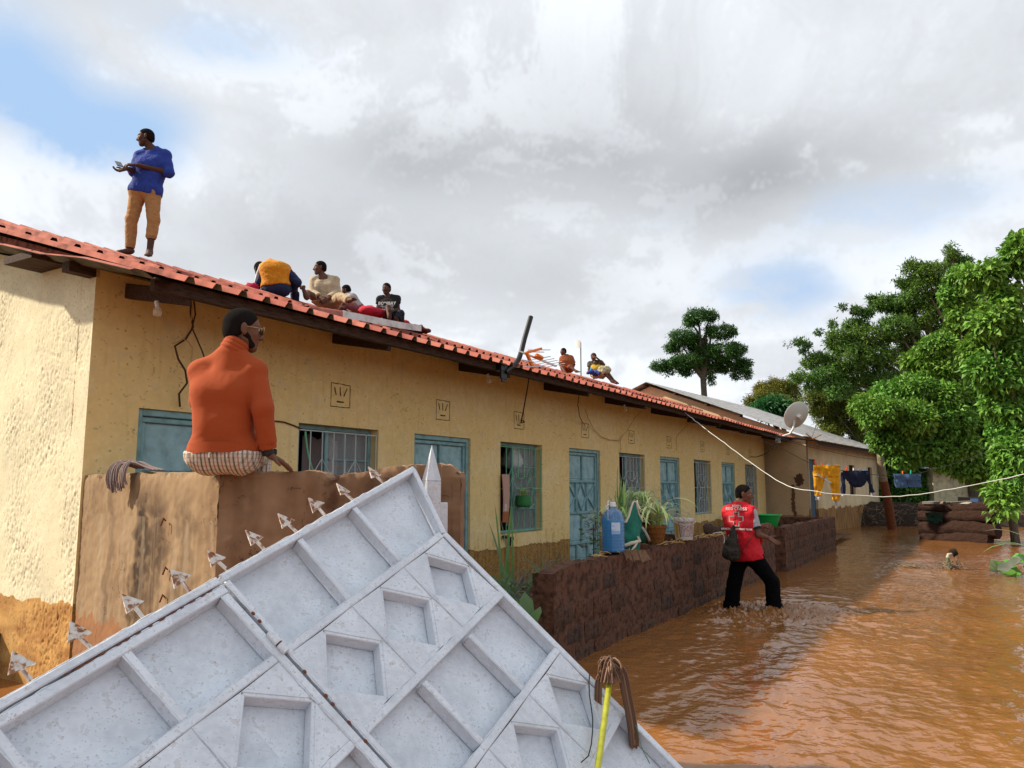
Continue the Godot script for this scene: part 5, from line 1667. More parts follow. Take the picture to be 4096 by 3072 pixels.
	for q in [[-5.22, 9.25, -0.07, 0.15, 0.1], [-4.62, 9.07, -0.06, 0.19, 0.14], [-4.22, 8.95, -0.14, 0.24, 0.17], [-5.64, 8.52, -0.01, 0.19, 0.14], [-7.24, 7.73, -0.2, 0.24, 0.17], [-7.56, 7.62, 0.04, 0.12, 0.09], [-6.72, 7.64, 0.14, 0.19, 0.14], [-6.27, 8.13, 0.08, 0.1, 0.07], [-6.97, 7.32, 0.05, 0.12, 0.09], [-3.79, 9.64, 0.16, 0.19, 0.14], [-2.84, 10.28, -0.15, 0.17, 0.12]]:
		bl.append([R * q[0] + Vector3(0, q[1] - 0.3, 0) + Fh * q[2], Vector3(q[3], q[4], q[3])])
	crown(t4, "branch_tips", bl, 700, sp1, leaf, 0.42, Color(0.07, 0.15, 0.03), 44, 0.2)
	# olive bush under it, beyond the far house
	var t5 := thing("olive_bush", "loose olive green bush behind the satellite dish", "bush", at.call(16.3, 0.3, 36.0))
	bl = []
	for q in [[-1.85, 5.65, 0.05, 0.53, 0.53], [-1.13, 5.89, -0.19, 0.53, 0.43], [-1.15, 5.15, 0.51, 0.69, 0.53], [-0.5, 5.38, 0.08, 0.64, 0.53], [-1.79, 4.75, 0.33, 0.48, 0.43], [-0.65, 4.6, 0.47, 0.74, 0.53], [0.13, 4.73, 0.01, 0.64, 0.53], [-1.45, 4.13, -0.07, 0.48, 0.32], [-0.03, 4.03, 0.11, 0.64, 0.43], [-2.18, 5.15, -0.05, 0.37, 0.37], [-2.7, 5.57, -0.19, 0.32, 0.32]]:
		bl.append([R * q[0] + Vector3(0, q[1] - 0.3, 0) + Fh * q[2], Vector3(q[3], q[4], q[3])])
	crown(t5, "foliage", bl, 6500, sp3, leaf, 0.6, Color(0.14, 0.19, 0.03), 47, 0.4)
	limbs(t5, Vector3(1, -0.5, 0), R + Vector3(0, 1.8, 0), [bl[0][0], bl[1][0], bl[3][0], bl[5][0]], 0.12, M.bark_grey)
	# near broad-leaved bushes on the right bank
	var t6 := thing("broadleaf_bush", "dense bright broad leaved bush overhanging the hut and logs", "bush", at.call(12.4, 0.2, 21.0))
	bl = []
	for q in [[-0.87, 5.31, -0.15, 0.4, 0.25], [0.09, 5.64, 0.39, 0.46, 0.31], [-1.18, 4.96, 0.2, 0.4, 0.25], [-0.72, 4.69, -0.08, 0.53, 0.34], [0.38, 4.67, 0.45, 0.56, 0.4], [-2.74, 3.73, 0.09, 0.4, 0.25], [-2, 4.1, 0.27, 0.46, 0.28], [-1.59, 4.14, -0.18, 0.5, 0.34], [-0.9, 3.87, -0.31, 0.56, 0.37], [0.17, 3.84, -0.06, 0.62, 0.43], [-0, 7.22, -0.26, 0.4, 0.25], [-0.24, 6.79, -0.07, 0.34, 0.22], [0.67, 6.83, 0.39, 0.46, 0.31], [-0, 6.19, -0.13, 0.43, 0.31], [-2.71, 3.51, -0.49, 0.56, 0.34], [-1.81, 3.35, -0.51, 0.62, 0.4], [-0.82, 3.27, -0.37, 0.62, 0.43], [0.5, 3.2, 0.32, 0.62, 0.46], [-2.27, 2.82, -0.11, 0.46, 0.34], [-1.55, 2.66, -0.21, 0.56, 0.34], [-0.74, 2.59, -0.4, 0.56, 0.37], [0.71, 2.48, 0.48, 0.56, 0.4], [-1.96, 2.3, -0.05, 0.34, 0.25], [-0.43, 2.11, -0.23, 0.43, 0.28], [-1.01, 2.23, -0.29, 0.37, 0.19], [0.14, 1.92, -0.37, 0.46, 0.28]]:
		bl.append([R * q[0] + Vector3(0, q[1] - 0.2, 0) + Fh * q[2], Vector3(q[3], q[4], q[3])])
	crown(t6, "foliage", bl, 15000, sp2, leaf, 0.42, Color(0.12, 0.27, 0.035), 53, 0.5)
	ends = []
	for q in bl: ends.append(q[0])
	limbs(t6, R * 1.6 + Fh * 1.0 + Vector3(0, -0.6, 0), R * 1.4 + Fh * 0.8 + Vector3(0, 1.9, 0), ends, 0.11, M.bark_grey)
	var t7 := thing("leafy_shrub", "large leaved bright green shrub standing nearest beyond the washing wire", "bush", at.call(9.2, 0.2, 14.5))
	bl = []
	for q in [[-0.29, 5.54, -0.15, 0.26, 0.15], [0.32, 5.62, 0.1, 0.32, 0.17], [0.41, 5.93, -0.15, 0.24, 0.19], [0.51, 6.14, -0.12, 0.15, 0.13], [0.2, 5.06, -0.01, 0.36, 0.26], [-0.16, 4.58, -0.17, 0.39, 0.28], [0.03, 4.17, 0.36, 0.41, 0.28], [0.15, 4.13, -0.2, 0.3, 0.32], [0.1, 3.57, 0.02, 0.39, 0.3], [0.22, 3.09, 0.18, 0.36, 0.3], [-0.26, 3.72, -0.04, 0.26, 0.21], [0.29, 2.63, 0.28, 0.32, 0.32], [0.11, 2.11, -0.01, 0.28, 0.32], [-0.07, 1.75, -0.11, 0.24, 0.19], [-0.11, 1.47, -0.04, 0.26, 0.21], [-0.33, 1.18, -0.18, 0.21, 0.15]]:
		bl.append([R * q[0] + Vector3(0, q[1] - 0.2, 0) + Fh * q[2], Vector3(q[3], q[4], q[3])])
	crown(t7, "foliage", bl, 5600, sp2, leaf, 0.42, Color(0.13, 0.29, 0.04), 59, 0.45)
	limbs(t7, R * 1.0 + Vector3(0, -0.6, 0), R * 0.8 + Vector3(0, 1.6, 0), [bl[0][0], bl[1][0], bl[2][0], bl[4][0], bl[7][0], bl[9][0], R * 0.1 + Vector3(0, 5.15, 0)], 0.07, M.bark_grey)
	# hedge filling the gap between the far house and the hut
	var t8 := thing("hedge", "dark leafy hedge along the bank behind the post", "bush", at.call(17.0, 0.2, 34.5))
	bl = []
	for q in [[-0.26, 1.77, 0.24, 0.41, 0.41], [0.1, 1.37, -0, 0.61, 0.41], [0.38, 1.17, -0.43, 0.51, 0.25], [-0.72, 1.27, -0.11, 0.25, 0.25], [0.76, 1.52, -0.21, 0.46, 0.31], [-0.59, 2.48, -0.21, 0.41, 0.41], [0.01, 2.27, -0.3, 0.61, 0.46], [-0.44, 3.05, 0.24, 0.36, 0.41], [1.03, 2.07, -0.26, 0.41, 0.41], [-0.35, 2.97, -0.41, 0.51, 0.41]]:
		bl.append([R * q[0] + Vector3(0, q[1] - 0.2, 0) + Fh * q[2], Vector3(q[3], q[4], q[3])])
	crown(t8, "foliage", bl, 6000, sp2, leaf, 0.55, Color(0.07, 0.20, 0.03), 61, 0.4)
	var far := thing("tree_line", "band of green trees closing the view beyond the hut", "trees", at.call(34.0, 0.2, 52.0))
	bl = []
	for k in 14: bl.append([R * (-8.0 + 2.6 * k) + Vector3(0, 2.5 + 1.5 * sin(k * 1.7), 0) + Fh * rng.randf_range(-2, 4), Vector3(2.6, 3.2, 2.6)])
	crown(far, "foliage", bl, 5200, sp1, leaf, 1.5, Color(0.06, 0.16, 0.03), 67, 0.4)
	far.set_meta("kind", "stuff")

# strap leaf bending over under its own weight; own mesh from its root
func blade(L: float, W: float, bend: float, rise: float, fold := 0.25) -> ArrayMesh:
	var mb := MB.new()
	var c := []
	var d := Vector2(cos(rise), sin(rise))
	var p := Vector2.ZERO
	for i in 8:
		c.append(p)
		p += d * L / 7.0
		d = d.rotated(-bend / 7.0)
	mb.grid(3, 8, func(i: int, j: int):
		var w := W * (0.55 + 0.9 * sin(minf(j / 7.0 * 1.15 + 0.18, 1.0) * PI) * 0.5) * (0.02 if j == 7 else 1.0)
		return Vector3(c[j].x, c[j].y + absf(i - 1.0) * w * fold, (1 - i) * w * 0.5))
	return mb.mesh()

func tuft(called: String, label: String, cat: String, at: Vector3, n: int, meshes: Array, mats: Array, lift := 0.0, spread := 0.03, smin := 0.7, smax := 1.15) -> Node3D:
	var t := thing(called, label, cat, at)
	for k in n:
		var l := part("leaf", meshes[rng.randi() % meshes.size()], mats[rng.randi() % mats.size()], t)
		var s := rng.randf_range(smin, smax)
		l.basis = Basis(Vector3.UP, rng.randf() * TAU) * Basis(Vector3(0, 0, 1), rng.randf_range(-0.25, 0.25)) * Basis().scaled(Vector3(s, s, s))
		l.position = Vector3(rng.randfn(0, spread), lift * rng.randf(), rng.randfn(0, spread))
	return t

func yard_plants() -> void:
	var back := Color(0.3, 0.3, 0.3)
	var pale := mat("spider_pale", Color(0.55, 0.62, 0.24), 0.55, {tri = false, back = back})
	var pale2 := mat("spider_green", Color(0.30, 0.46, 0.11), 0.55, {tri = false, back = back})
	var dark := mat("leaf_dark", Color(0.04, 0.10, 0.024), 0.5, {tri = false, back = back})
	var mid := mat("leaf_mid", Color(0.09, 0.22, 0.03), 0.5, {tri = false, back = back})
	var dull := mat("leaf_dull", Color(0.07, 0.075, 0.03), 0.7, {tri = false, back = back})
	var bright := mat("leaf_bright", Color(0.07, 0.29, 0.02), 0.45, {tri = false, back = back})
	var arc := [blade(0.42, 0.030, 2.0, 1.1), blade(0.50, 0.032, 2.4, 1.25), blade(0.36, 0.027, 1.5, 1.0), blade(0.55, 0.030, 2.7, 1.35), blade(0.30, 0.025, 1.2, 0.8)]
	var up := [blade(0.75, 0.035, 0.5, 1.5), blade(0.95, 0.04, 0.8, 1.45), blade(0.6, 0.03, 0.4, 1.4), blade(0.85, 0.03, 1.3, 1.4)]
	# pots on the low wall
	tuft("spider_plant", "bushy striped spider plant spilling over the low wall", "plant", Vector3(9.0, 1.06, 2.64), 80, arc, [pale, pale, pale2], 0.06, 0.03, 0.85, 1.4)
	tuft("spider_plant", "spider plant growing out of the green and white sack", "plant", Vector3(8.32, 1.06, 2.56), 34, arc, [pale2, pale], 0.05)
	tuft("spider_plant", "tall fine leaved spider plant standing behind the pots", "plant", Vector3(9.15, 1.28, 2.38), 76, arc, [pale2, pale, pale2], 0.10, 0.04, 0.5, 0.9)
	tuft("dracaena", "stiff upright striped plant behind the blue bottle", "plant", Vector3(8.75, 1.05, 2.30), 26, [blade(0.45, 0.03, 0.5, 1.45), blade(0.5, 0.028, 0.25, 1.5)], [mid, pale2], 0.25, 0.03)
	tuft("dry_plant", "thin brownish spiky plant left of the sack", "plant", Vector3(8.15, 1.08, 2.35), 26, arc, [pale2, dull], 0.14, 0.03, 0.5, 0.9)
	tuft("aloe", "broad dark green leaves rising among the spider plants", "plant", Vector3(9.15, 1.02, 2.55), 5, [blade(0.38, 0.09, 0.3, 1.3, 0.1), blade(0.32, 0.08, 0.6, 1.1, 0.1)], [mid], 0.02)
	# stems of the tall plant
	# bed in front of the house
	tuft("maize_plant", "tall grassy maize like plant before the second window", "plant", Vector3(7.35, 0.05, 1.55), 13, [blade(1.25, 0.04, 0.25, 1.45), blade(1.05, 0.04, 0.5, 1.4), blade(0.9, 0.04, 1.5, 1.35), blade(1.35, 0.038, 0.35, 1.5)], [mid, bright, mid], 0.02, 0.05)
	var fan := [blade(0.42, 0.035, 1.2, 0.9), blade(0.35, 0.04, 1.6, 0.7), blade(0.3, 0.035, 1.0, 1.2)]
	tuft("dumb_cane", "dark variegated leafy plant beside the gate edge", "plant", Vector3(6.35, 0.05, 2.28), 90, fan, [dark, dark, dull, mid], 0.62, 0.10, 0.5, 0.95)
	tuft("dry_palm", "drooping dusty palm like shrub in front of the plinth", "plant", Vector3(7.55, 0.30, 1.95), 46, [blade(0.55, 0.02, 1.5, 1.1), blade(0.62, 0.02, 1.9, 1.2), blade(0.45, 0.018, 1.1, 1.3)], [dull, dark], 0.30, 0.06)
	tuft("banana_leaf", "two broad bright green leaves against the end of the low wall", "plant", Vector3(6.0, -0.05, 2.62), 3, [blade(0.72, 0.22, 0.25, 1.5, 0.2), blade(0.60, 0.20, 0.4, 1.4, 0.2)], [bright], 0.02, 0.07, 0.9, 1.1)
	tuft("fern", "low leafy weeds at the foot of the second door", "plant", Vector3(8.7, 0.10, 1.6), 44, fan, [dark, mid, dark], 0.35, 0.16, 0.3, 0.7)
	tuft("grass_clump", "thin weeds along the plinth under the second window", "plant", Vector3(8.15, 0.05, 1.2), 26, up, [dull, dark], 0.02, 0.12, 0.4, 0.7)
	# little tree before the third door
	var sh := thing("young_shrub", "young shrub with small dark leaves in front of the third door", "plant", Vector3(9.55, 0.05, 1.55))
	var st := MB.new()
	st.tube([Vector3(0, 0, 0), Vector3(0.02, 0.5, 0), Vector3(-0.02, 1.0, 0.02)], [0.016, 0.012, 0.006], 6)
	part("stem", st, M.stem, sh)
	var lf := [blade(0.11, 0.05, 0.5, 0.3, 0.1), blade(0.09, 0.045, 0.8, 0.5, 0.1)]
	for k in 110:
		var y := rng.randf_range(0.55, 1.1) if k < 70 else rng.randf_range(0.1, 0.5)
		var l := part("leaf", lf[k % 2], [dark, dark, mid][k % 3], sh)
		l.position = Vector3(rng.randfn(0, 0.09), y, rng.randfn(0, 0.09)) + (Vector3(0.32, 0, 0.1) if k >= 70 else Vector3.ZERO)
		l.basis = Basis.from_euler(Vector3(rng.randf_range(-0.5, 0.5), rng.randf() * TAU, rng.randf_range(-0.5, 0.5)))
	# water hyacinth and reeds at the right bank
	var hy := thing("water_plant", "cluster of round ruffled green leaves at the water edge", "plant", Vector3(16.6, 0.0, 6.5))
	for k in 16:
		var b := MB.new()
		var rr := rng.randf_range(0.13, 0.24)
		b.grid(15, 5, func(i: int, j: int):
			var a := 0.25 + (TAU - 0.5) * i / 14.0
			var q := rr * j / 4.0
			return Vector3(cos(a) * q, 0.06 * pow(j / 4.0, 2.0) + 0.025 * sin(a * 5.0 + k) * j / 4.0, -sin(a) * q))
		var l := part("leaf", b, bright if k % 3 else mid, hy)
		l.position = Vector3(rng.randfn(0, 0.22), rng.randf_range(0.02, 0.26), rng.randf_range(-0.45, 0.8))
		l.rotation = Vector3(rng.randf_range(-0.6, 0.3), rng.randf() * TAU, rng.randf_range(0.1, 0.6))
	tuft("reed_clump", "pale arching reeds over the round water leaves", "plant", Vector3(16.4, 0.0, 7.0), 16, [blade(1.2, 0.05, 1.6, 1.35), blade(1.4, 0.05, 2.0, 1.4), blade(1.0, 0.06, 1.2, 1.3)], [mat("reed", Color(0.22, 0.30, 0.10), 0.6, {tri = false, back = back}), bright], 0.05, 0.08)
	# dry brush behind the gate
	var br := thing("dry_brush", "thorny dry twigs with long pods in front of the gable foot", "plant", Vector3(2.45, 0.25, 2.3))
	for k in 26:
		var m := MB.new()
		var a := Vector3(rng.randf_range(-0.45, 0.5), rng.randf_range(-0.1, 0.25), rng.randf_range(-0.3, 0.3))
		var d := Vector3(rng.randf_range(-0.5, 0.5), rng.randf_range(-0.3, 0.9), rng.randf_range(-0.3, 0.3)).normalized() * rng.randf_range(0.12, 0.35)
		var r := 0.007 if k % 3 == 0 else 0.003
		m.tube([a, a + d * 0.5 + Vector3(rng.randf_range(-0.03, 0.03), 0, 0), a + d], [r * 0.7, r, r * 0.4], 5)
		part("pod" if k % 3 == 0 else "twig", m, M.cable_brown if k % 3 == 0 else M.twig_dry if M.has("twig_dry") else M.stem, br)
	# rubbish on the wall and the things standing on it
	wall_pots()
func strand(pts: Array, r: float, m: Material, parent: Node3D, called := "strand") -> void:
	var c := Curve3D.new()
	for i in pts.size():
		var a: Vector3 = pts[maxi(i - 1, 0)]
		var b: Vector3 = pts[mini(i + 1, pts.size() - 1)]
		c.add_point(pts[i], (a - b) / 6.0, (b - a) / 6.0)
	var L := c.get_baked_length()
	var q := []
	for i in 13: q.append(c.sample_baked(L * i / 12.0, true))
	var mb := MB.new()
	mb.tube(q, r, 5)
	part(called, mb, m, parent)

func wall_top_things() -> void:
	# string mop thrown over the wall
	var mp := thing("string_mop", "mauve grey string mop head draped over the top of the yard wall", "mop", Vector3(3.33, 1.655, 0.86))
	var ms := [mat("mop_mauve", Color(0.21, 0.155, 0.145), 0.95), mat("mop_mauve_b", Color(0.27, 0.21, 0.20), 0.95), mat("mop_mauve_c", Color(0.15, 0.105, 0.10), 0.95)]
	for k in 64:
		var s := rng.randf_range(-1.0, 1.0)
		var z := s * 0.105
		var L := rng.randf_range(0.09, 0.17) * (1.0 - 0.3 * absf(s))
		var off := rng.randf_range(0.0, 0.022)
		strand([Vector3(0.05, 0.015 + off, 0.10 + z * 0.5), Vector3(-0.02, 0.05 + off, 0.02 + z * 0.8), Vector3(-0.05 - off, 0.025, z), Vector3(-0.062 - off, -L * 0.5, z * 1.05 + rng.randf_range(-0.012, 0.012)), Vector3(-0.058 - off * 0.6, -L, z * 1.0 + rng.randf_range(-0.02, 0.02))], 0.0052, ms[k % 3], mp)
	for k in 26:
		var a := rng.randf_range(-0.03, 0.05)
		strand([Vector3(-0.02 + a, 0.05, 0.02), Vector3(0.0 + a, 0.048 + rng.randf_range(0, 0.015), 0.12), Vector3(0.02 + a, 0.025, 0.22), Vector3(0.03 + a, 0.004, rng.randf_range(0.26, 0.33))], 0.0052, ms[k % 3], mp)
	# second mop, leaning head up on the gate
	var m2 := thing("string_mop", "brown string mop with a yellow handle leaning head up on the fallen gate", "mop", Vector3(3.04, 0.305, 4.572))
	var bot := Vector3(3.04, 0.305, 4.572)
	var topp := Vector3(3.526, 0.62, 4.431)
	var hd := MB.new()
	hd.tube([bot - m2.position + (bot - topp) * 0.4, topp - m2.position], 0.0145, 12)
	part("handle", hd, mat("handle_yellow", Color(0.62, 0.62, 0.06), 0.4, {tex = T.mottle, scale = 4.0}), m2)
	var tb := [mat("mop_tan", Color(0.24, 0.145, 0.095), 0.95), mat("mop_tan_b", Color(0.18, 0.10, 0.065), 0.95), mat("mop_tan_c", Color(0.12, 0.065, 0.04), 0.95)]
	var o := topp - m2.position
	var rt := Vector3(0.512, 0, 0.859)
	var up := Vector3(-0.1, 0.99, 0.06)
	var tw := Vector3(-0.859, 0.2, 0.512)
	for k in 44:
		# loops over the crown
		var a := rng.randf() * TAU
		var e := Vector3(cos(a), 0, sin(a)) * rng.randf_range(0.03, 0.062)
		strand([o + e * 0.4 + up * 0.01 + tw * 0.02, o + e + up * rng.randf_range(0.05, 0.10) + tw * 0.02, o + e * 0.5 + up * rng.randf_range(0.10, 0.13), o - e * 0.4 + up * rng.randf_range(0.07, 0.12) + tw * rng.randf_range(0, 0.04), o - e + up * 0.02 + tw * 0.03], 0.0048, tb[k % 3], m2)
	for k in 40:
		var j := rng.randf_range(-0.02, 0.02)
		var d := rng.randf_range(-0.012, 0.03)
		strand([o + up * 0.10 + tw * d, o + rt * (0.055 + j) + up * 0.07 + tw * d, o + rt * (0.085 + j) - up * 0.06 + tw * d, o + rt * (0.105 + j) - up * 0.18 + tw * (d + 0.012), o + rt * (0.115 + j) - up * rng.randf_range(0.25, 0.30) + tw * (d + 0.02)], 0.0050, tb[k % 3], m2)
	for k in 13:
		var j := rng.randf_range(-0.015, 0.015)
		strand([o + up * 0.09, o - rt * (0.045 + j) + up * 0.04 + tw * 0.02, o - rt * (0.055 + j) - up * 0.08 + tw * 0.02, o - rt * (0.045 + j) - up * rng.randf_range(0.15, 0.21) + tw * 0.02], 0.0048, tb[k % 3], m2)
	rope("loose_wire", "thin grey wire lying down the gate left of the yellow mop handle", [Vector3(3.528, 0.66, 4.33), Vector3(3.452, 0.606, 4.36), Vector3(3.375, 0.531, 4.41), Vector3(3.32, 0.484, 4.44), Vector3(3.206, 0.408, 4.477), Vector3(3.13, 0.391, 4.473)], 0.0028, M.wire_dark)
	rope("loose_wire", "thin green wire trailing over the gate right of the mop", [Vector3(3.583, 0.476, 4.51), Vector3(3.564, 0.424, 4.555), Vector3(3.53, 0.39, 4.578), Vector3(3.508, 0.359, 4.60), Vector3(3.491, 0.311, 4.64)], 0.0022, mat("wire_green", Color(0.12, 0.2, 0.12), 0.6))

func wall_pots() -> void:
	var top := 0.868
	# water bottle
	var b := thing("water_bottle", "big clear blue water bottle with a white cap standing on the low wall", "bottle", Vector3(7.62, top, 2.68), LOOK)
	var pr := [Vector2(0.0, 0.0), Vector2(0.115, 0.002), Vector2(0.122, 0.02)]
	for k in 8:
		var y := 0.05 + 0.033 * k
		pr += [Vector2(0.122, y - 0.010), Vector2(0.117, y), Vector2(0.122, y + 0.010)]
	pr += [Vector2(0.122, 0.33), Vector2(0.112, 0.375), Vector2(0.085, 0.415), Vector2(0.045, 0.445), Vector2(0.034, 0.455), Vector2(0.034, 0.475)]
	var bm := MB.new()
	bm.lathe(pr, 28)
	var gl := mat("bottle_blue", Color(0.03, 0.20, 0.55), 0.08, {tri = false, spec = 0.5})
	gl.transparency = BaseMaterial3D.TRANSPARENCY_ALPHA
	gl.albedo_color.a = 0.42
	part("shell", bm, gl, b)
	var wm := MB.new()
	wm.lathe([Vector2(0.0, 0.012), Vector2(0.112, 0.012), Vector2(0.112, 0.335), Vector2(0.0, 0.336)], 24)
	part("water", wm, mat("bottle_water", Color(0.06, 0.30, 0.52), 0.1, {tri = false}), b)
	var cp := MB.new()
	cp.lathe([Vector2(0.036, 0.470), Vector2(0.036, 0.483), Vector2(0.033, 0.485), Vector2(0.033, 0.512), Vector2(0.028, 0.517), Vector2(0.0, 0.518)], 20)
	part("cap", cp, M.white_plastic, b)
	var lb := MB.new()
	lb.grid(10, 2, func(i: int, j: int):
		var a := -1.25 - 0.75 + 0.085 * i + 1.2
		return Vector3(sin(a + 0.55) * 0.1245, 0.19 + 0.12 * j, cos(a + 0.55) * 0.1245))
	lb.uvf = func(p: Vector3, _n: Vector3): return Vector2(clampf((p.x + 0.0) / 0.12, 0, 1), 1.0 - (p.y - 0.19) / 0.12)
	var n := noise(14.0, 2, 3)
	part("label", lb, pmat("bottle_label", picture(48, 48, func(u: float, v: float): return Color(0.25, 0.45, 0.75) if v > 0.7 or n.get_noise_2d(u, v) > 0.12 else Color(0.70, 0.75, 0.80)), 0.5), b)
	var hn := MB.new()
	var hp := []
	for i in 11: hp.append(Vector3(-0.035 - 0.04 * sin(PI * i / 10.0), 0.455 + 0.07 * (i / 10.0) - 0.03, 0.02))
	hn.tube(hp, 0.007, 6)
	part("handle", hn, M.white_plastic, b)
	# sack with a plant
	var sk := thing("plant_sack", "green woven sack with torn white edges used as a plant pot", "sack", Vector3(8.05, top, 2.62), LOOK)
	var ns := noise(4.0, 3, 181)
	var sm := MB.new()
	sm.grid(33, 12, func(i: int, j: int):
		var a := TAU * i / 32.0
		var y := 0.30 * j / 11.0
		if j > 8: y += 0.22 * maxf(0.0, sin(a * 2.5 + 0.6)) * (j - 8) / 3.0
		var r := 0.155 + 0.02 * sin(y * 9.0) + 0.035 * ns.get_noise_3d(cos(a), y * 3.0, sin(a)) + (0.03 * (j - 8) / 3.0 if j > 8 else 0.0)
		return Vector3(cos(a) * r, y, -sin(a) * r), true)
	part("bag", sm, mat("sack_green", Color(0.005, 0.20, 0.14), 0.6, {tex = T.cloth, nrm = T.weave}), sk)
	var rm := MB.new()
	var rp := []
	for i in 33:
		var a := TAU * i / 32.0
		var y := 0.30 + 0.22 * maxf(0.0, sin(a * 2.5 + 0.6))
		var r := 0.155 + 0.02 * sin(y * 9.0) + 0.035 * ns.get_noise_3d(cos(a), 0.9, sin(a)) + 0.034
		rp.append(Vector3(cos(a) * r, y, -sin(a) * r))
	rm.tube(rp, 0.011, 6, false)
	part("torn_edge", rm, mat("sack_white", Color(0.62, 0.55, 0.43), 0.9), sk)
	var kn := MB.new()
	kn.tube([Vector3(-0.02, 0.05, 0.165), Vector3(0.05, 0.075, 0.17), Vector3(0.10, 0.085, 0.16), Vector3(0.15, 0.10, 0.12), Vector3(0.13, 0.14, 0.14)], [0.018, 0.022, 0.018, 0.024, 0.012], 7)
	kn.tube([Vector3(0.13, 0.10, 0.13), Vector3(0.09, 0.04, 0.17), Vector3(0.05, -0.0, 0.18)], [0.016, 0.014, 0.006], 6)
	part("knot", kn, M.sack_white, sk)
	# tin on its side, brick, pots
	var tn := thing("green_tin", "dark green tin lying on its side beside the sack", "tin", Vector3(8.47, top + 0.085, 2.60), LOOK)
	var tm := MB.new()
	tm.lathe([Vector2(0.0, -0.12), Vector2(0.075, -0.12), Vector2(0.08, 0.10), Vector2(0.088, 0.105), Vector2(0.088, 0.125), Vector2(0.078, 0.126), Vector2(0.07, 0.0), Vector2(0.0, 0.0)], 20, Vector3.ZERO, Basis(Vector3(0, 0, 1), -1.1))
	part("body", tm, mat("tin_green", Color(0.004, 0.075, 0.05), 0.5), tn)
	var tr := MB.new()
	tr.lathe([Vector2(0.083, 0.10), Vector2(0.092, 0.105), Vector2(0.092, 0.128), Vector2(0.080, 0.13)], 20, Vector3.ZERO, Basis(Vector3(0, 0, 1), -1.1))
	part("rim", tr, mat("tin_rim", Color(0.40, 0.37, 0.33), 0.5), tn)
	var bk := MB.new()
	bk.box(Vector3(0, 0.03, 0), Vector3(0.21, 0.05, 0.10), Basis(), 0.006)
	var bo := part("brick_piece", bk, mat("brick_red", Color(0.12, 0.045, 0.03), 0.95, {tex = T.grime, scale = 2.0}))
	bo.position = Vector3(8.2, top - 0.002, 2.70)
	bo.rotation.y = -0.9
	tag(bo, "piece of red brick lying under the green tin", "brick")
	var pots := [[Vector3(8.98, top, 2.62), Color(0.26, 0.10, 0.02), "orange brown clay pot holding the bushy spider plant", 0.15, 0.22], [Vector3(8.78, top, 2.42), Color(0.07, 0.03, 0.015), "dark brown pot behind the sack with the stiff plant", 0.14, 0.22], [Vector3(9.15, top, 2.38), Color(0.05, 0.03, 0.02), "tall dark pot of the fine leaved spider plant", 0.13, 0.40], [Vector3(8.25, top, 2.40), Color(0.10, 0.05, 0.03), "small earth coloured pot of the thin spiky plant", 0.11, 0.2]]
	for q in pots:
		var pm := MB.new()
		var r: float = q[3]
		var hh: float = q[4]
		pm.lathe([Vector2(0, 0), Vector2(r * 0.7, 0), Vector2(r * 0.95, hh * 0.85), Vector2(r, hh * 0.86), Vector2(r, hh), Vector2(r * 0.9, hh), Vector2(r * 0.85, hh * 0.8), Vector2(0, hh * 0.78)], 20)
		var po := part("plant_pot", pm, mat("pot%d" % int(q[0].x * 100), q[1], 0.85, {tex = T.grime, scale = 2.0}))
		po.position = q[0]
		tag(po, q[2], "pot")
	# split wood hanging over the wall edge
	var wd := thing("wood_flake", "splintered flake of pale wood hanging over the low wall edge", "wood", Vector3(7.78, top, 2.79), LOOK)
	for k in 3:
		var w := MB.new()
		var x := -0.02 + 0.075 * k
		w.prism([Vector2(x - 0.05, 0.0), Vector2(x + 0.03, 0.0), Vector2(x + 0.045 + 0.02 * k, -0.16 + 0.02 * k), Vector2(x - 0.01, -0.10 - 0.03 * k), Vector2(x - 0.02, -0.15)], 0.010, Vector3(0, 0.012, 0.004 * k), Basis(Vector3(1, 0, 0), -0.75))
		part("splinter", w, mat("wood_pale", Color(0.25, 0.13, 0.07), 0.9, {tex = T.wood, scale3 = Vector3(4, 0.6, 4)}) if k == 0 else M.wood_pale, wd)
	# bucket
	var bu := thing("paint_bucket", "white plastic bucket spattered with red paint on the low wall", "bucket", Vector3(9.95, top - 0.01, 2.66), LOOK)
	var um := MB.new()
	um.lathe([Vector2(0, 0.0), Vector2(0.108, 0.0), Vector2(0.112, 0.01), Vector2(0.132, 0.235), Vector2(0.139, 0.237), Vector2(0.139, 0.262), Vector2(0.137, 0.285), Vector2(0.128, 0.286), Vector2(0.108, 0.02), Vector2(0, 0.018)], 28)
	um.uvf = func(p: Vector3, _n: Vector3): return Vector2(fposmod(atan2(p.x, p.z) / TAU + 0.5, 1.0), 1.0 - p.y / 0.29)
	var n2 := noise(9.0, 3, 191)
	part("shell", um, pmat("bucket_paint", picture(256, 96, func(u: float, v: float):
		var c := Color(0.60, 0.55, 0.50) * (1.0 + n2.get_noise_2d(u * 3.0, v) * 0.12)
		if u > 0.40 and u < 0.66 and v > 0.18 and v < 0.85:
			var s := n2.get_noise_2d(u * 6.0 + v * 2.0, v * 2.2)
			if s > 0.26: c = Color(0.28, 0.02, 0.03)
			elif s < -0.33: c = Color(0.05, 0.04, 0.04)
		if u < 0.37 and u > 0.31 and v > 0.25 and v < 0.9: c = Color(0.55, 0.33, 0.02)
		if absf(u - 0.375 - v * 0.03) < 0.008 and v > 0.2 and v < 0.85: c = Color(0.20, 0.08, 0.03)
		return c), 0.5), bu)
	var hb := MB.new()
	var hq := []
	for i in 13: hq.append(Vector3(cos(PI * i / 12.0) * 0.142, 0.25 - sin(PI * i / 12.0) * 0.05, 0.10 * sin(PI * i / 12.0) + 0.06))
	hb.tube(hq, 0.003, 5)
	part("bail", hb, M.alu, bu)
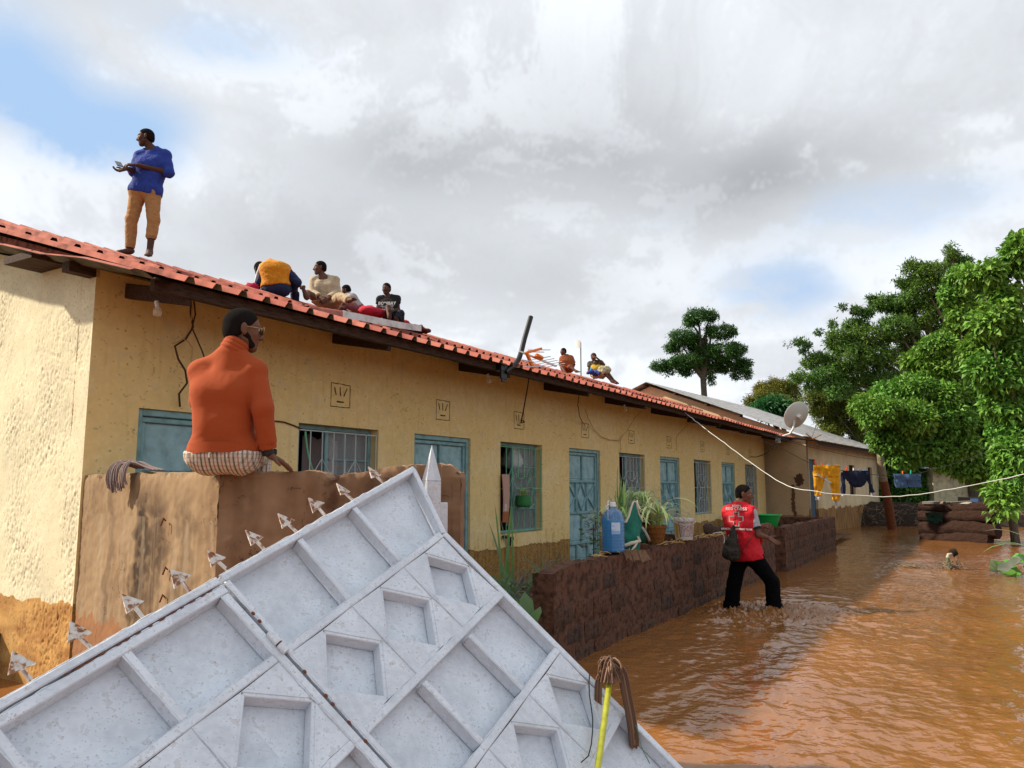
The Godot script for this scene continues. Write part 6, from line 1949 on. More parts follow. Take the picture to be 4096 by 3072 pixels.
	# stones and sticks on the wall
	for q in [[11.05, 0.10, "larger flat dark stone set upright on the low wall past the bucket"], [11.32, 0.075, "smaller dark stone beside the upright one on the low wall"], [11.7, 0.06, "low dark stone farthest along the low wall"]]:
		var s := MB.new()
		s.ball(Vector3(0, q[1] * 0.8, 0), Vector3(q[1] * 1.25, q[1], q[1] * 0.8), Basis(Vector3(0, 0, 1), 0.3), 12)
		for i in s.v.size(): s.v[i] += s.n[i] * ns.get_noise_3dv(s.v[i] * 6.0) * 0.03
		var so := part("stone", s, M.block_b)
		so.position = Vector3(q[0], top - 0.02, 2.66)
		tag(so, q[2], "stone", "stones on the low wall")
	var lt := MB.new()
	for k in 90:
		var x := rng.randf_range(8.9, 11.6) if k < 74 else rng.randf_range(7.1, 8.3)
		var a := Vector3(x, top + rng.randf_range(-0.012, 0.012), rng.randf_range(2.6, 2.78))
		var d := Vector3(rng.randf_range(-0.16, 0.16), rng.randf_range(-0.01, 0.02), rng.randf_range(-0.06, 0.06))
		lt.tube([a - d, a + Vector3(0, 0.008, 0), a + d], [0.003, 0.007, 0.003], 4)
	var lo := part("wall_litter", lt, M.twig_dry if M.has("twig_dry") else M.twine)
	tag(lo, "dry sticks and leaf litter scattered along the low wall top", "litter")
	lo.set_meta("kind", "stuff")
	rope("bent_wire", "pale bent wire end hooked over the low wall by the stones", [Vector3(11.0, top + 0.02, 2.72), Vector3(11.15, top + 0.03, 2.80), Vector3(11.2, top - 0.05, 2.83), Vector3(11.17, top - 0.12, 2.83)], 0.005, M.wire_white)
	# basin beyond the man
	var ba := thing("green_basin", "bright green plastic basin on the yard wall behind the wading man", "basin", Vector3(15.1, 0.79, 2.55))
	var bb := MB.new()
	bb.lathe([Vector2(0, 0), Vector2(0.16, 0.0), Vector2(0.235, 0.21), Vector2(0.26, 0.215), Vector2(0.26, 0.235), Vector2(0.245, 0.236), Vector2(0.225, 0.2), Vector2(0.15, 0.02), Vector2(0, 0.02)], 28)
	part("bowl", bb, mat("basin_green", Color(0.008, 0.30, 0.06), 0.4), ba)
	# in and on the second window
	var tw := thing("towel", "pink towel hanging in the green window grille", "towel", Vector3(9.80, 1.72, 0.02))
	var tm2 := MB.new()
	tm2.slab(10, 16, func(i: int, j: int):
		var x := -0.095 + 0.19 * i / 9.0
		var y := -0.69 * j / 15.0
		return Vector3(x * (1.0 - 0.12 * j / 15.0), y, 0.012 * sin(i * 1.7 + j * 0.15) + 0.012 * (1.0 - pow(j / 15.0 * 2.0 - 1.0, 2.0)) + 0.012), 0.014)
	tm2.uvf = func(p: Vector3, _n: Vector3): return Vector2(p.x / 0.19 + 0.5, -p.y / 0.69)
	part("cloth", tm2, pmat("towel_pink", picture(48, 128, func(u: float, v: float):
		var c := Color(0.50, 0.30, 0.23)
		if v > 0.78: c = Color(0.36, 0.13, 0.06)
		if Vector2((u - 0.42) / 0.14, (v - 0.66) / 0.045).length() < 1.0 or Vector2((u - 0.42) / 0.16, (v - 0.735) / 0.03).length() < 1.0: c = Color(0.62, 0.52, 0.50)
		return c), 0.95), tw)
	var t2 := thing("cloth_strip", "brown cloth hanging beside the pink towel in the grille", "cloth", Vector3(9.97, 1.30, 0.0))
	var t2m := MB.new()
	t2m.slab(8, 10, func(i: int, j: int): return Vector3((-0.05 + 0.1 * i / 7.0) * (0.5 + 0.5 * j / 9.0), -0.33 * j / 9.0, 0.01 * sin(i * 2.0) - 0.03), 0.01)
	part("cloth", t2m, mat("cloth_brown", Color(0.23, 0.07, 0.035), 0.95), t2)
	var hk := thing("hanging_basket", "spider plant in a green basket hung on the window grille", "plant", Vector3(10.27, 1.24, 0.07))
	var hm := MB.new()
	hm.lathe([Vector2(0.0, 0.0), Vector2(0.10, 0.0), Vector2(0.125, 0.04), Vector2(0.115, 0.15), Vector2(0.12, 0.17), Vector2(0.0, 0.15)], 14)
	part("basket", hm, mat("basket_green", Color(0.05, 0.24, 0.07), 0.7, {tex = T.mottle, scale = 4.0}), hk)
	var sb := [blade(0.22, 0.016, 1.8, 1.1), blade(0.26, 0.016, 2.2, 1.2), blade(0.2, 0.014, 1.2, 1.3)]
	for k in 26:
		var l := part("leaf", sb[k % 3], [M.spider_green, M.spider_pale][k % 2], hk)
		l.basis = Basis(Vector3.UP, rng.randf() * TAU)
		l.position = Vector3(rng.randfn(0, 0.02), 0.16, rng.randfn(0, 0.02))
	var wb := thing("white_sack", "white plastic sack hanging inside the second window", "sack", Vector3(10.75, 1.82, -0.42))
	var wm2 := MB.new()
	wm2.lathe([Vector2(0, 0.0), Vector2(0.13, 0.02), Vector2(0.19, 0.09), Vector2(0.18, 0.16), Vector2(0.13, 0.26), Vector2(0.12, 0.45)], 16)
	part("bag", wm2, mat("sack_pale", Color(0.55, 0.55, 0.53), 0.6, {nrm = T.rough, ns = 1.0}), wb)
	# curtain and bright cloth in the first window
	for q in [["curtain", "striped white curtain behind the first window bars", Vector3(6.50, 2.1, -0.42), 0.28, 0.55, Color(0.22, 0.17, 0.17)], ["curtain", "thin pale curtain at the edge of the second window", Vector3(9.82, 2.16, -0.3), 0.12, 0.5, Color(0.25, 0.20, 0.20)], ["bundle", "orange cloth bundle inside the first window", Vector3(6.52, 1.62, -0.30), 0.17, 0.35, Color(0.40, 0.09, 0.02)], ["bundle", "purple cloth lying inside the first window", Vector3(6.38, 1.50, -0.22), 0.16, 0.25, Color(0.07, 0.02, 0.14)]]:
		var c := MB.new()
		c.slab(14, 8, func(i: int, j: int): return Vector3(q[3] * (i / 6.5 - 1.0) * (1.0 if q[0] == "curtain" else 1.0 - 0.5 * (1.0 - j / 7.0)), -q[4] * j / 7.0 + 0.03 * sin(i * 0.9), 0.022 * sin(i * 1.9)), 0.01)
		var o := part(q[0], c, mat(q[0] + str(q[2].x), q[5], 0.95))
		o.position = q[2]
		tag(o, q[1], "cloth")
	rope("green_hose", "green hose curling inside the first window bars", [Vector3(5.88, 2.12, -0.03), Vector3(5.90, 2.0, -0.03), Vector3(5.94, 1.85, -0.03), Vector3(6.02, 1.68, -0.03)], 0.012, M.peg_green if M.has("peg_green") else M.grille_green)
	var pl := MB.new()
	pl.tube([Vector3(9.74, 0.83, 0.03), Vector3(9.86, 0.81, 0.05), Vector3(9.90, 0.80, 0.06), Vector3(9.92, 0.74, 0.05), Vector3(9.91, 0.68, 0.05)], [0.018, 0.028, 0.022, 0.02, 0.018], 7)
	pl.tube([Vector3(9.92, 0.80, 0.06), Vector3(9.99, 0.81, 0.06), Vector3(10.0, 0.77, 0.06), Vector3(9.95, 0.76, 0.06)], 0.006, 6)
	var po2 := part("black_strap", pl, M.black_metal)
	tag(po2, "black strap tied to the foot of the green window grille", "strap")

func roof_things() -> void:
	# bent pipe bracket with a television aerial
	var br := thing("aerial_bracket", "thick bent black pipe bracket rising above the eave", "bracket", Vector3(8.35, 2.93, 0.86))
	var pm := MB.new()
	pm.tube([Vector3(0.03, 0.06, 0.04), Vector3(0.14, 0.13, 0.05), Vector3(0.26, 0.19, 0.05), Vector3(0.36, 0.28, 0.05), Vector3(0.43, 0.40, 0.05), Vector3(0.50, 0.56, 0.05), Vector3(0.68, 0.90, 0.05)], 0.034, 12)
	part("pipe", pm, M.black_metal, br)
	var fm := MB.new()
	fm.box(Vector3(0.0, 0.05, 0.03), Vector3(0.14, 0.17, 0.03), Basis(), 0.005)
	fm.box(Vector3(-0.01, -0.05, 0.03), Vector3(0.07, 0.05, 0.02), Basis(), 0.004)
	fm.box(Vector3(0.0, 0.12, 0.0), Vector3(0.16, 0.10, 0.10), Basis(), 0.004)
	part("foot_plate", fm, M.black_metal, br)
	var ya := thing("aerial", "silver television aerial with orange plastic arms on the black pipe", "antenna", Vector3(8.597, 3.289, 0.97))
	var z := ya.position
	var bm := MB.new()
	bm.bar(Vector3.ZERO, Vector3(1.05, -0.06, 0.0), 0.022, 0.022)
	part("boom", bm, M.alu, ya)
	for q in [[0.66, 0.16], [0.78, 0.15], [0.90, 0.15], [1.02, 0.14], [0.52, 0.18]]:
		var e := MB.new()
		e.tube([Vector3(q[0] - 0.03, -0.05 * q[0] - 0.02, -q[1]), Vector3(q[0] + 0.03, -0.05 * q[0] + 0.02, q[1])], 0.006, 6)
		part("element", e, M.alu, ya)
	var om := MB.new()
	om.bar(Vector3(0.16, 0.0, 0.02), Vector3(0.56, 0.115, 0.03), 0.035, 0.035, Vector3.UP, 0.006)
	om.bar(Vector3(0.18, -0.01, 0.022), Vector3(0.33, -0.19, 0.03), 0.04, 0.04, Vector3.UP, 0.006)
	part("reflector_arm", om, M.orange_plastic, ya)
	var dm := MB.new()
	dm.box(Vector3(0.46, -0.015, 0.05), Vector3(0.17, 0.06, 0.07), Basis(Vector3(0, 0, 1), -0.1), 0.02)
	part("dipole_box", dm, M.orange_plastic, ya)
	for q in [[Vector3(0.34, 0.07, -0.05), Vector3(0.78, 0.13, 0.05)], [Vector3(0.34, 0.045, -0.05), Vector3(0.62, 0.075, 0.04)], [Vector3(0.0, -0.12, 0.05), Vector3(0.3, -0.105, 0.05)], [Vector3(0.04, -0.21, 0.05), Vector3(0.56, -0.13, 0.06)]]:
		var e := MB.new()
		e.tube([q[0], q[1]], 0.007, 6)
		part("rod", e, M.alu, ya)
	# wireless receiver on a pole behind the ridge
	var wp := thing("receiver_pole", "thin grey pole with a small white wireless receiver above the ridge", "antenna", Vector3(18.80, 4.30, -3.05))
	var wm := MB.new()
	wm.tube([Vector3(0, -0.1, 0), Vector3(0, 1.12, 0)], 0.018, 8)
	part("pole", wm, mat("pole_grey", Color(0.20, 0.22, 0.23), 0.5), wp)
	var wr := MB.new()
	wr.grid(9, 9, func(i: int, j: int):
		var a := (i / 8.0 - 0.5) * 1.5
		return Vector3(-0.11 - 0.04 * (cos(a) - 0.7), 1.05 + 0.13 * (j / 8.0 - 0.5) * 1.6, -0.03 + sin(a) * 0.12))
	wr.box(Vector3(-0.06, 1.07, -0.02), Vector3(0.10, 0.07, 0.06), Basis(), 0.01)
	part("receiver", wr, M.white_plastic, wp)
	# loose bent sheet lying on the slope
	var ls := thing("loose_roof_sheet", "loose bent roof sheet with a white edge lying on the slope", "roof sheet", Vector3(5.5, 3.33, 0.25))
	var sm := MB.new()
	for side in 2:
		var t := -0.004 * side
		var f := func(i: int, j: int) -> Vector3:
			var x := 1.95 * i / 14.0
			var e := sin(x * 3.0) * 0.008
			var y0 := 0.012 + 0.092 * x + e
			var zz := [0.16, 0.10, -0.05, -0.30, -0.55]
			var yy := [-0.075, 0.0, 0.02, 0.08, 0.15]
			return Vector3(x * (1.0 - 0.0 * j), y0 + yy[j] + t, zz[j] - 0.08 * x)
		if side == 0: sm.grid(15, 5, f)
		else: sm.grid(15, 5, func(i: int, j: int): return f.call(14 - i, j))
		sm.paint(Color(0.50, 0.48, 0.45) if side else Color(0.42, 0.14, 0.11))
	part("sheet", sm, M.roof_sheet, ls)
	var fl := MB.new()
	fl.grid(15, 2, func(i: int, j: int):
		var x := 0.45 + 1.5 * i / 14.0
		return Vector3(x, 0.004 + 0.092 * x + sin(x * 3.0) * 0.008 - (0.085 if j == 0 else 0.01), 0.172 - 0.08 * x))
	part("white_flange", fl, mat("flange_white", Color(0.72, 0.72, 0.70), 0.5, {tex = T.mottle, scale = 0.8}), ls)
	# bundles of clothes on the roof
	var nz := noise(5.0, 3, 201)
	for q in [[Vector3(9.92, 4.47, -2.7), Vector3(0.27, 0.10, 0.2), Color(0.50, 0.015, 0.04), "red spotted cloth bundle between the seated people"], [Vector3(11.2, 4.42, -2.75), Vector3(0.36, 0.06, 0.2), Color(0.15, 0.04, 0.03), "brown and red cloth spread on the roof right of the seated girl"], [Vector3(10.75, 4.43, -2.7), Vector3(0.14, 0.07, 0.15), Color(0.45, 0.015, 0.02), "small red cloth beside the seated girl's feet"], [Vector3(7.79, 4.48, -3.20), Vector3(0.12, 0.09, 0.12), Color(0.50, 0.01, 0.06), "red bundle against the person in the yellow jacket"]]:
		var m := MB.new()
		m.ball(Vector3.ZERO, q[1], Basis(), 18)
		for i in m.v.size(): m.v[i] += m.n[i] * nz.get_noise_3dv(m.v[i] * 3.0) * 0.06
		var o := part("cloth_bundle", m, mat("bundle%d" % int(q[0].x * 100), q[2], 0.9, {tex = T.cloth, nrm = T.rough}))
		o.position = q[0]
		tag(o, q[3], "clothes", "clothes saved on the roof")
	# bulbs under the eave
	for q in [[Vector3(3.74, 2.93, 0.50), "bare bulb under the first rafter by the house corner"], [Vector3(8.62, 2.95, 0.50), "bare bulb under the rafter left of the black bracket"], [Vector3(13.4, 2.97, 0.45), "bare bulb under the rafter above the third window"]]:
		var t := thing("light_bulb", q[1], "bulb", q[0], 0.0, "bulbs under the eave")
		var g := MB.new()
		g.lathe([Vector2(0.0, -0.055), Vector2(0.03, -0.045), Vector2(0.036, -0.02), Vector2(0.03, 0.01), Vector2(0.016, 0.03)], 14)
		var bg := mat("bulb_glass", Color(0.75, 0.65, 0.5), 0.1, {tri = false})
		bg.transparency = BaseMaterial3D.TRANSPARENCY_ALPHA
		bg.albedo_color.a = 0.35
		part("glass", g, bg, t)
		var s := MB.new()
		s.tube([Vector3(0, 0.02, 0), Vector3(0, 0.075, -0.02)], 0.018, 8)
		part("socket", s, M.white_plastic, t)
func hand_prims(w: Vector3, d: Vector3, pn: Vector3, side: float, s: float, curl: float, fr := 0.0085) -> Array:
	# w wrist, d towards the fingers, pn out of the palm; side +1 puts the thumb on d x pn
	d = d.normalized()
	var t := d.cross(pn).normalized()
	pn = t.cross(d).normalized()
	var out := []
	for k in 4:
		var off := (k - 1.5) * 0.0205 * s
		out.append([w + d * 0.012 * s + t * off * 0.6, w + d * 0.088 * s + t * off, 0.0155 * s, 0.013 * s, 0.016])
	for k in 4:
		var off := (k - 1.5) * 0.0215 * s
		var L: float = [0.068, 0.080, 0.076, 0.060][k] * s if side * 1.0 < 0.0 else [0.060, 0.076, 0.080, 0.068][k] * s
		var a := w + d * 0.088 * s + t * off
		var c1: float = curl * (0.8 + 0.12 * k)
		var d1 := (d * cos(c1) + pn * sin(c1) + t * (k - 1.5) * 0.05)
		var b := a + d1 * L * 0.52
		var d2 := d * cos(c1 * 1.9) + pn * sin(c1 * 1.9)
		out.append([a, b, fr * s * 1.12, fr * s, 0.004])
		out.append([b, b + d2 * L * 0.48, fr * s, fr * s * 0.8, 0.004])
	var tb := w + d * 0.030 * s + t * side * 0.030 * s
	var tm := tb + (d * 0.55 + t * side * 0.7 + pn * 0.35).normalized() * 0.045 * s
	out.append([w + d * 0.02 * s + t * side * 0.012 * s, tb, 0.016 * s, 0.014 * s, 0.012])
	out.append([tb, tm, 0.013 * s, 0.0105 * s, 0.006])
	out.append([tm, tm + (d * 0.8 + t * side * 0.35 + pn * 0.3).normalized() * 0.030 * s, 0.0105 * s, 0.008 * s, 0.004])
	return out

func head_prims(c: Vector3, F: Vector3, U: Vector3, s: float) -> Array:
	F = F.normalized()
	var L := U.cross(F).normalized()
	U = F.cross(L).normalized()
	var B := Basis(L, U, F)
	var P := func(x: float, y: float, z: float) -> Vector3: return c + (L * x + U * y + F * z) * s
	var o := [[P.call(0, 0.030, -0.012), Vector3(0.074, 0.086, 0.094) * s, B, 0.02], [P.call(0, -0.028, 0.028), Vector3(0.060, 0.078, 0.058) * s, B, 0.03],
		[P.call(0, -0.05, 0.035), P.call(0, -0.093, 0.058), 0.046 * s, 0.026 * s, 0.025], [P.call(0.042, -0.055, 0.01), P.call(0.018, -0.088, 0.05), 0.022 * s, 0.02 * s, 0.02], [P.call(-0.042, -0.055, 0.01), P.call(-0.018, -0.088, 0.05), 0.022 * s, 0.02 * s, 0.02],
		[P.call(0, 0.008, 0.083), P.call(0, -0.030, 0.102), 0.009 * s, 0.0145 * s, 0.012], [P.call(0.013, -0.036, 0.092), P.call(-0.013, -0.036, 0.092), 0.010 * s, 0.010 * s, 0.008],
		[P.call(0.036, 0.024, 0.070), P.call(0.008, 0.020, 0.082), 0.011 * s, 0.010 * s, 0.012], [P.call(-0.036, 0.024, 0.070), P.call(-0.008, 0.020, 0.082), 0.011 * s, 0.010 * s, 0.012],
		[P.call(0.022, -0.062, 0.078), P.call(-0.022, -0.062, 0.078), 0.0085 * s, 0.0085 * s, 0.006], [P.call(0.018, -0.075, 0.076), P.call(-0.018, -0.075, 0.076), 0.009 * s, 0.009 * s, 0.006],
		[P.call(0.042, -0.02, 0.058), P.call(0.036, -0.03, 0.060), 0.020 * s, 0.018 * s, 0.02], [P.call(-0.042, -0.02, 0.058), P.call(-0.036, -0.03, 0.060), 0.020 * s, 0.018 * s, 0.02]]
	for q in [1, -1]:
		o.append([P.call(q * 0.077, -0.002, -0.008), Vector3(0.010, 0.031, 0.019) * s, B * Basis(Vector3.UP, -0.4 * q), 0.006])
		o.append([P.call(q * 0.074, -0.026, -0.002), Vector3(0.009, 0.012, 0.010) * s, B, 0.006])
	return o

# J holds joints in the person's own axes: x right and z towards the lens, y up. opt: s size, skin, h cell, hands
func person(label: String, at: Vector3, J: Dictionary, opt: Dictionary) -> Node3D:
	var t := thing("person", label, "person", at, opt.get("turn", LOOK))
	var s: float = opt.get("s", 1.0)
	var h: float = opt.get("h", 0.017)
	var ff: float = opt.get("fat", 1.0) * s
	var hd: float = opt.get("hs", s)
	var mb := MB.new()
	var hf: Vector3 = J.get("hf", Vector3(0, 0, 1))
	var hu: Vector3 = J.get("hu", Vector3.UP)
	var fw: Vector3 = J.get("front", Vector3(0, 0, 1))
	var bones := torso_prims(J, s, ff, 0.0)
	bones.append([J.nek, J.hed - hu.normalized() * 0.065 * s - hf.normalized() * 0.012 * s, 0.056 * s, 0.050 * s, 0.02])
	for q in [["sl", "el", "wl"], ["sr", "er", "wr"]]:
		bones.append([J[q[0]], J[q[1]], 0.050 * ff, 0.040 * ff, 0.03])
		bones.append([J[q[1]], J[q[2]], 0.041 * ff, 0.027 * ff, 0.012])
	for q in [["hl", "kl", "al", "tl"], ["hr", "kr", "ar", "tr"]]:
		bones.append([J[q[0]], J[q[1]], 0.082 * ff, 0.056 * ff, 0.04])
		bones.append([J[q[1]], J[q[2]], 0.055 * ff, 0.036 * ff, 0.015])
		if J.has(q[3]):
			var d: Vector3 = J[q[3]] - J[q[2]]
			bones.append([J[q[2]], J[q[3]], 0.040 * s, 0.026 * s, 0.02])
			bones.append([J[q[2]] - d * 0.18, J[q[2]] + d * 0.2, 0.036 * s, 0.036 * s, 0.02])
			var sd := d.cross(J[q[2]] - J[q[1]]).normalized()
			for k in 5: bones.append([J[q[3]] + sd * (k - 2) * 0.017 * s - d * 0.06, J[q[3]] + sd * (k - 2) * 0.019 * s + d.normalized() * (0.035 - 0.005 * absf(k - 1.0)) * s, 0.016 * s, 0.0115 * s, 0.008])
	nets(mb, bones, h)
	nets(mb, head_prims(J.hed, hf, hu, hd), opt.get("hh", 0.0075))
	for q in J.get("hands", []):
		nets(mb, hand_prims(q[0], q[1], q[2], q[3], s, q[4], opt.get("fr", 0.0095)), opt.get("fh", 0.0062))
	part("body", mb, opt.skin, t)
	# eyes
	var L := hu.cross(hf).normalized()
	var uu := hf.normalized().cross(L)
	if opt.get("eyes", true):
		for q in [1, -1]:
			var e := MB.new()
			e.ball(J.hed + (L * 0.031 * q + uu * 0.004 + hf.normalized() * 0.0745) * hd, Vector3(0.0145, 0.010, 0.012) * hd, Basis(L, uu, hf.normalized()), 10)
			part("eye", e, M.eye_white, t)
			var i := MB.new()
			i.ball(J.hed + (L * 0.031 * q + uu * 0.003 + hf.normalized() * 0.0825) * hd, Vector3(0.007, 0.008, 0.006) * hd, Basis(L, uu, hf.normalized()), 8)
			part("iris", i, M.eye_dark, t)
	# hair cap
	var hm: Material = opt.get("hair", M.hair)
	var hs: float = opt.get("hair_t", 0.006)
	var hb := MB.new()
	var Bq := Basis(L, uu, hf.normalized())
	var hc: Vector3 = J.hed + (uu * 0.034 - hf.normalized() * 0.014) * hd
	nets(hb, [[hc, Vector3(0.074 + hs, 0.084 + hs, 0.093 + hs) * hd, Bq, 0.02], [hc - uu * 0.05 * hd - hf.normalized() * 0.035 * hd, Vector3(0.060 + hs, 0.06, 0.055 + hs) * hd, Bq, 0.02]], opt.get("hh", 0.0075), [[J.hed + uu * 0.062 * hd + hf.normalized() * 0.062 * hd, (hf.normalized() * 0.8 - uu * 0.55).normalized()], [J.hed + uu * -0.045 * hd - hf.normalized() * 0.05 * hd, -uu + hf.normalized() * 0.25]], opt.get("hair_noise", null), opt.get("hair_amp", 0.0))
	part("hair", hb, hm, t)
	return t

func torso_prims(J: Dictionary, s: float, f: float, g: float) -> Array:
	var side: Vector3 = (J.sl - J.sr).normalized()
	var hs: Vector3 = (J.hl - J.hr).normalized()
	var mid: Vector3 = J.pel.lerp(J.che, 0.45) + J.get("bow", Vector3.ZERO)
	var o := []
	for q in [1.0, -1.0]:
		o.append([J.pel + hs * 0.060 * f * q, mid + (side + hs) * 0.5 * 0.050 * f * q, 0.105 * f + g, 0.098 * f + g, 0.05])
		o.append([mid + (side + hs) * 0.5 * 0.050 * f * q, J.che + side * 0.075 * f * q, 0.098 * f + g, 0.112 * f + g, 0.05])
	o.append([J.che, J.nek - (J.nek - J.che).normalized() * 0.03 * s, 0.11 * f + g, 0.066 * f + g, 0.04])
	o.append([J.sl, J.nek, 0.050 * f + g * 0.8, 0.046 * f + g * 0.6, 0.04])
	o.append([J.sr, J.nek, 0.050 * f + g * 0.8, 0.046 * f + g * 0.6, 0.04])
	o.append([J.sl, J.che + side * 0.06 * f, 0.050 * f + g, 0.094 * f + g, 0.04])
	o.append([J.sr, J.che - side * 0.06 * f, 0.050 * f + g, 0.094 * f + g, 0.04])
	o.append([J.hl, J.hr, 0.098 * f + g, 0.098 * f + g, 0.05])
	return o

func sleeve(J: Dictionary, q: Array, f: float, g: float, to: float) -> Array:
	# to: 0..1 upper arm, 1..2 down the forearm; the cuff is cut square
	var o := []
	var a: Vector3 = J[q[0]]
	var b: Vector3 = J[q[1]]
	var c: Vector3 = J[q[2]]
	if to <= 1.0:
		var e := a.lerp(b, to)
		o.append([a, b, 0.049 * f + g, 0.046 * f + g, 0.014, e, (b - a).normalized()])
	else:
		o.append([a, b, 0.049 * f + g, 0.043 * f + g, 0.014])
		var e := b.lerp(c, to - 1.0)
		o.append([b, c, 0.044 * f + g, 0.034 * f + g, 0.02, e, (c - b).normalized()])
	return o

func trouser(J: Dictionary, q: Array, f: float, g: float, to: float) -> Array:
	var o := []
	var a: Vector3 = J[q[0]]
	var b: Vector3 = J[q[1]]
	var c: Vector3 = J[q[2]]
	if to <= 1.0:
		var e := a.lerp(b, to)
		o.append([a, b, 0.088 * f + g, 0.066 * f + g, 0.04, e, (b - a).normalized()])
	else:
		o.append([a, b, 0.088 * f + g, 0.062 * f + g, 0.04])
		var e := b.lerp(c, to - 1.0)
		o.append([b, c, 0.061 * f + g, 0.046 * f + g, 0.02, e, (c - b).normalized()])
	return o

func shirt(t: Node3D, called: String, J: Dictionary, m: Material, o: Dictionary) -> MeshInstance3D:
	var s: float = o.get("s", 1.0)
	var f: float = o.get("fat", 1.0) * s
	var g: float = o.get("g", 0.022)
	var pr := torso_prims(J, s, f, g)
	var ls: Array = o.get("sleeves", [0.5, 0.5])
	if ls[0] > 0.0: pr += sleeve(J, ["sl", "el", "wl"], f, g, ls[0])
	if ls[1] > 0.0: pr += sleeve(J, ["sr", "er", "wr"], f, g, ls[1])
	if o.has("extra"): pr += o.extra
	var hem: float = o.get("hem", 0.0)
	var dn: Vector3 = (J.pel - J.che).normalized()
	var nk: Vector3 = (J.nek - J.che).normalized()
	var fr: Vector3 = J.get("front", Vector3(0, 0, 1))
	var pl := [[J.pel + dn * hem, dn], [J.nek + nk * (0.035 + o.get("neck", 0.0)), nk], [J.nek + nk * 0.055 * s + fr * 0.03 * s, 0.072 * s]]
	if o.has("scoop"): pl.append([J.nek + nk * (0.045 - o.scoop) * s + fr * 0.075 * s, 0.074 * s])
	for q in o.get("planes", []): pl.append(q)
	var mb := MB.new()
	nets(mb, pr, o.get("h", 0.015), pl, o.get("fold", creases(4.5, 301)), o.get("amp", 0.009))
	return part(called, mb, m, t)

func trousers(t: Node3D, J: Dictionary, m: Material, o: Dictionary) -> MeshInstance3D:
	var s: float = o.get("s", 1.0)
	var f: float = o.get("fat", 1.0) * s
	var g: float = o.get("g", 0.012)
	var pr := []
	var hs: Vector3 = (J.hl - J.hr).normalized()
	pr.append([J.hl, J.hr, 0.100 * f + g, 0.100 * f + g, 0.05])
	for q in [1.0, -1.0]: pr.append([J.pel + hs * 0.06 * f * q, J.pel.lerp(J.che, 0.35) + hs * 0.052 * f * q, 0.106 * f + g, 0.100 * f + g, 0.05])
	pr += trouser(J, ["hl", "kl", "al"], f, g, o.get("to", [1.9, 1.9])[0])
	pr += trouser(J, ["hr", "kr", "ar"], f, g, o.get("to", [1.9, 1.9])[1])
	if o.has("extra"): pr += o.extra
	var up: Vector3 = (J.che - J.pel).normalized()
	var mb := MB.new()
	nets(mb, pr, o.get("h", 0.015), [[J.pel + up * o.get("waist", 0.11) * s, up]], o.get("fold", creases(5.5, 311)), o.get("amp", 0.008))
	return part(o.get("called", "trousers"), mb, m, t)

func words(t: Node3D, called: String, txt: String, size: float, at: Vector3, b: Basis, m: Material) -> MeshInstance3D:
	var f := SystemFont.new()
	f.font_names = PackedStringArray(["Droid Sans"])
	f.font_weight = 700
	var tm := TextMesh.new()
	tm.font = f
	tm.text = txt
	tm.font_size = 32
	tm.pixel_size = size / 32.0
	tm.depth = 0.003
	var o := part(called, tm, m, t)
	o.transform = Transform3D(b, at)
	return o

func people() -> void:
	var sk := func(called: String, c: Color): return mat(called, c, 0.6, {tex = T.cloth, scale = 2.0, spec = 0.3})
	sk.call("skin_a", Color(0.15, 0.068, 0.042))
	sk.call("skin_b", Color(0.10, 0.044, 0.030))
	sk.call("skin_c", Color(0.19, 0.085, 0.050))
	mat("hair", Color(0.016, 0.013, 0.012), 1.0, {spec = 0.15, nrm = btex(0.35, 2, 9.0, 77, 256), ns = 1.0, scale = 6.0})
	mat("eye_white", Color(0.35, 0.30, 0.27), 0.3)
	mat("eye_dark", Color(0.008, 0.006, 0.005), 0.2)
	mat("print_white", Color(0.75, 0.74, 0.70), 0.8)
	man_in_orange()
	man_in_blue()
	people_on_ridge()
	wading_man()

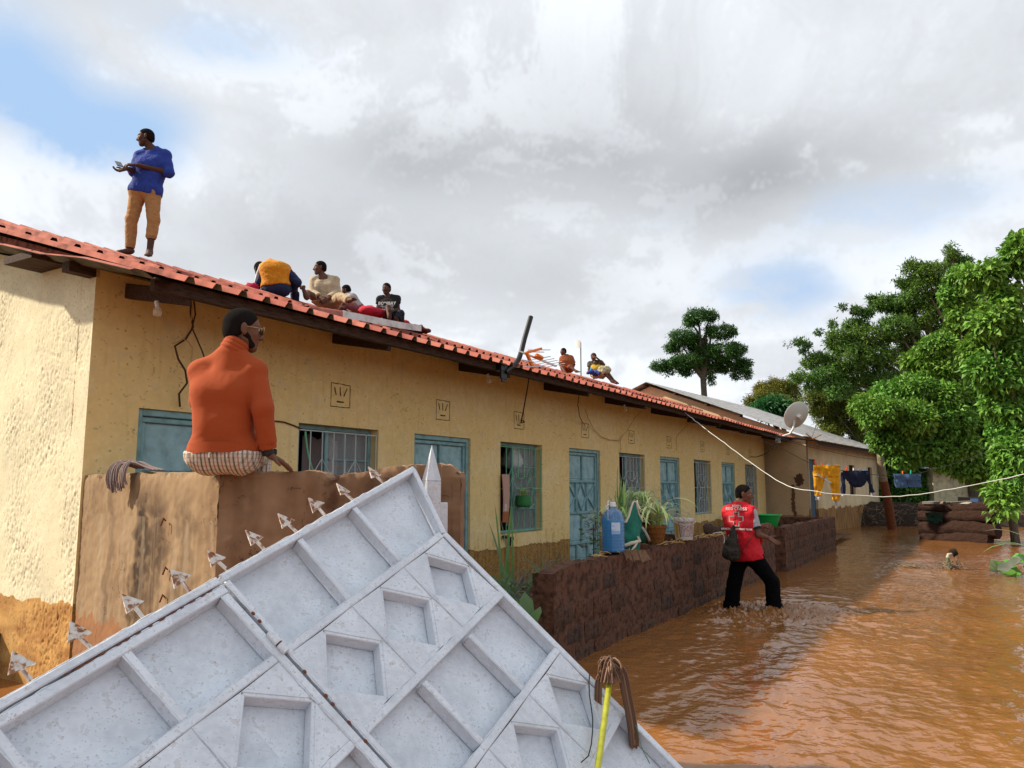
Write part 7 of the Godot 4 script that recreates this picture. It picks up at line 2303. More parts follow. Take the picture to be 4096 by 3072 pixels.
func man_in_orange() -> void:
	var V := func(x: float, y: float, z: float) -> Vector3: return Vector3(x, y, z)
	# facing away over the wall, head turned right
	var J := {pel = V.call(0.045, 0.105, -0.01), che = V.call(0.04, 0.43, 0.0), nek = V.call(0.07, 0.675, -0.02), hed = V.call(0.115, 0.812, -0.045), sl = V.call(-0.112, 0.560, -0.02), sr = V.call(0.212, 0.560, -0.0),
		el = V.call(-0.150, 0.40, -0.13), wl = V.call(-0.02, 0.28, -0.34), er = V.call(0.282, 0.335, 0.05), wr = V.call(0.305, 0.085, -0.01),
		hl = V.call(-0.055, 0.085, -0.03), hr = V.call(0.150, 0.085, -0.03), kl = V.call(-0.10, 0.10, -0.48), kr = V.call(0.10, 0.10, -0.46), al = V.call(-0.12, -0.36, -0.50), ar = V.call(0.12, -0.36, -0.48), tl = V.call(-0.13, -0.44, -0.66), tr = V.call(0.13, -0.44, -0.64),
		hf = V.call(0.88, -0.06, -0.47), front = V.call(0.1, 0, -1), hands = [[V.call(0.302, 0.078, -0.012), V.call(0.72, -0.42, -0.30), V.call(0, -1, 0), -1.0, 0.18]]}
	var t := person("man in a rust orange turtleneck and checked trousers sitting on the yard wall", Vector3(2.969, 1.652, 2.243), J, {skin = M.skin_c, s = 1.0, hs = 1.07, h = 0.015, hh = 0.0048, fh = 0.005, fr = 0.0098, hair_t = 0.004, fat = 1.02})
	var knit := mat("knit_orange", Color(0.34, 0.058, 0.012), 0.92, {nrm = T.weave, ns = 0.15, scale = 2.0, rim = 0.25})
	var fold := noise(5.5, 3, 321)
	shirt(t, "turtleneck", J, knit, {h = 0.0115, g = 0.018, sleeves = [1.75, 1.80], hem = 0.02, neck = 0.0, fold = creases(3.0, 305), amp = 0.004, fat = 0.95})
	var col := MB.new()
	var nk: Vector3 = J.nek
	var dr: Vector3 = (J.hed - J.nek).normalized()
	for q in 3:
		col.lathe([Vector2(0.072 - 0.003 * q, -0.018), Vector2(0.082 - 0.003 * q, -0.008), Vector2(0.082 - 0.003 * q, 0.008), Vector2(0.070 - 0.003 * q, 0.020)], 26, nk + dr * (0.012 + 0.024 * q) + Vector3(0.002, 0, 0.004), Basis(Quaternion(Vector3.UP, (dr + Vector3(0.15, 0, 0)).normalized())))
	part("rolled_collar", col, knit, t)
	# ribbed hem and cuff
	var hb := MB.new()
	hb.grid(73, 6, func(i: int, j: int):
		var a := TAU * i / 72.0
		var r := 1.0 + 0.012 * (i % 2)
		var y := 0.082 + 0.060 * j / 5.0
		return Vector3(0.043 + cos(a) * 0.194 * r, y + 0.004 * sin(a * 3.0), -0.01 - sin(a) * 0.140 * r), true)
	part("ribbed_hem", hb, knit, t)
	var cf := MB.new()
	var w: Vector3 = J.er.lerp(J.wr, 0.80)
	cf.lathe([Vector2(0.044, -0.025), Vector2(0.050, -0.022), Vector2(0.051, 0.02), Vector2(0.046, 0.03)], 22, w, Basis(Quaternion(Vector3.UP, (J.er - J.wr).normalized())))
	part("cuff", cf, knit, t)
	var pn := noise(6.0, 2, 5)
	var plaid := picture(128, 128, func(u: float, v: float):
		var c := Color(0.62, 0.55, 0.45)
		var x := fposmod(u * 4.0, 1.0)
		var y := fposmod(v * 4.0, 1.0)
		if absf(x - 0.2) < 0.10: c = c.lerp(Color(0.05, 0.05, 0.06), 0.85)
		if absf(x - 0.7) < 0.09: c = c.lerp(Color(0.30, 0.07, 0.03), 0.85)
		if absf(y - 0.3) < 0.06: c = c.lerp(Color(0.10, 0.08, 0.08), 0.4)
		if absf(y - 0.8) < 0.05: c = c.lerp(Color(0.32, 0.12, 0.06), 0.5)
		return c)
	var pm := mat("cloth_plaid", Color(1, 1, 1), 0.92, {tex = plaid, scale = 5.5, nrm = T.weave, ns = 0.3})
	trousers(t, J, pm, {h = 0.0125, g = 0.016, to = [1.9, 1.9], waist = -0.01})
	var bl := MB.new()
	for x in [-0.10, 0.02, 0.12]: bl.box(Vector3(x, 0.068, 0.132 - absf(x - 0.04) * 0.12), Vector3(0.012, 0.03, 0.010), Basis(), 0.003)
	part("belt_loops", bl, pm, t)
	# beard, glasses, watch
	var F: Vector3 = J.hf.normalized()
	var L := Vector3.UP.cross(F).normalized()
	var U := F.cross(L)
	var bd := MB.new()
	nets(bd, [[J.hed + U * -0.055 + F * 0.03, J.hed + U * -0.095 + F * 0.058, 0.051, 0.032, 0.02], [J.hed + L * -0.058 + U * -0.035 + F * 0.012, J.hed + L * -0.03 + U * -0.085 + F * 0.045, 0.022, 0.026, 0.02], [J.hed + L * 0.058 + U * -0.035 + F * 0.012, J.hed + L * 0.03 + U * -0.085 + F * 0.045, 0.022, 0.026, 0.02]], 0.005, [[J.hed + U * -0.05 + F * 0.05, (U * 0.8 + F * 0.6).normalized()]], noise(60.0, 2, 9), 0.0015)
	part("beard", bd, M.hair, t)
	var gl := MB.new()
	for q in [1, -1]:
		var c: Vector3 = J.hed + (L * 0.034 * q + U * 0.004 + F * 0.108)
		var pts := []
		for i in 17: pts.append(c + L * cos(TAU * i / 16.0) * 0.029 + U * sin(TAU * i / 16.0) * 0.024)
		gl.tube(pts, 0.0022, 6, false)
		gl.tube([J.hed + L * 0.064 * q + U * 0.012 + F * 0.104, J.hed + L * 0.080 * q + U * 0.012 + F * 0.02, J.hed + L * 0.081 * q + U * 0.004 - F * 0.02], 0.0022, 6)
	part("glasses_frame", gl, mat("gold_wire", Color(0.42, 0.30, 0.14), 0.3, {metal = 0.7}), t)
	for q in [1, -1]:
		var ln := MB.new()
		ln.ball(J.hed + (L * 0.034 * q + U * 0.004 + F * 0.107), Vector3(0.028, 0.023, 0.002), Basis(L, U, F), 12)
		part("lens", ln, mat("lens_dark", Color(0.03, 0.05, 0.05), 0.08) if q == 1 else M.lens_dark, t)
	var wt := MB.new()
	wt.lathe([Vector2(0.031, -0.014), Vector2(0.036, -0.012), Vector2(0.036, 0.012), Vector2(0.031, 0.014)], 20, J.er.lerp(J.wr, 0.99), Basis(Quaternion(Vector3.UP, (J.er - J.wr).normalized())))
	wt.box(J.er.lerp(J.wr, 0.99) + Vector3(0.03, 0.006, -0.02), Vector3(0.02, 0.035, 0.035), Basis(Vector3.UP, 0.6), 0.006)
	part("watch", wt, M.black_metal, t)

func man_in_blue() -> void:
	var J := {pel = Vector3(-0.005, 0.88, 0), che = Vector3(0.055, 1.20, 0.0), nek = Vector3(0.045, 1.425, -0.02), hed = Vector3(-0.035, 1.575, 0.02), sl = Vector3(0.215, 1.345, -0.02), sr = Vector3(-0.085, 1.325, 0.02),
		el = Vector3(0.285, 1.105, 0.02), wl = Vector3(-0.03, 1.13, 0.20), er = Vector3(-0.135, 1.10, 0.06), wr = Vector3(-0.13, 1.06, 0.26),
		hl = Vector3(0.085, 0.86, 0), hr = Vector3(-0.095, 0.86, 0), kl = Vector3(0.135, 0.47, 0.03), kr = Vector3(-0.145, 0.48, 0.02), al = Vector3(0.125, 0.035, 0.06), ar = Vector3(-0.155, 0.075, 0.0), tl = Vector3(0.175, -0.035, 0.19), tr = Vector3(-0.245, 0.03, 0.11),
		hf = Vector3(-0.96, -0.10, 0.30), front = Vector3(-0.2, 0, 1), hands = [[Vector3(-0.045, 1.13, 0.205), Vector3(-0.9, -0.1, 0.3), Vector3(-0.1, -0.75, -0.5), -1.0, 0.5], [Vector3(-0.135, 1.05, 0.265), Vector3(-0.5, -0.3, 0.3), Vector3(0.5, 0.8, 0.1), 1.0, 0.6]]}
	var t := person("man in a blue tunic and rolled tan trousers standing barefoot on the ridge", Vector3(5.786, 4.42, -2.90), J, {skin = M.skin_b, s = 1.0, h = 0.016, hh = 0.007, hair_t = 0.002})
	shirt(t, "blue_tunic", J, mat("cotton_blue", Color(0.022, 0.055, 0.33), 0.85, {tex = T.cloth, nrm = T.weave, ns = 0.3}), {h = 0.0145, g = 0.024, sleeves = [1.12, 1.12], hem = 0.065, neck = 0.0, scoop = 0.02})
	trousers(t, J, mat("cotton_tan", Color(0.46, 0.235, 0.085), 0.9, {tex = T.cloth, nrm = T.weave, ns = 0.3}), {h = 0.0145, g = 0.011, to = [1.55, 1.84], waist = 0.04})
	var ro := MB.new()
	for k in 6:
		var p: Vector3 = J.kl.lerp(J.al, 0.12 + 0.085 * k)
		ro.lathe([Vector2(0.052, -0.018), Vector2(0.066 - 0.0015 * k, -0.008), Vector2(0.067 - 0.0015 * k, 0.008), Vector2(0.052, 0.018)], 18, p, Basis(Quaternion(Vector3.UP, (J.kl - J.al + Vector3(0.05 * sin(k * 2.0), 0, 0.04)).normalized())))
	part("rolled_leg", ro, M.cotton_tan, t)
	var cf := MB.new()
	cf.lathe([Vector2(0.050, -0.025), Vector2(0.058, -0.02), Vector2(0.060, 0.02), Vector2(0.052, 0.03)], 18, J.kr.lerp(J.ar, 0.84), Basis(Quaternion(Vector3.UP, (J.kr - J.ar).normalized())))
	part("cuff", cf, M.cotton_tan, t)
	var ph := thing("phone", "dark smartphone held by the man in the blue tunic", "phone", t.position + Basis(Vector3.UP, LOOK) * Vector3(-0.215, 1.105, 0.285), LOOK)
	var pm := MB.new()
	pm.box(Vector3.ZERO, Vector3(0.075, 0.010, 0.15), Basis(Vector3(0, 0, 1), -0.5) * Basis(Vector3(1, 0, 0), 0.5) * Basis(Vector3.UP, 0.9), 0.004)
	part("case", pm, M.black_metal, ph)
	var ps := MB.new()
	ps.box(Vector3(0.0028, 0.005, -0.0004), Vector3(0.066, 0.002, 0.138), Basis(Vector3(0, 0, 1), -0.5) * Basis(Vector3(1, 0, 0), 0.5) * Basis(Vector3.UP, 0.9))
	part("screen", ps, mat("phone_glass", Color(0.03, 0.035, 0.05), 0.08), ph)

func people_on_ridge() -> void:
	# man in the cream shirt
	var J := {pel = Vector3(0.0, 0.10, 0), che = Vector3(-0.055, 0.34, 0.03), nek = Vector3(-0.09, 0.515, 0.02), hed = Vector3(-0.155, 0.665, 0.045), sl = Vector3(0.09, 0.465, 0.0), sr = Vector3(-0.245, 0.455, 0.04),
		el = Vector3(0.145, 0.245, 0.06), wl = Vector3(0.05, 0.105, 0.25), er = Vector3(-0.245, 0.225, 0.13), wr = Vector3(-0.08, 0.12, 0.28),
		hl = Vector3(0.09, 0.09, 0.02), hr = Vector3(-0.09, 0.09, 0.02), kl = Vector3(0.26, 0.10, 0.38), kr = Vector3(-0.26, 0.16, 0.36), al = Vector3(0.46, -0.02, 0.62), ar = Vector3(-0.19, 0.03, 0.68), tl = Vector3(0.56, -0.02, 0.72), tr = Vector3(-0.245, 0.17, 0.70),
		hf = Vector3(-0.93, -0.03, 0.36), hands = [[Vector3(0.04, 0.10, 0.255), Vector3(-0.6, -0.5, 0.5), Vector3(-0.3, -0.6, -0.6), -1.0, 0.4], [Vector3(-0.075, 0.115, 0.285), Vector3(0.6, -0.5, 0.4), Vector3(0.3, -0.6, -0.6), 1.0, 0.4]]}
	var t := person("man in a muddy cream shirt sitting cross legged on the ridge", Vector3(9.122, 4.42, -2.92), J, {skin = M.skin_a, h = 0.017, hh = 0.0078, hair_t = 0.003})
	shirt(t, "cream_shirt", J, mat("jersey_cream", Color(0.56, 0.44, 0.30), 0.92, {tex = T.mottle, scale = 1.2, nrm = T.weave}), {h = 0.016, g = 0.020, sleeves = [1.85, 1.85], hem = 0.03, neck = 0.0, scoop = 0.055})
	trousers(t, J, mat("cotton_cream", Color(0.52, 0.38, 0.24), 0.92, {tex = T.mottle, scale = 1.2}), {h = 0.017, g = 0.014, to = [1.95, 1.75], waist = 0.05})
	# person in the yellow jacket, hunched, back to the camera
	J = {pel = Vector3(0.06, 0.10, 0.02), che = Vector3(0.03, 0.36, 0.02), nek = Vector3(-0.09, 0.49, -0.10), hed = Vector3(-0.255, 0.43, -0.17), sl = Vector3(-0.13, 0.42, -0.04), sr = Vector3(0.165, 0.40, -0.06),
		el = Vector3(-0.195, 0.19, -0.02), wl = Vector3(-0.28, 0.22, -0.22), er = Vector3(0.345, 0.20, -0.08), wr = Vector3(0.20, 0.13, -0.26),
		hl = Vector3(-0.04, 0.08, 0), hr = Vector3(0.16, 0.08, 0), kl = Vector3(-0.22, 0.24, -0.40), kr = Vector3(0.22, 0.26, -0.40), al = Vector3(-0.2, -0.08, -0.55), ar = Vector3(0.2, -0.08, -0.55),
		hf = Vector3(-0.55, -0.55, -0.6), hu = Vector3(-0.5, 0.7, -0.3), front = Vector3(-0.2, 0, -1)}
	t = person("hunched person in a yellow jacket with navy sleeves, back turned, on the ridge", Vector3(7.985, 4.42, -2.98), J, {skin = M.skin_b, h = 0.018, hh = 0.008, eyes = false})
	shirt(t, "yellow_jacket", J, mat("jacket_yellow", Color(0.72, 0.27, 0.006), 0.8, {tex = T.cloth, nrm = T.weave}), {h = 0.016, g = 0.028, sleeves = [0.0, 0.0], hem = -0.02, neck = 0.03, fat = 1.05})
	var sv := MB.new()
	nets(sv, sleeve(J, ["sl", "el", "wl"], 1.1, 0.024, 1.9), 0.015, [], noise(9.0, 3, 362), 0.012)
	part("sleeve", sv, mat("sleeve_navy", Color(0.010, 0.018, 0.060), 0.8), t)
	var sv2 := MB.new()
	nets(sv2, sleeve(J, ["sr", "er", "wr"], 1.1, 0.024, 1.9), 0.015, [], noise(9.0, 3, 363), 0.012)
	part("sleeve", sv2, M.sleeve_navy, t)
	var stp := MB.new()
	stp.tube([J.sl + Vector3(-0.065, 0.045, 0.03), J.sl.lerp(J.el, 0.5) + Vector3(-0.075, 0.015, 0.03), J.el + Vector3(-0.065, 0.0, 0.02), J.el.lerp(J.wl, 0.6) + Vector3(-0.045, 0.01, 0.05)], [0.016, 0.018, 0.018, 0.014], 7)
	part("white_stripe", stp, M.print_white, t)
	trousers(t, J, M.sleeve_navy, {h = 0.018, g = 0.012, to = [1.9, 1.9], waist = 0.03})
	# child behind the man in cream
	J = {pel = Vector3(0.0, 0.08, 0), che = Vector3(-0.10, 0.20, 0.0), nek = Vector3(-0.165, 0.30, 0.0), hed = Vector3(-0.185, 0.395, 0.0), sl = Vector3(-0.06, 0.255, 0.06), sr = Vector3(-0.18, 0.235, -0.08),
		el = Vector3(-0.085, 0.125, 0.12), wl = Vector3(-0.075, 0.03, 0.18), er = Vector3(-0.22, 0.12, -0.1), wr = Vector3(-0.26, 0.05, 0.0),
		hl = Vector3(0.05, 0.06, 0.05), hr = Vector3(-0.05, 0.06, -0.05), kl = Vector3(-0.16, 0.10, 0.24), kr = Vector3(-0.3, 0.14, -0.1), al = Vector3(-0.26, -0.10, 0.3), ar = Vector3(-0.38, -0.05, 0.0),
		hf = Vector3(-0.9, -0.3, 0.0), front = Vector3(-0.9, 0.3, 0.3)}
	t = person("child in a grey shirt leaning forward behind the man in cream", Vector3(9.86, 4.50, -3.0), J, {skin = M.skin_b, s = 0.78, h = 0.016, hh = 0.0075, hair_t = 0.008})
	shirt(t, "grey_shirt", J, mat("jersey_grey", Color(0.42, 0.38, 0.36), 0.92, {tex = T.cloth}), {s = 0.78, h = 0.014, g = 0.020, sleeves = [0.75, 0.75], hem = 0.04, neck = 0.0})
	trousers(t, J, mat("cotton_mauve", Color(0.26, 0.10, 0.11), 0.92, {tex = T.cloth}), {s = 0.78, h = 0.016, to = [1.4, 1.4]})
	# girl in the black shirt
	J = {pel = Vector3(0.03, 0.07, -0.02), che = Vector3(-0.06, 0.31, 0.0), nek = Vector3(-0.085, 0.475, 0.0), hed = Vector3(-0.105, 0.605, 0.03), sl = Vector3(0.075, 0.435, -0.01), sr = Vector3(-0.215, 0.415, 0.02),
		el = Vector3(0.105, 0.24, 0.03), wl = Vector3(-0.01, 0.16, 0.20), er = Vector3(-0.255, 0.22, 0.02), wr = Vector3(-0.20, 0.06, 0.14),
		hl = Vector3(0.10, 0.06, 0.0), hr = Vector3(-0.06, 0.06, 0.0), kl = Vector3(0.19, 0.10, 0.30), kr = Vector3(-0.02, 0.20, 0.34), al = Vector3(0.10, -0.10, 0.42), ar = Vector3(0.03, -0.02, 0.50), tl = Vector3(0.14, -0.02, 0.50), tr = Vector3(0.05, 0.10, 0.53),
		hf = Vector3(-0.28, -0.08, 0.95), hands = [[Vector3(-0.015, 0.155, 0.205), Vector3(-0.7, -0.4, 0.5), Vector3(-0.3, -0.7, -0.5), -1.0, 0.4]]}
	t = person("girl in a black printed shirt sitting on the ridge, one foot forward", Vector3(10.338, 4.36, -2.60), J, {skin = M.skin_b, s = 0.88, h = 0.016, hh = 0.0072, hair_t = 0.008})
	shirt(t, "black_shirt", J, mat("jersey_black", Color(0.014, 0.014, 0.016), 0.9, {tex = T.cloth}), {s = 0.88, h = 0.0145, g = 0.020, sleeves = [0.42, 0.42], hem = 0.04, neck = 0.0, scoop = 0.03})
	trousers(t, J, mat("cotton_ink", Color(0.012, 0.014, 0.024), 0.9), {s = 0.88, h = 0.016, to = [1.5, 1.2]})
	var tb := Basis(Vector3(0, 1, 0), -0.08) * Basis(Vector3(1, 0, 0), -0.10)
	words(t, "shirt_print", "BOMBAY", 0.075, Vector3(-0.075, 0.325, 0.132), tb, M.print_white)
	words(t, "shirt_print", "THEATRE PRODUCT", 0.026, Vector3(-0.070, 0.275, 0.135), tb, M.print_white)
	words(t, "shirt_print", "NAUTAULI", 0.040, Vector3(-0.055, 0.215, 0.137), tb, M.print_white)
	words(t, "shirt_print", "STELLE", 0.032, Vector3(-0.045, 0.170, 0.138), tb, M.print_white)
	var ul := MB.new()
	ul.box(Vector3(-0.07, 0.297, 0.133), Vector3(0.20, 0.004, 0.003), tb)
	ul.box(Vector3(-0.065, 0.252, 0.136), Vector3(0.20, 0.004, 0.003), tb)
	part("print_line", ul, M.print_white, t)
	# boy in the rust patterned shirt
	J = {pel = Vector3(0.02, 0.07, 0), che = Vector3(0.0, 0.25, 0.02), nek = Vector3(-0.03, 0.40, 0.01), hed = Vector3(-0.085, 0.505, 0.02), sl = Vector3(0.115, 0.345, -0.01), sr = Vector3(-0.12, 0.32, 0.04),
		el = Vector3(0.195, 0.18, -0.03), wl = Vector3(0.14, 0.02, 0.0), er = Vector3(-0.165, 0.15, 0.06), wr = Vector3(-0.13, 0.03, 0.16),
		hl = Vector3(0.08, 0.06, 0.0), hr = Vector3(-0.04, 0.06, 0.0), kl = Vector3(0.06, 0.075, 0.28), kr = Vector3(-0.13, 0.06, 0.26), al = Vector3(0.21, -0.06, 0.40), ar = Vector3(-0.06, -0.12, 0.42), tl = Vector3(0.28, -0.08, 0.46), tr = Vector3(-0.05, -0.16, 0.5),
		hf = Vector3(-0.93, -0.12, 0.36)}
	t = person("boy in a rust patterned shirt sitting on the ridge near the thin pole", Vector3(17.553, 4.45, -2.85), J, {skin = M.skin_a, s = 0.80, h = 0.018, hh = 0.0085, hair_t = 0.003})
	var np := noise(22.0, 2, 15)
	var pat := picture(96, 96, func(u: float, v: float): return Color(0.34, 0.16, 0.05) if np.get_noise_2d(u, v) > 0.1 else Color(0.24, 0.035, 0.012))
	shirt(t, "patterned_shirt", J, mat("print_rust", Color(1, 1, 1), 0.9, {tex = pat, scale = 3.0}), {s = 0.80, h = 0.016, g = 0.022, sleeves = [0.85, 0.85], hem = 0.03, neck = 0.01})
	trousers(t, J, mat("cotton_rust", Color(0.35, 0.07, 0.02), 0.9), {s = 0.80, h = 0.018, to = [0.8, 1.0], called = "shorts"})
	# woman shading her eyes, with a toddler
	J = {pel = Vector3(0.03, 0.06, 0), che = Vector3(-0.04, 0.25, 0.03), nek = Vector3(-0.075, 0.40, 0.04), hed = Vector3(-0.105, 0.515, 0.07), sl = Vector3(0.085, 0.37, 0.02), sr = Vector3(-0.205, 0.335, 0.04),
		el = Vector3(0.165, 0.30, 0.14), wl = Vector3(-0.02, 0.47, 0.18), er = Vector3(-0.235, 0.17, 0.06), wr = Vector3(-0.19, 0.03, 0.14),
		hl = Vector3(0.11, 0.06, 0.0), hr = Vector3(-0.07, 0.06, 0.0), kl = Vector3(0.20, 0.12, 0.26), kr = Vector3(0.10, 0.10, 0.34), al = Vector3(0.40, -0.18, 0.38), ar = Vector3(0.33, -0.20, 0.46), tl = Vector3(0.47, -0.22, 0.42), tr = Vector3(0.42, -0.24, 0.50),
		hf = Vector3(-0.35, -0.15, 0.92), hands = [[Vector3(-0.025, 0.475, 0.18), Vector3(-0.75, 0.25, -0.1), Vector3(-0.2, -0.3, -0.9), 1.0, 0.35]]}
	t = person("woman in a dark flowered top and cream skirt shading her eyes on the ridge", Vector3(18.878, 4.46, -2.60), J, {skin = M.skin_a, s = 0.88, h = 0.018, hh = 0.0082, hair = mat("hair_brown", Color(0.07, 0.03, 0.015), 0.9, {nrm = T.rough, ns = 1.0, scale = 5.0}), hair_t = 0.014})
	var fl := picture(96, 96, func(u: float, v: float): return Color(0.45, 0.45, 0.28) if np.get_noise_2d(u + 3.0, v) > 0.32 else (Color(0.22, 0.10, 0.14) if np.get_noise_2d(u, v + 5.0) > 0.36 else Color(0.012, 0.014, 0.02)))
	shirt(t, "flowered_top", J, mat("print_flower", Color(1, 1, 1), 0.9, {tex = fl, scale = 2.6}), {s = 0.88, h = 0.016, g = 0.020, sleeves = [0.5, 0.5], hem = 0.02, neck = 0.0, scoop = 0.05})
	var sk2 := MB.new()
	nets(sk2, [[J.hl, J.kl, 0.125, 0.13, 0.08, J.kl + Vector3(0.05, -0.07, 0.05), Vector3(0.7, -0.6, 0.3).normalized()], [J.hr, J.kr, 0.125, 0.13, 0.08, J.kr + Vector3(0.05, -0.07, 0.05), Vector3(0.7, -0.6, 0.3).normalized()]], 0.016, [], noise(11.0, 3, 371), 0.03)
	part("skirt", sk2, mat("skirt_cream", Color(0.55, 0.48, 0.30), 0.92, {tex = T.cloth}), t)
	for q in ["tl", "tr"]:
		var sa := MB.new()
		sa.box(J[q] + Vector3(-0.03, -0.005, 0.0), Vector3(0.16, 0.03, 0.07), Basis(Vector3(0, 0, 1), -0.3), 0.01)
		part("sandal", sa, mat("sandal_red", Color(0.20, 0.025, 0.015), 0.8) if q == "tl" else M.sandal_red, t)
	J = {pel = Vector3(0.01, 0.06, 0), che = Vector3(0.0, 0.17, 0.01), nek = Vector3(-0.01, 0.245, 0.01), hed = Vector3(-0.025, 0.325, 0.02), sl = Vector3(0.075, 0.215, 0.0), sr = Vector3(-0.085, 0.205, 0.01),
		el = Vector3(0.10, 0.12, 0.04), wl = Vector3(0.03, 0.07, 0.12), er = Vector3(-0.13, 0.13, 0.04), wr = Vector3(-0.13, 0.06, 0.12),
		hl = Vector3(0.04, 0.05, 0.0), hr = Vector3(-0.04, 0.05, 0.0), kl = Vector3(-0.02, 0.06, 0.14), kr = Vector3(-0.14, 0.07, 0.12), al = Vector3(0.08, 0.0, 0.22), ar = Vector3(-0.27, 0.02, 0.14),
		hf = Vector3(-0.85, -0.1, 0.5)}
	t = person("toddler in a bright blue and yellow shirt on the woman's lap", Vector3(18.66, 4.47, -2.53), J, {skin = M.skin_a, s = 0.60, h = 0.014, hh = 0.0075, hair_t = 0.003})
	shirt(t, "bright_shirt", J, mat("jersey_yellow_kid", Color(0.62, 0.40, 0.03), 0.9, {tex = T.cloth}), {s = 0.60, h = 0.013, g = 0.020, sleeves = [0.0, 0.0], hem = 0.03, neck = 0.0})
	for q in [["sl", "el", "wl"], ["sr", "er", "wr"]]:
		var sl := MB.new()
		nets(sl, sleeve(J, q, 0.62, 0.016, 1.3), 0.013)
		part("sleeve", sl, mat("jersey_sky", Color(0.03, 0.26, 0.48), 0.9) if q[0] == "sl" else M.jersey_sky, t)
	var em := MB.new()
	em.ball(Vector3(-0.005, 0.13, 0.080), Vector3(0.055, 0.045, 0.010), Basis(), 12)
	part("shirt_print", em, mat("print_red", Color(0.42, 0.03, 0.03), 0.9), t)
	trousers(t, J, mat("cotton_royal", Color(0.04, 0.07, 0.36), 0.9, {tex = T.cloth}), {s = 0.60, h = 0.014, g = 0.012, to = [1.9, 1.9]})

func wading_man() -> void:
	var J := {pel = Vector3(-0.055, 0.70, 0.0), che = Vector3(-0.115, 1.06, 0.0), nek = Vector3(-0.115, 1.315, 0.0), hed = Vector3(-0.055, 1.445, 0.0), sl = Vector3(-0.235, 1.21, -0.12), sr = Vector3(-0.01, 1.215, 0.12),
		er = Vector3(0.05, 0.945, 0.17), wr = Vector3(0.20, 0.905, 0.06), el = Vector3(0.0, 1.02, -0.22), wl = Vector3(0.17, 1.035, -0.12),
		hl = Vector3(-0.115, 0.68, -0.06), hr = Vector3(0.0, 0.68, 0.07), kl = Vector3(-0.20, 0.33, -0.08), kr = Vector3(0.22, 0.36, 0.10), al = Vector3(-0.265, -0.10, -0.10), ar = Vector3(0.235, -0.10, 0.12), tl = Vector3(-0.12, -0.20, -0.06), tr = Vector3(0.38, -0.20, 0.14),
		hf = Vector3(0.93, -0.06, 0.36), front = Vector3(0.75, 0, -0.5), hands = [[Vector3(0.205, 0.90, 0.055), Vector3(0.78, -0.45, 0.12), Vector3(0.15, 0.75, 0.65), -1.0, 0.12], [Vector3(0.175, 1.035, -0.115), Vector3(0.5, 0.1, 0.5), Vector3(0.4, -0.6, -0.5), -1.0, 0.6]]}
	var t := person("man in a red vest and black trousers wading through the flood", Vector3(10.217, 0.0, 3.44), J, {skin = M.skin_c, hs = 1.05, h = 0.016, hh = 0.0062, fh = 0.0055, hair_t = 0.002})
	shirt(t, "grey_shirt", J, mat("jersey_pale", Color(0.45, 0.46, 0.50), 0.92, {tex = T.cloth}), {h = 0.0145, g = 0.014, amp = 0.006, sleeves = [0.72, 0.72], hem = 0.02, neck = 0.01})
	var bd := MB.new()
	for q in [["sr", "er"]]:
		var p: Vector3 = J[q[0]].lerp(J[q[1]], 0.70)
		bd.lathe([Vector2(0.054, -0.016), Vector2(0.062, -0.014), Vector2(0.062, 0.014), Vector2(0.056, 0.018)], 20, p, Basis(Quaternion(Vector3.UP, (J[q[0]] - J[q[1]]).normalized())))
	part("sleeve_band", bd, M.jersey_black, t)
	var cl := MB.new()
	cl.lathe([Vector2(0.075, -0.02), Vector2(0.080, 0.0), Vector2(0.074, 0.028)], 22, J.nek + Vector3(0.005, 0.0, 0), Basis(Quaternion(Vector3.UP, Vector3(0.25, 1, 0).normalized())))
	part("collar", cl, mat("collar_grey", Color(0.10, 0.085, 0.08), 0.9), t)
	var red := mat("vest_red", Color(0.70, 0.010, 0.025), 0.75, {tex = T.cloth, nrm = T.weave, ns = 0.3})
	# open at the front: cut away the chest side
	shirt(t, "red_vest", J, red, {h = 0.0125, g = 0.036, sleeves = [0.0, 0.0], hem = 0.075, neck = 0.005, planes = [[J.che + Vector3(0.155, 0, -0.07), Vector3(0.85, 0, -0.52)], [J.sr + Vector3(0.045, 0.0, 0.03), Vector3(0.75, 0.1, 0.66).normalized()], [J.sl + Vector3(-0.05, 0.0, -0.03), Vector3(-0.75, 0.1, -0.66).normalized()]]})
	# front flap blown open
	var fp := MB.new()
	fp.slab(6, 9, func(i: int, j: int): return Vector3(0.055 + 0.07 * i / 5.0 + 0.02 * sin(j * 1.3), 0.90 - 0.29 * j / 8.0, 0.035 + 0.02 * sin(i * 1.5 + j)), 0.008)
	part("vest_flap", fp, red, t)
	# emblem, lettering and bands laid on the back of the vest
	var n := Vector3(-0.52, 0.05, 0.85).normalized()
	var rx := Vector3.UP.cross(n).normalized()
	var bs := Basis(rx, n.cross(rx), n)
	var c: Vector3 = J.che + n * 0.158 + Vector3(-0.012, 0.07, 0)
	var grey := mat("reflective_grey", Color(0.42, 0.41, 0.38), 0.5)
	var cr := MB.new()
	var a := 0.032
	var b := 0.086
	var o := [Vector2(-a, b), Vector2(a, b), Vector2(a, a), Vector2(b, a), Vector2(b, -a), Vector2(a, -a), Vector2(a, -b), Vector2(-a, -b), Vector2(-a, -a), Vector2(-b, -a), Vector2(-b, a), Vector2(-a, a)]
	for i in 12:
		var p: Vector2 = o[i]
		var q: Vector2 = o[(i + 1) % 12]
		var e := (q - p).normalized() * 0.006
		cr.bar(c + bs * Vector3(p.x - e.x, p.y - e.y, 0), c + bs * Vector3(q.x + e.x, q.y + e.y, 0), 0.013, 0.004 + 0.0005 * (i % 2), n)
	part("cross_emblem", cr, grey, t)
	words(t, "vest_lettering", "KENYA", 0.036, c + bs * Vector3(0.0, 0.165, -0.028), bs, M.print_white)
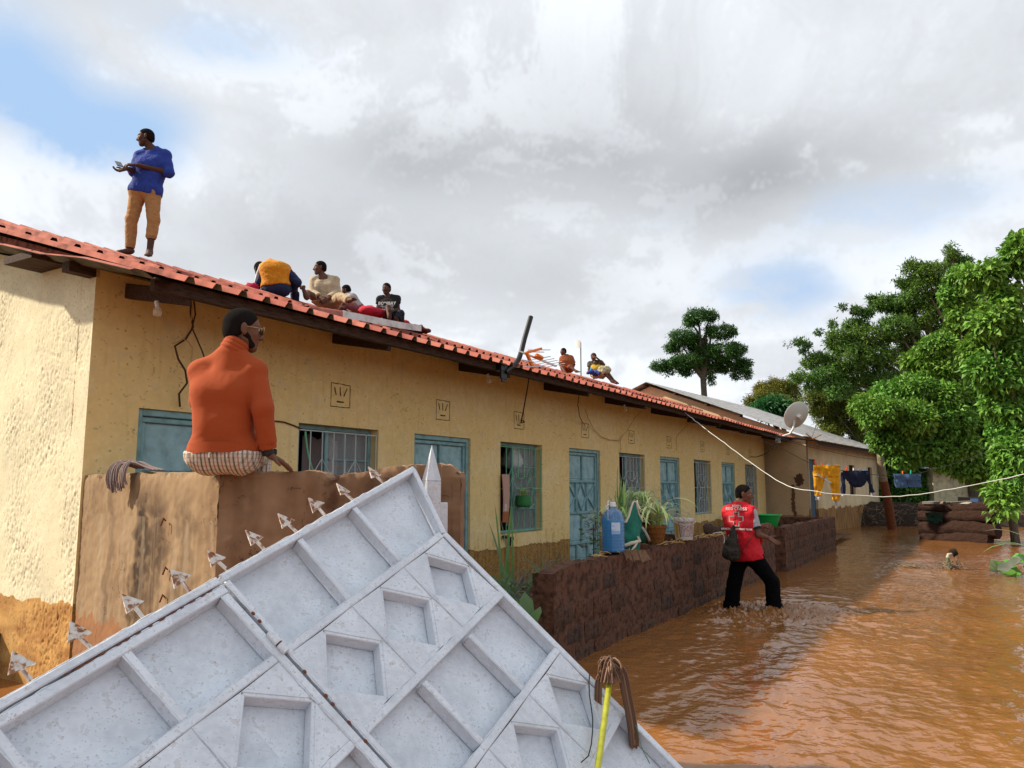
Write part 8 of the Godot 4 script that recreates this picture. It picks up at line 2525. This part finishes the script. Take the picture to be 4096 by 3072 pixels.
	words(t, "vest_lettering", "RED CROSS", 0.052, c + bs * Vector3(0.0, 0.128, -0.012), bs, M.print_white)
	words(t, "vest_lettering", "DISASTER RESPONSE TEAM", 0.031, c + bs * Vector3(0.0, -0.125, -0.006), bs, M.print_white)
	var rb := MB.new()
	rb.grid(25, 4, func(i: int, j: int):
		var an := -0.9 + 2.75 * i / 24.0
		var q := bs * Vector3(sin(an) * 0.195, 0, cos(an) * 0.15)
		return Vector3(-0.10, 0.885 + 0.016 * j, 0) + q)
	part("reflective_band", rb, grey, t)
	var zp := MB.new()
	zp.tube([Vector3(-0.03, 0.86, 0.165), Vector3(-0.02, 0.78, 0.168), Vector3(-0.015, 0.70, 0.162)], 0.005, 5)
	part("zip", zp, M.black_metal, t)
	trousers(t, J, mat("cloth_black", Color(0.004, 0.004, 0.005), 0.8, {tex = T.cloth, spec = 0.15}), {h = 0.0145, g = 0.022, to = [1.98, 1.98], waist = -0.02, extra = [[J.kl, J.kl.lerp(J.al, 0.7), 0.075, 0.082, 0.04], [J.kr, J.kr.lerp(J.ar, 0.7), 0.075, 0.082, 0.04]]})
	for q in [["kl", "al"], ["kr", "ar"]]:
		var cu := MB.new()
		cu.lathe([Vector2(0.080, -0.075), Vector2(0.102, -0.07), Vector2(0.106, 0.05), Vector2(0.100, 0.06), Vector2(0.085, 0.055)], 22, J[q[0]].lerp(J[q[1]], 0.70), Basis(Quaternion(Vector3.UP, (J[q[0]] - J[q[1]]).normalized())))
		part("rolled_cuff", cu, M.cloth_black, t)
	# drawstring bag on his back
	var R3 := Basis(Vector3.UP, LOOK)
	var bg := thing("drawstring_bag", "dark drawstring bag hanging at the wading man's back", "bag", t.position + R3 * Vector3(-0.285, 0.62, 0.14), LOOK)
	var bm := MB.new()
	nets(bm, [[Vector3(0, 0.10, 0), Vector3(0.01, 0.22, 0), 0.095, 0.075, 0.03], [Vector3(0.01, 0.22, 0), Vector3(0.035, 0.42, 0.0), 0.075, 0.022, 0.03], [Vector3(0.03, 0.08, 0), Vector3(-0.03, 0.10, 0.01), 0.085, 0.085, 0.03]], 0.011, [], noise(10.0, 3, 401), 0.02)
	part("sack", bm, mat("bag_dark", Color(0.030, 0.024, 0.017), 0.75, {tex = T.grime, scale = 2.0}), bg)
	var st := MB.new()
	st.tube([Vector3(0.035, 0.42, 0), Vector3(0.09, 0.62, 0.02), Vector3(0.16, 0.74, 0.0)], 0.004, 5)
	st.tube([Vector3(0.10, 0.10, 0.03), Vector3(0.20, 0.24, 0.06), Vector3(0.29, 0.36, 0.06)], 0.004, 5)
	part("cord", st, M.black_metal, bg)
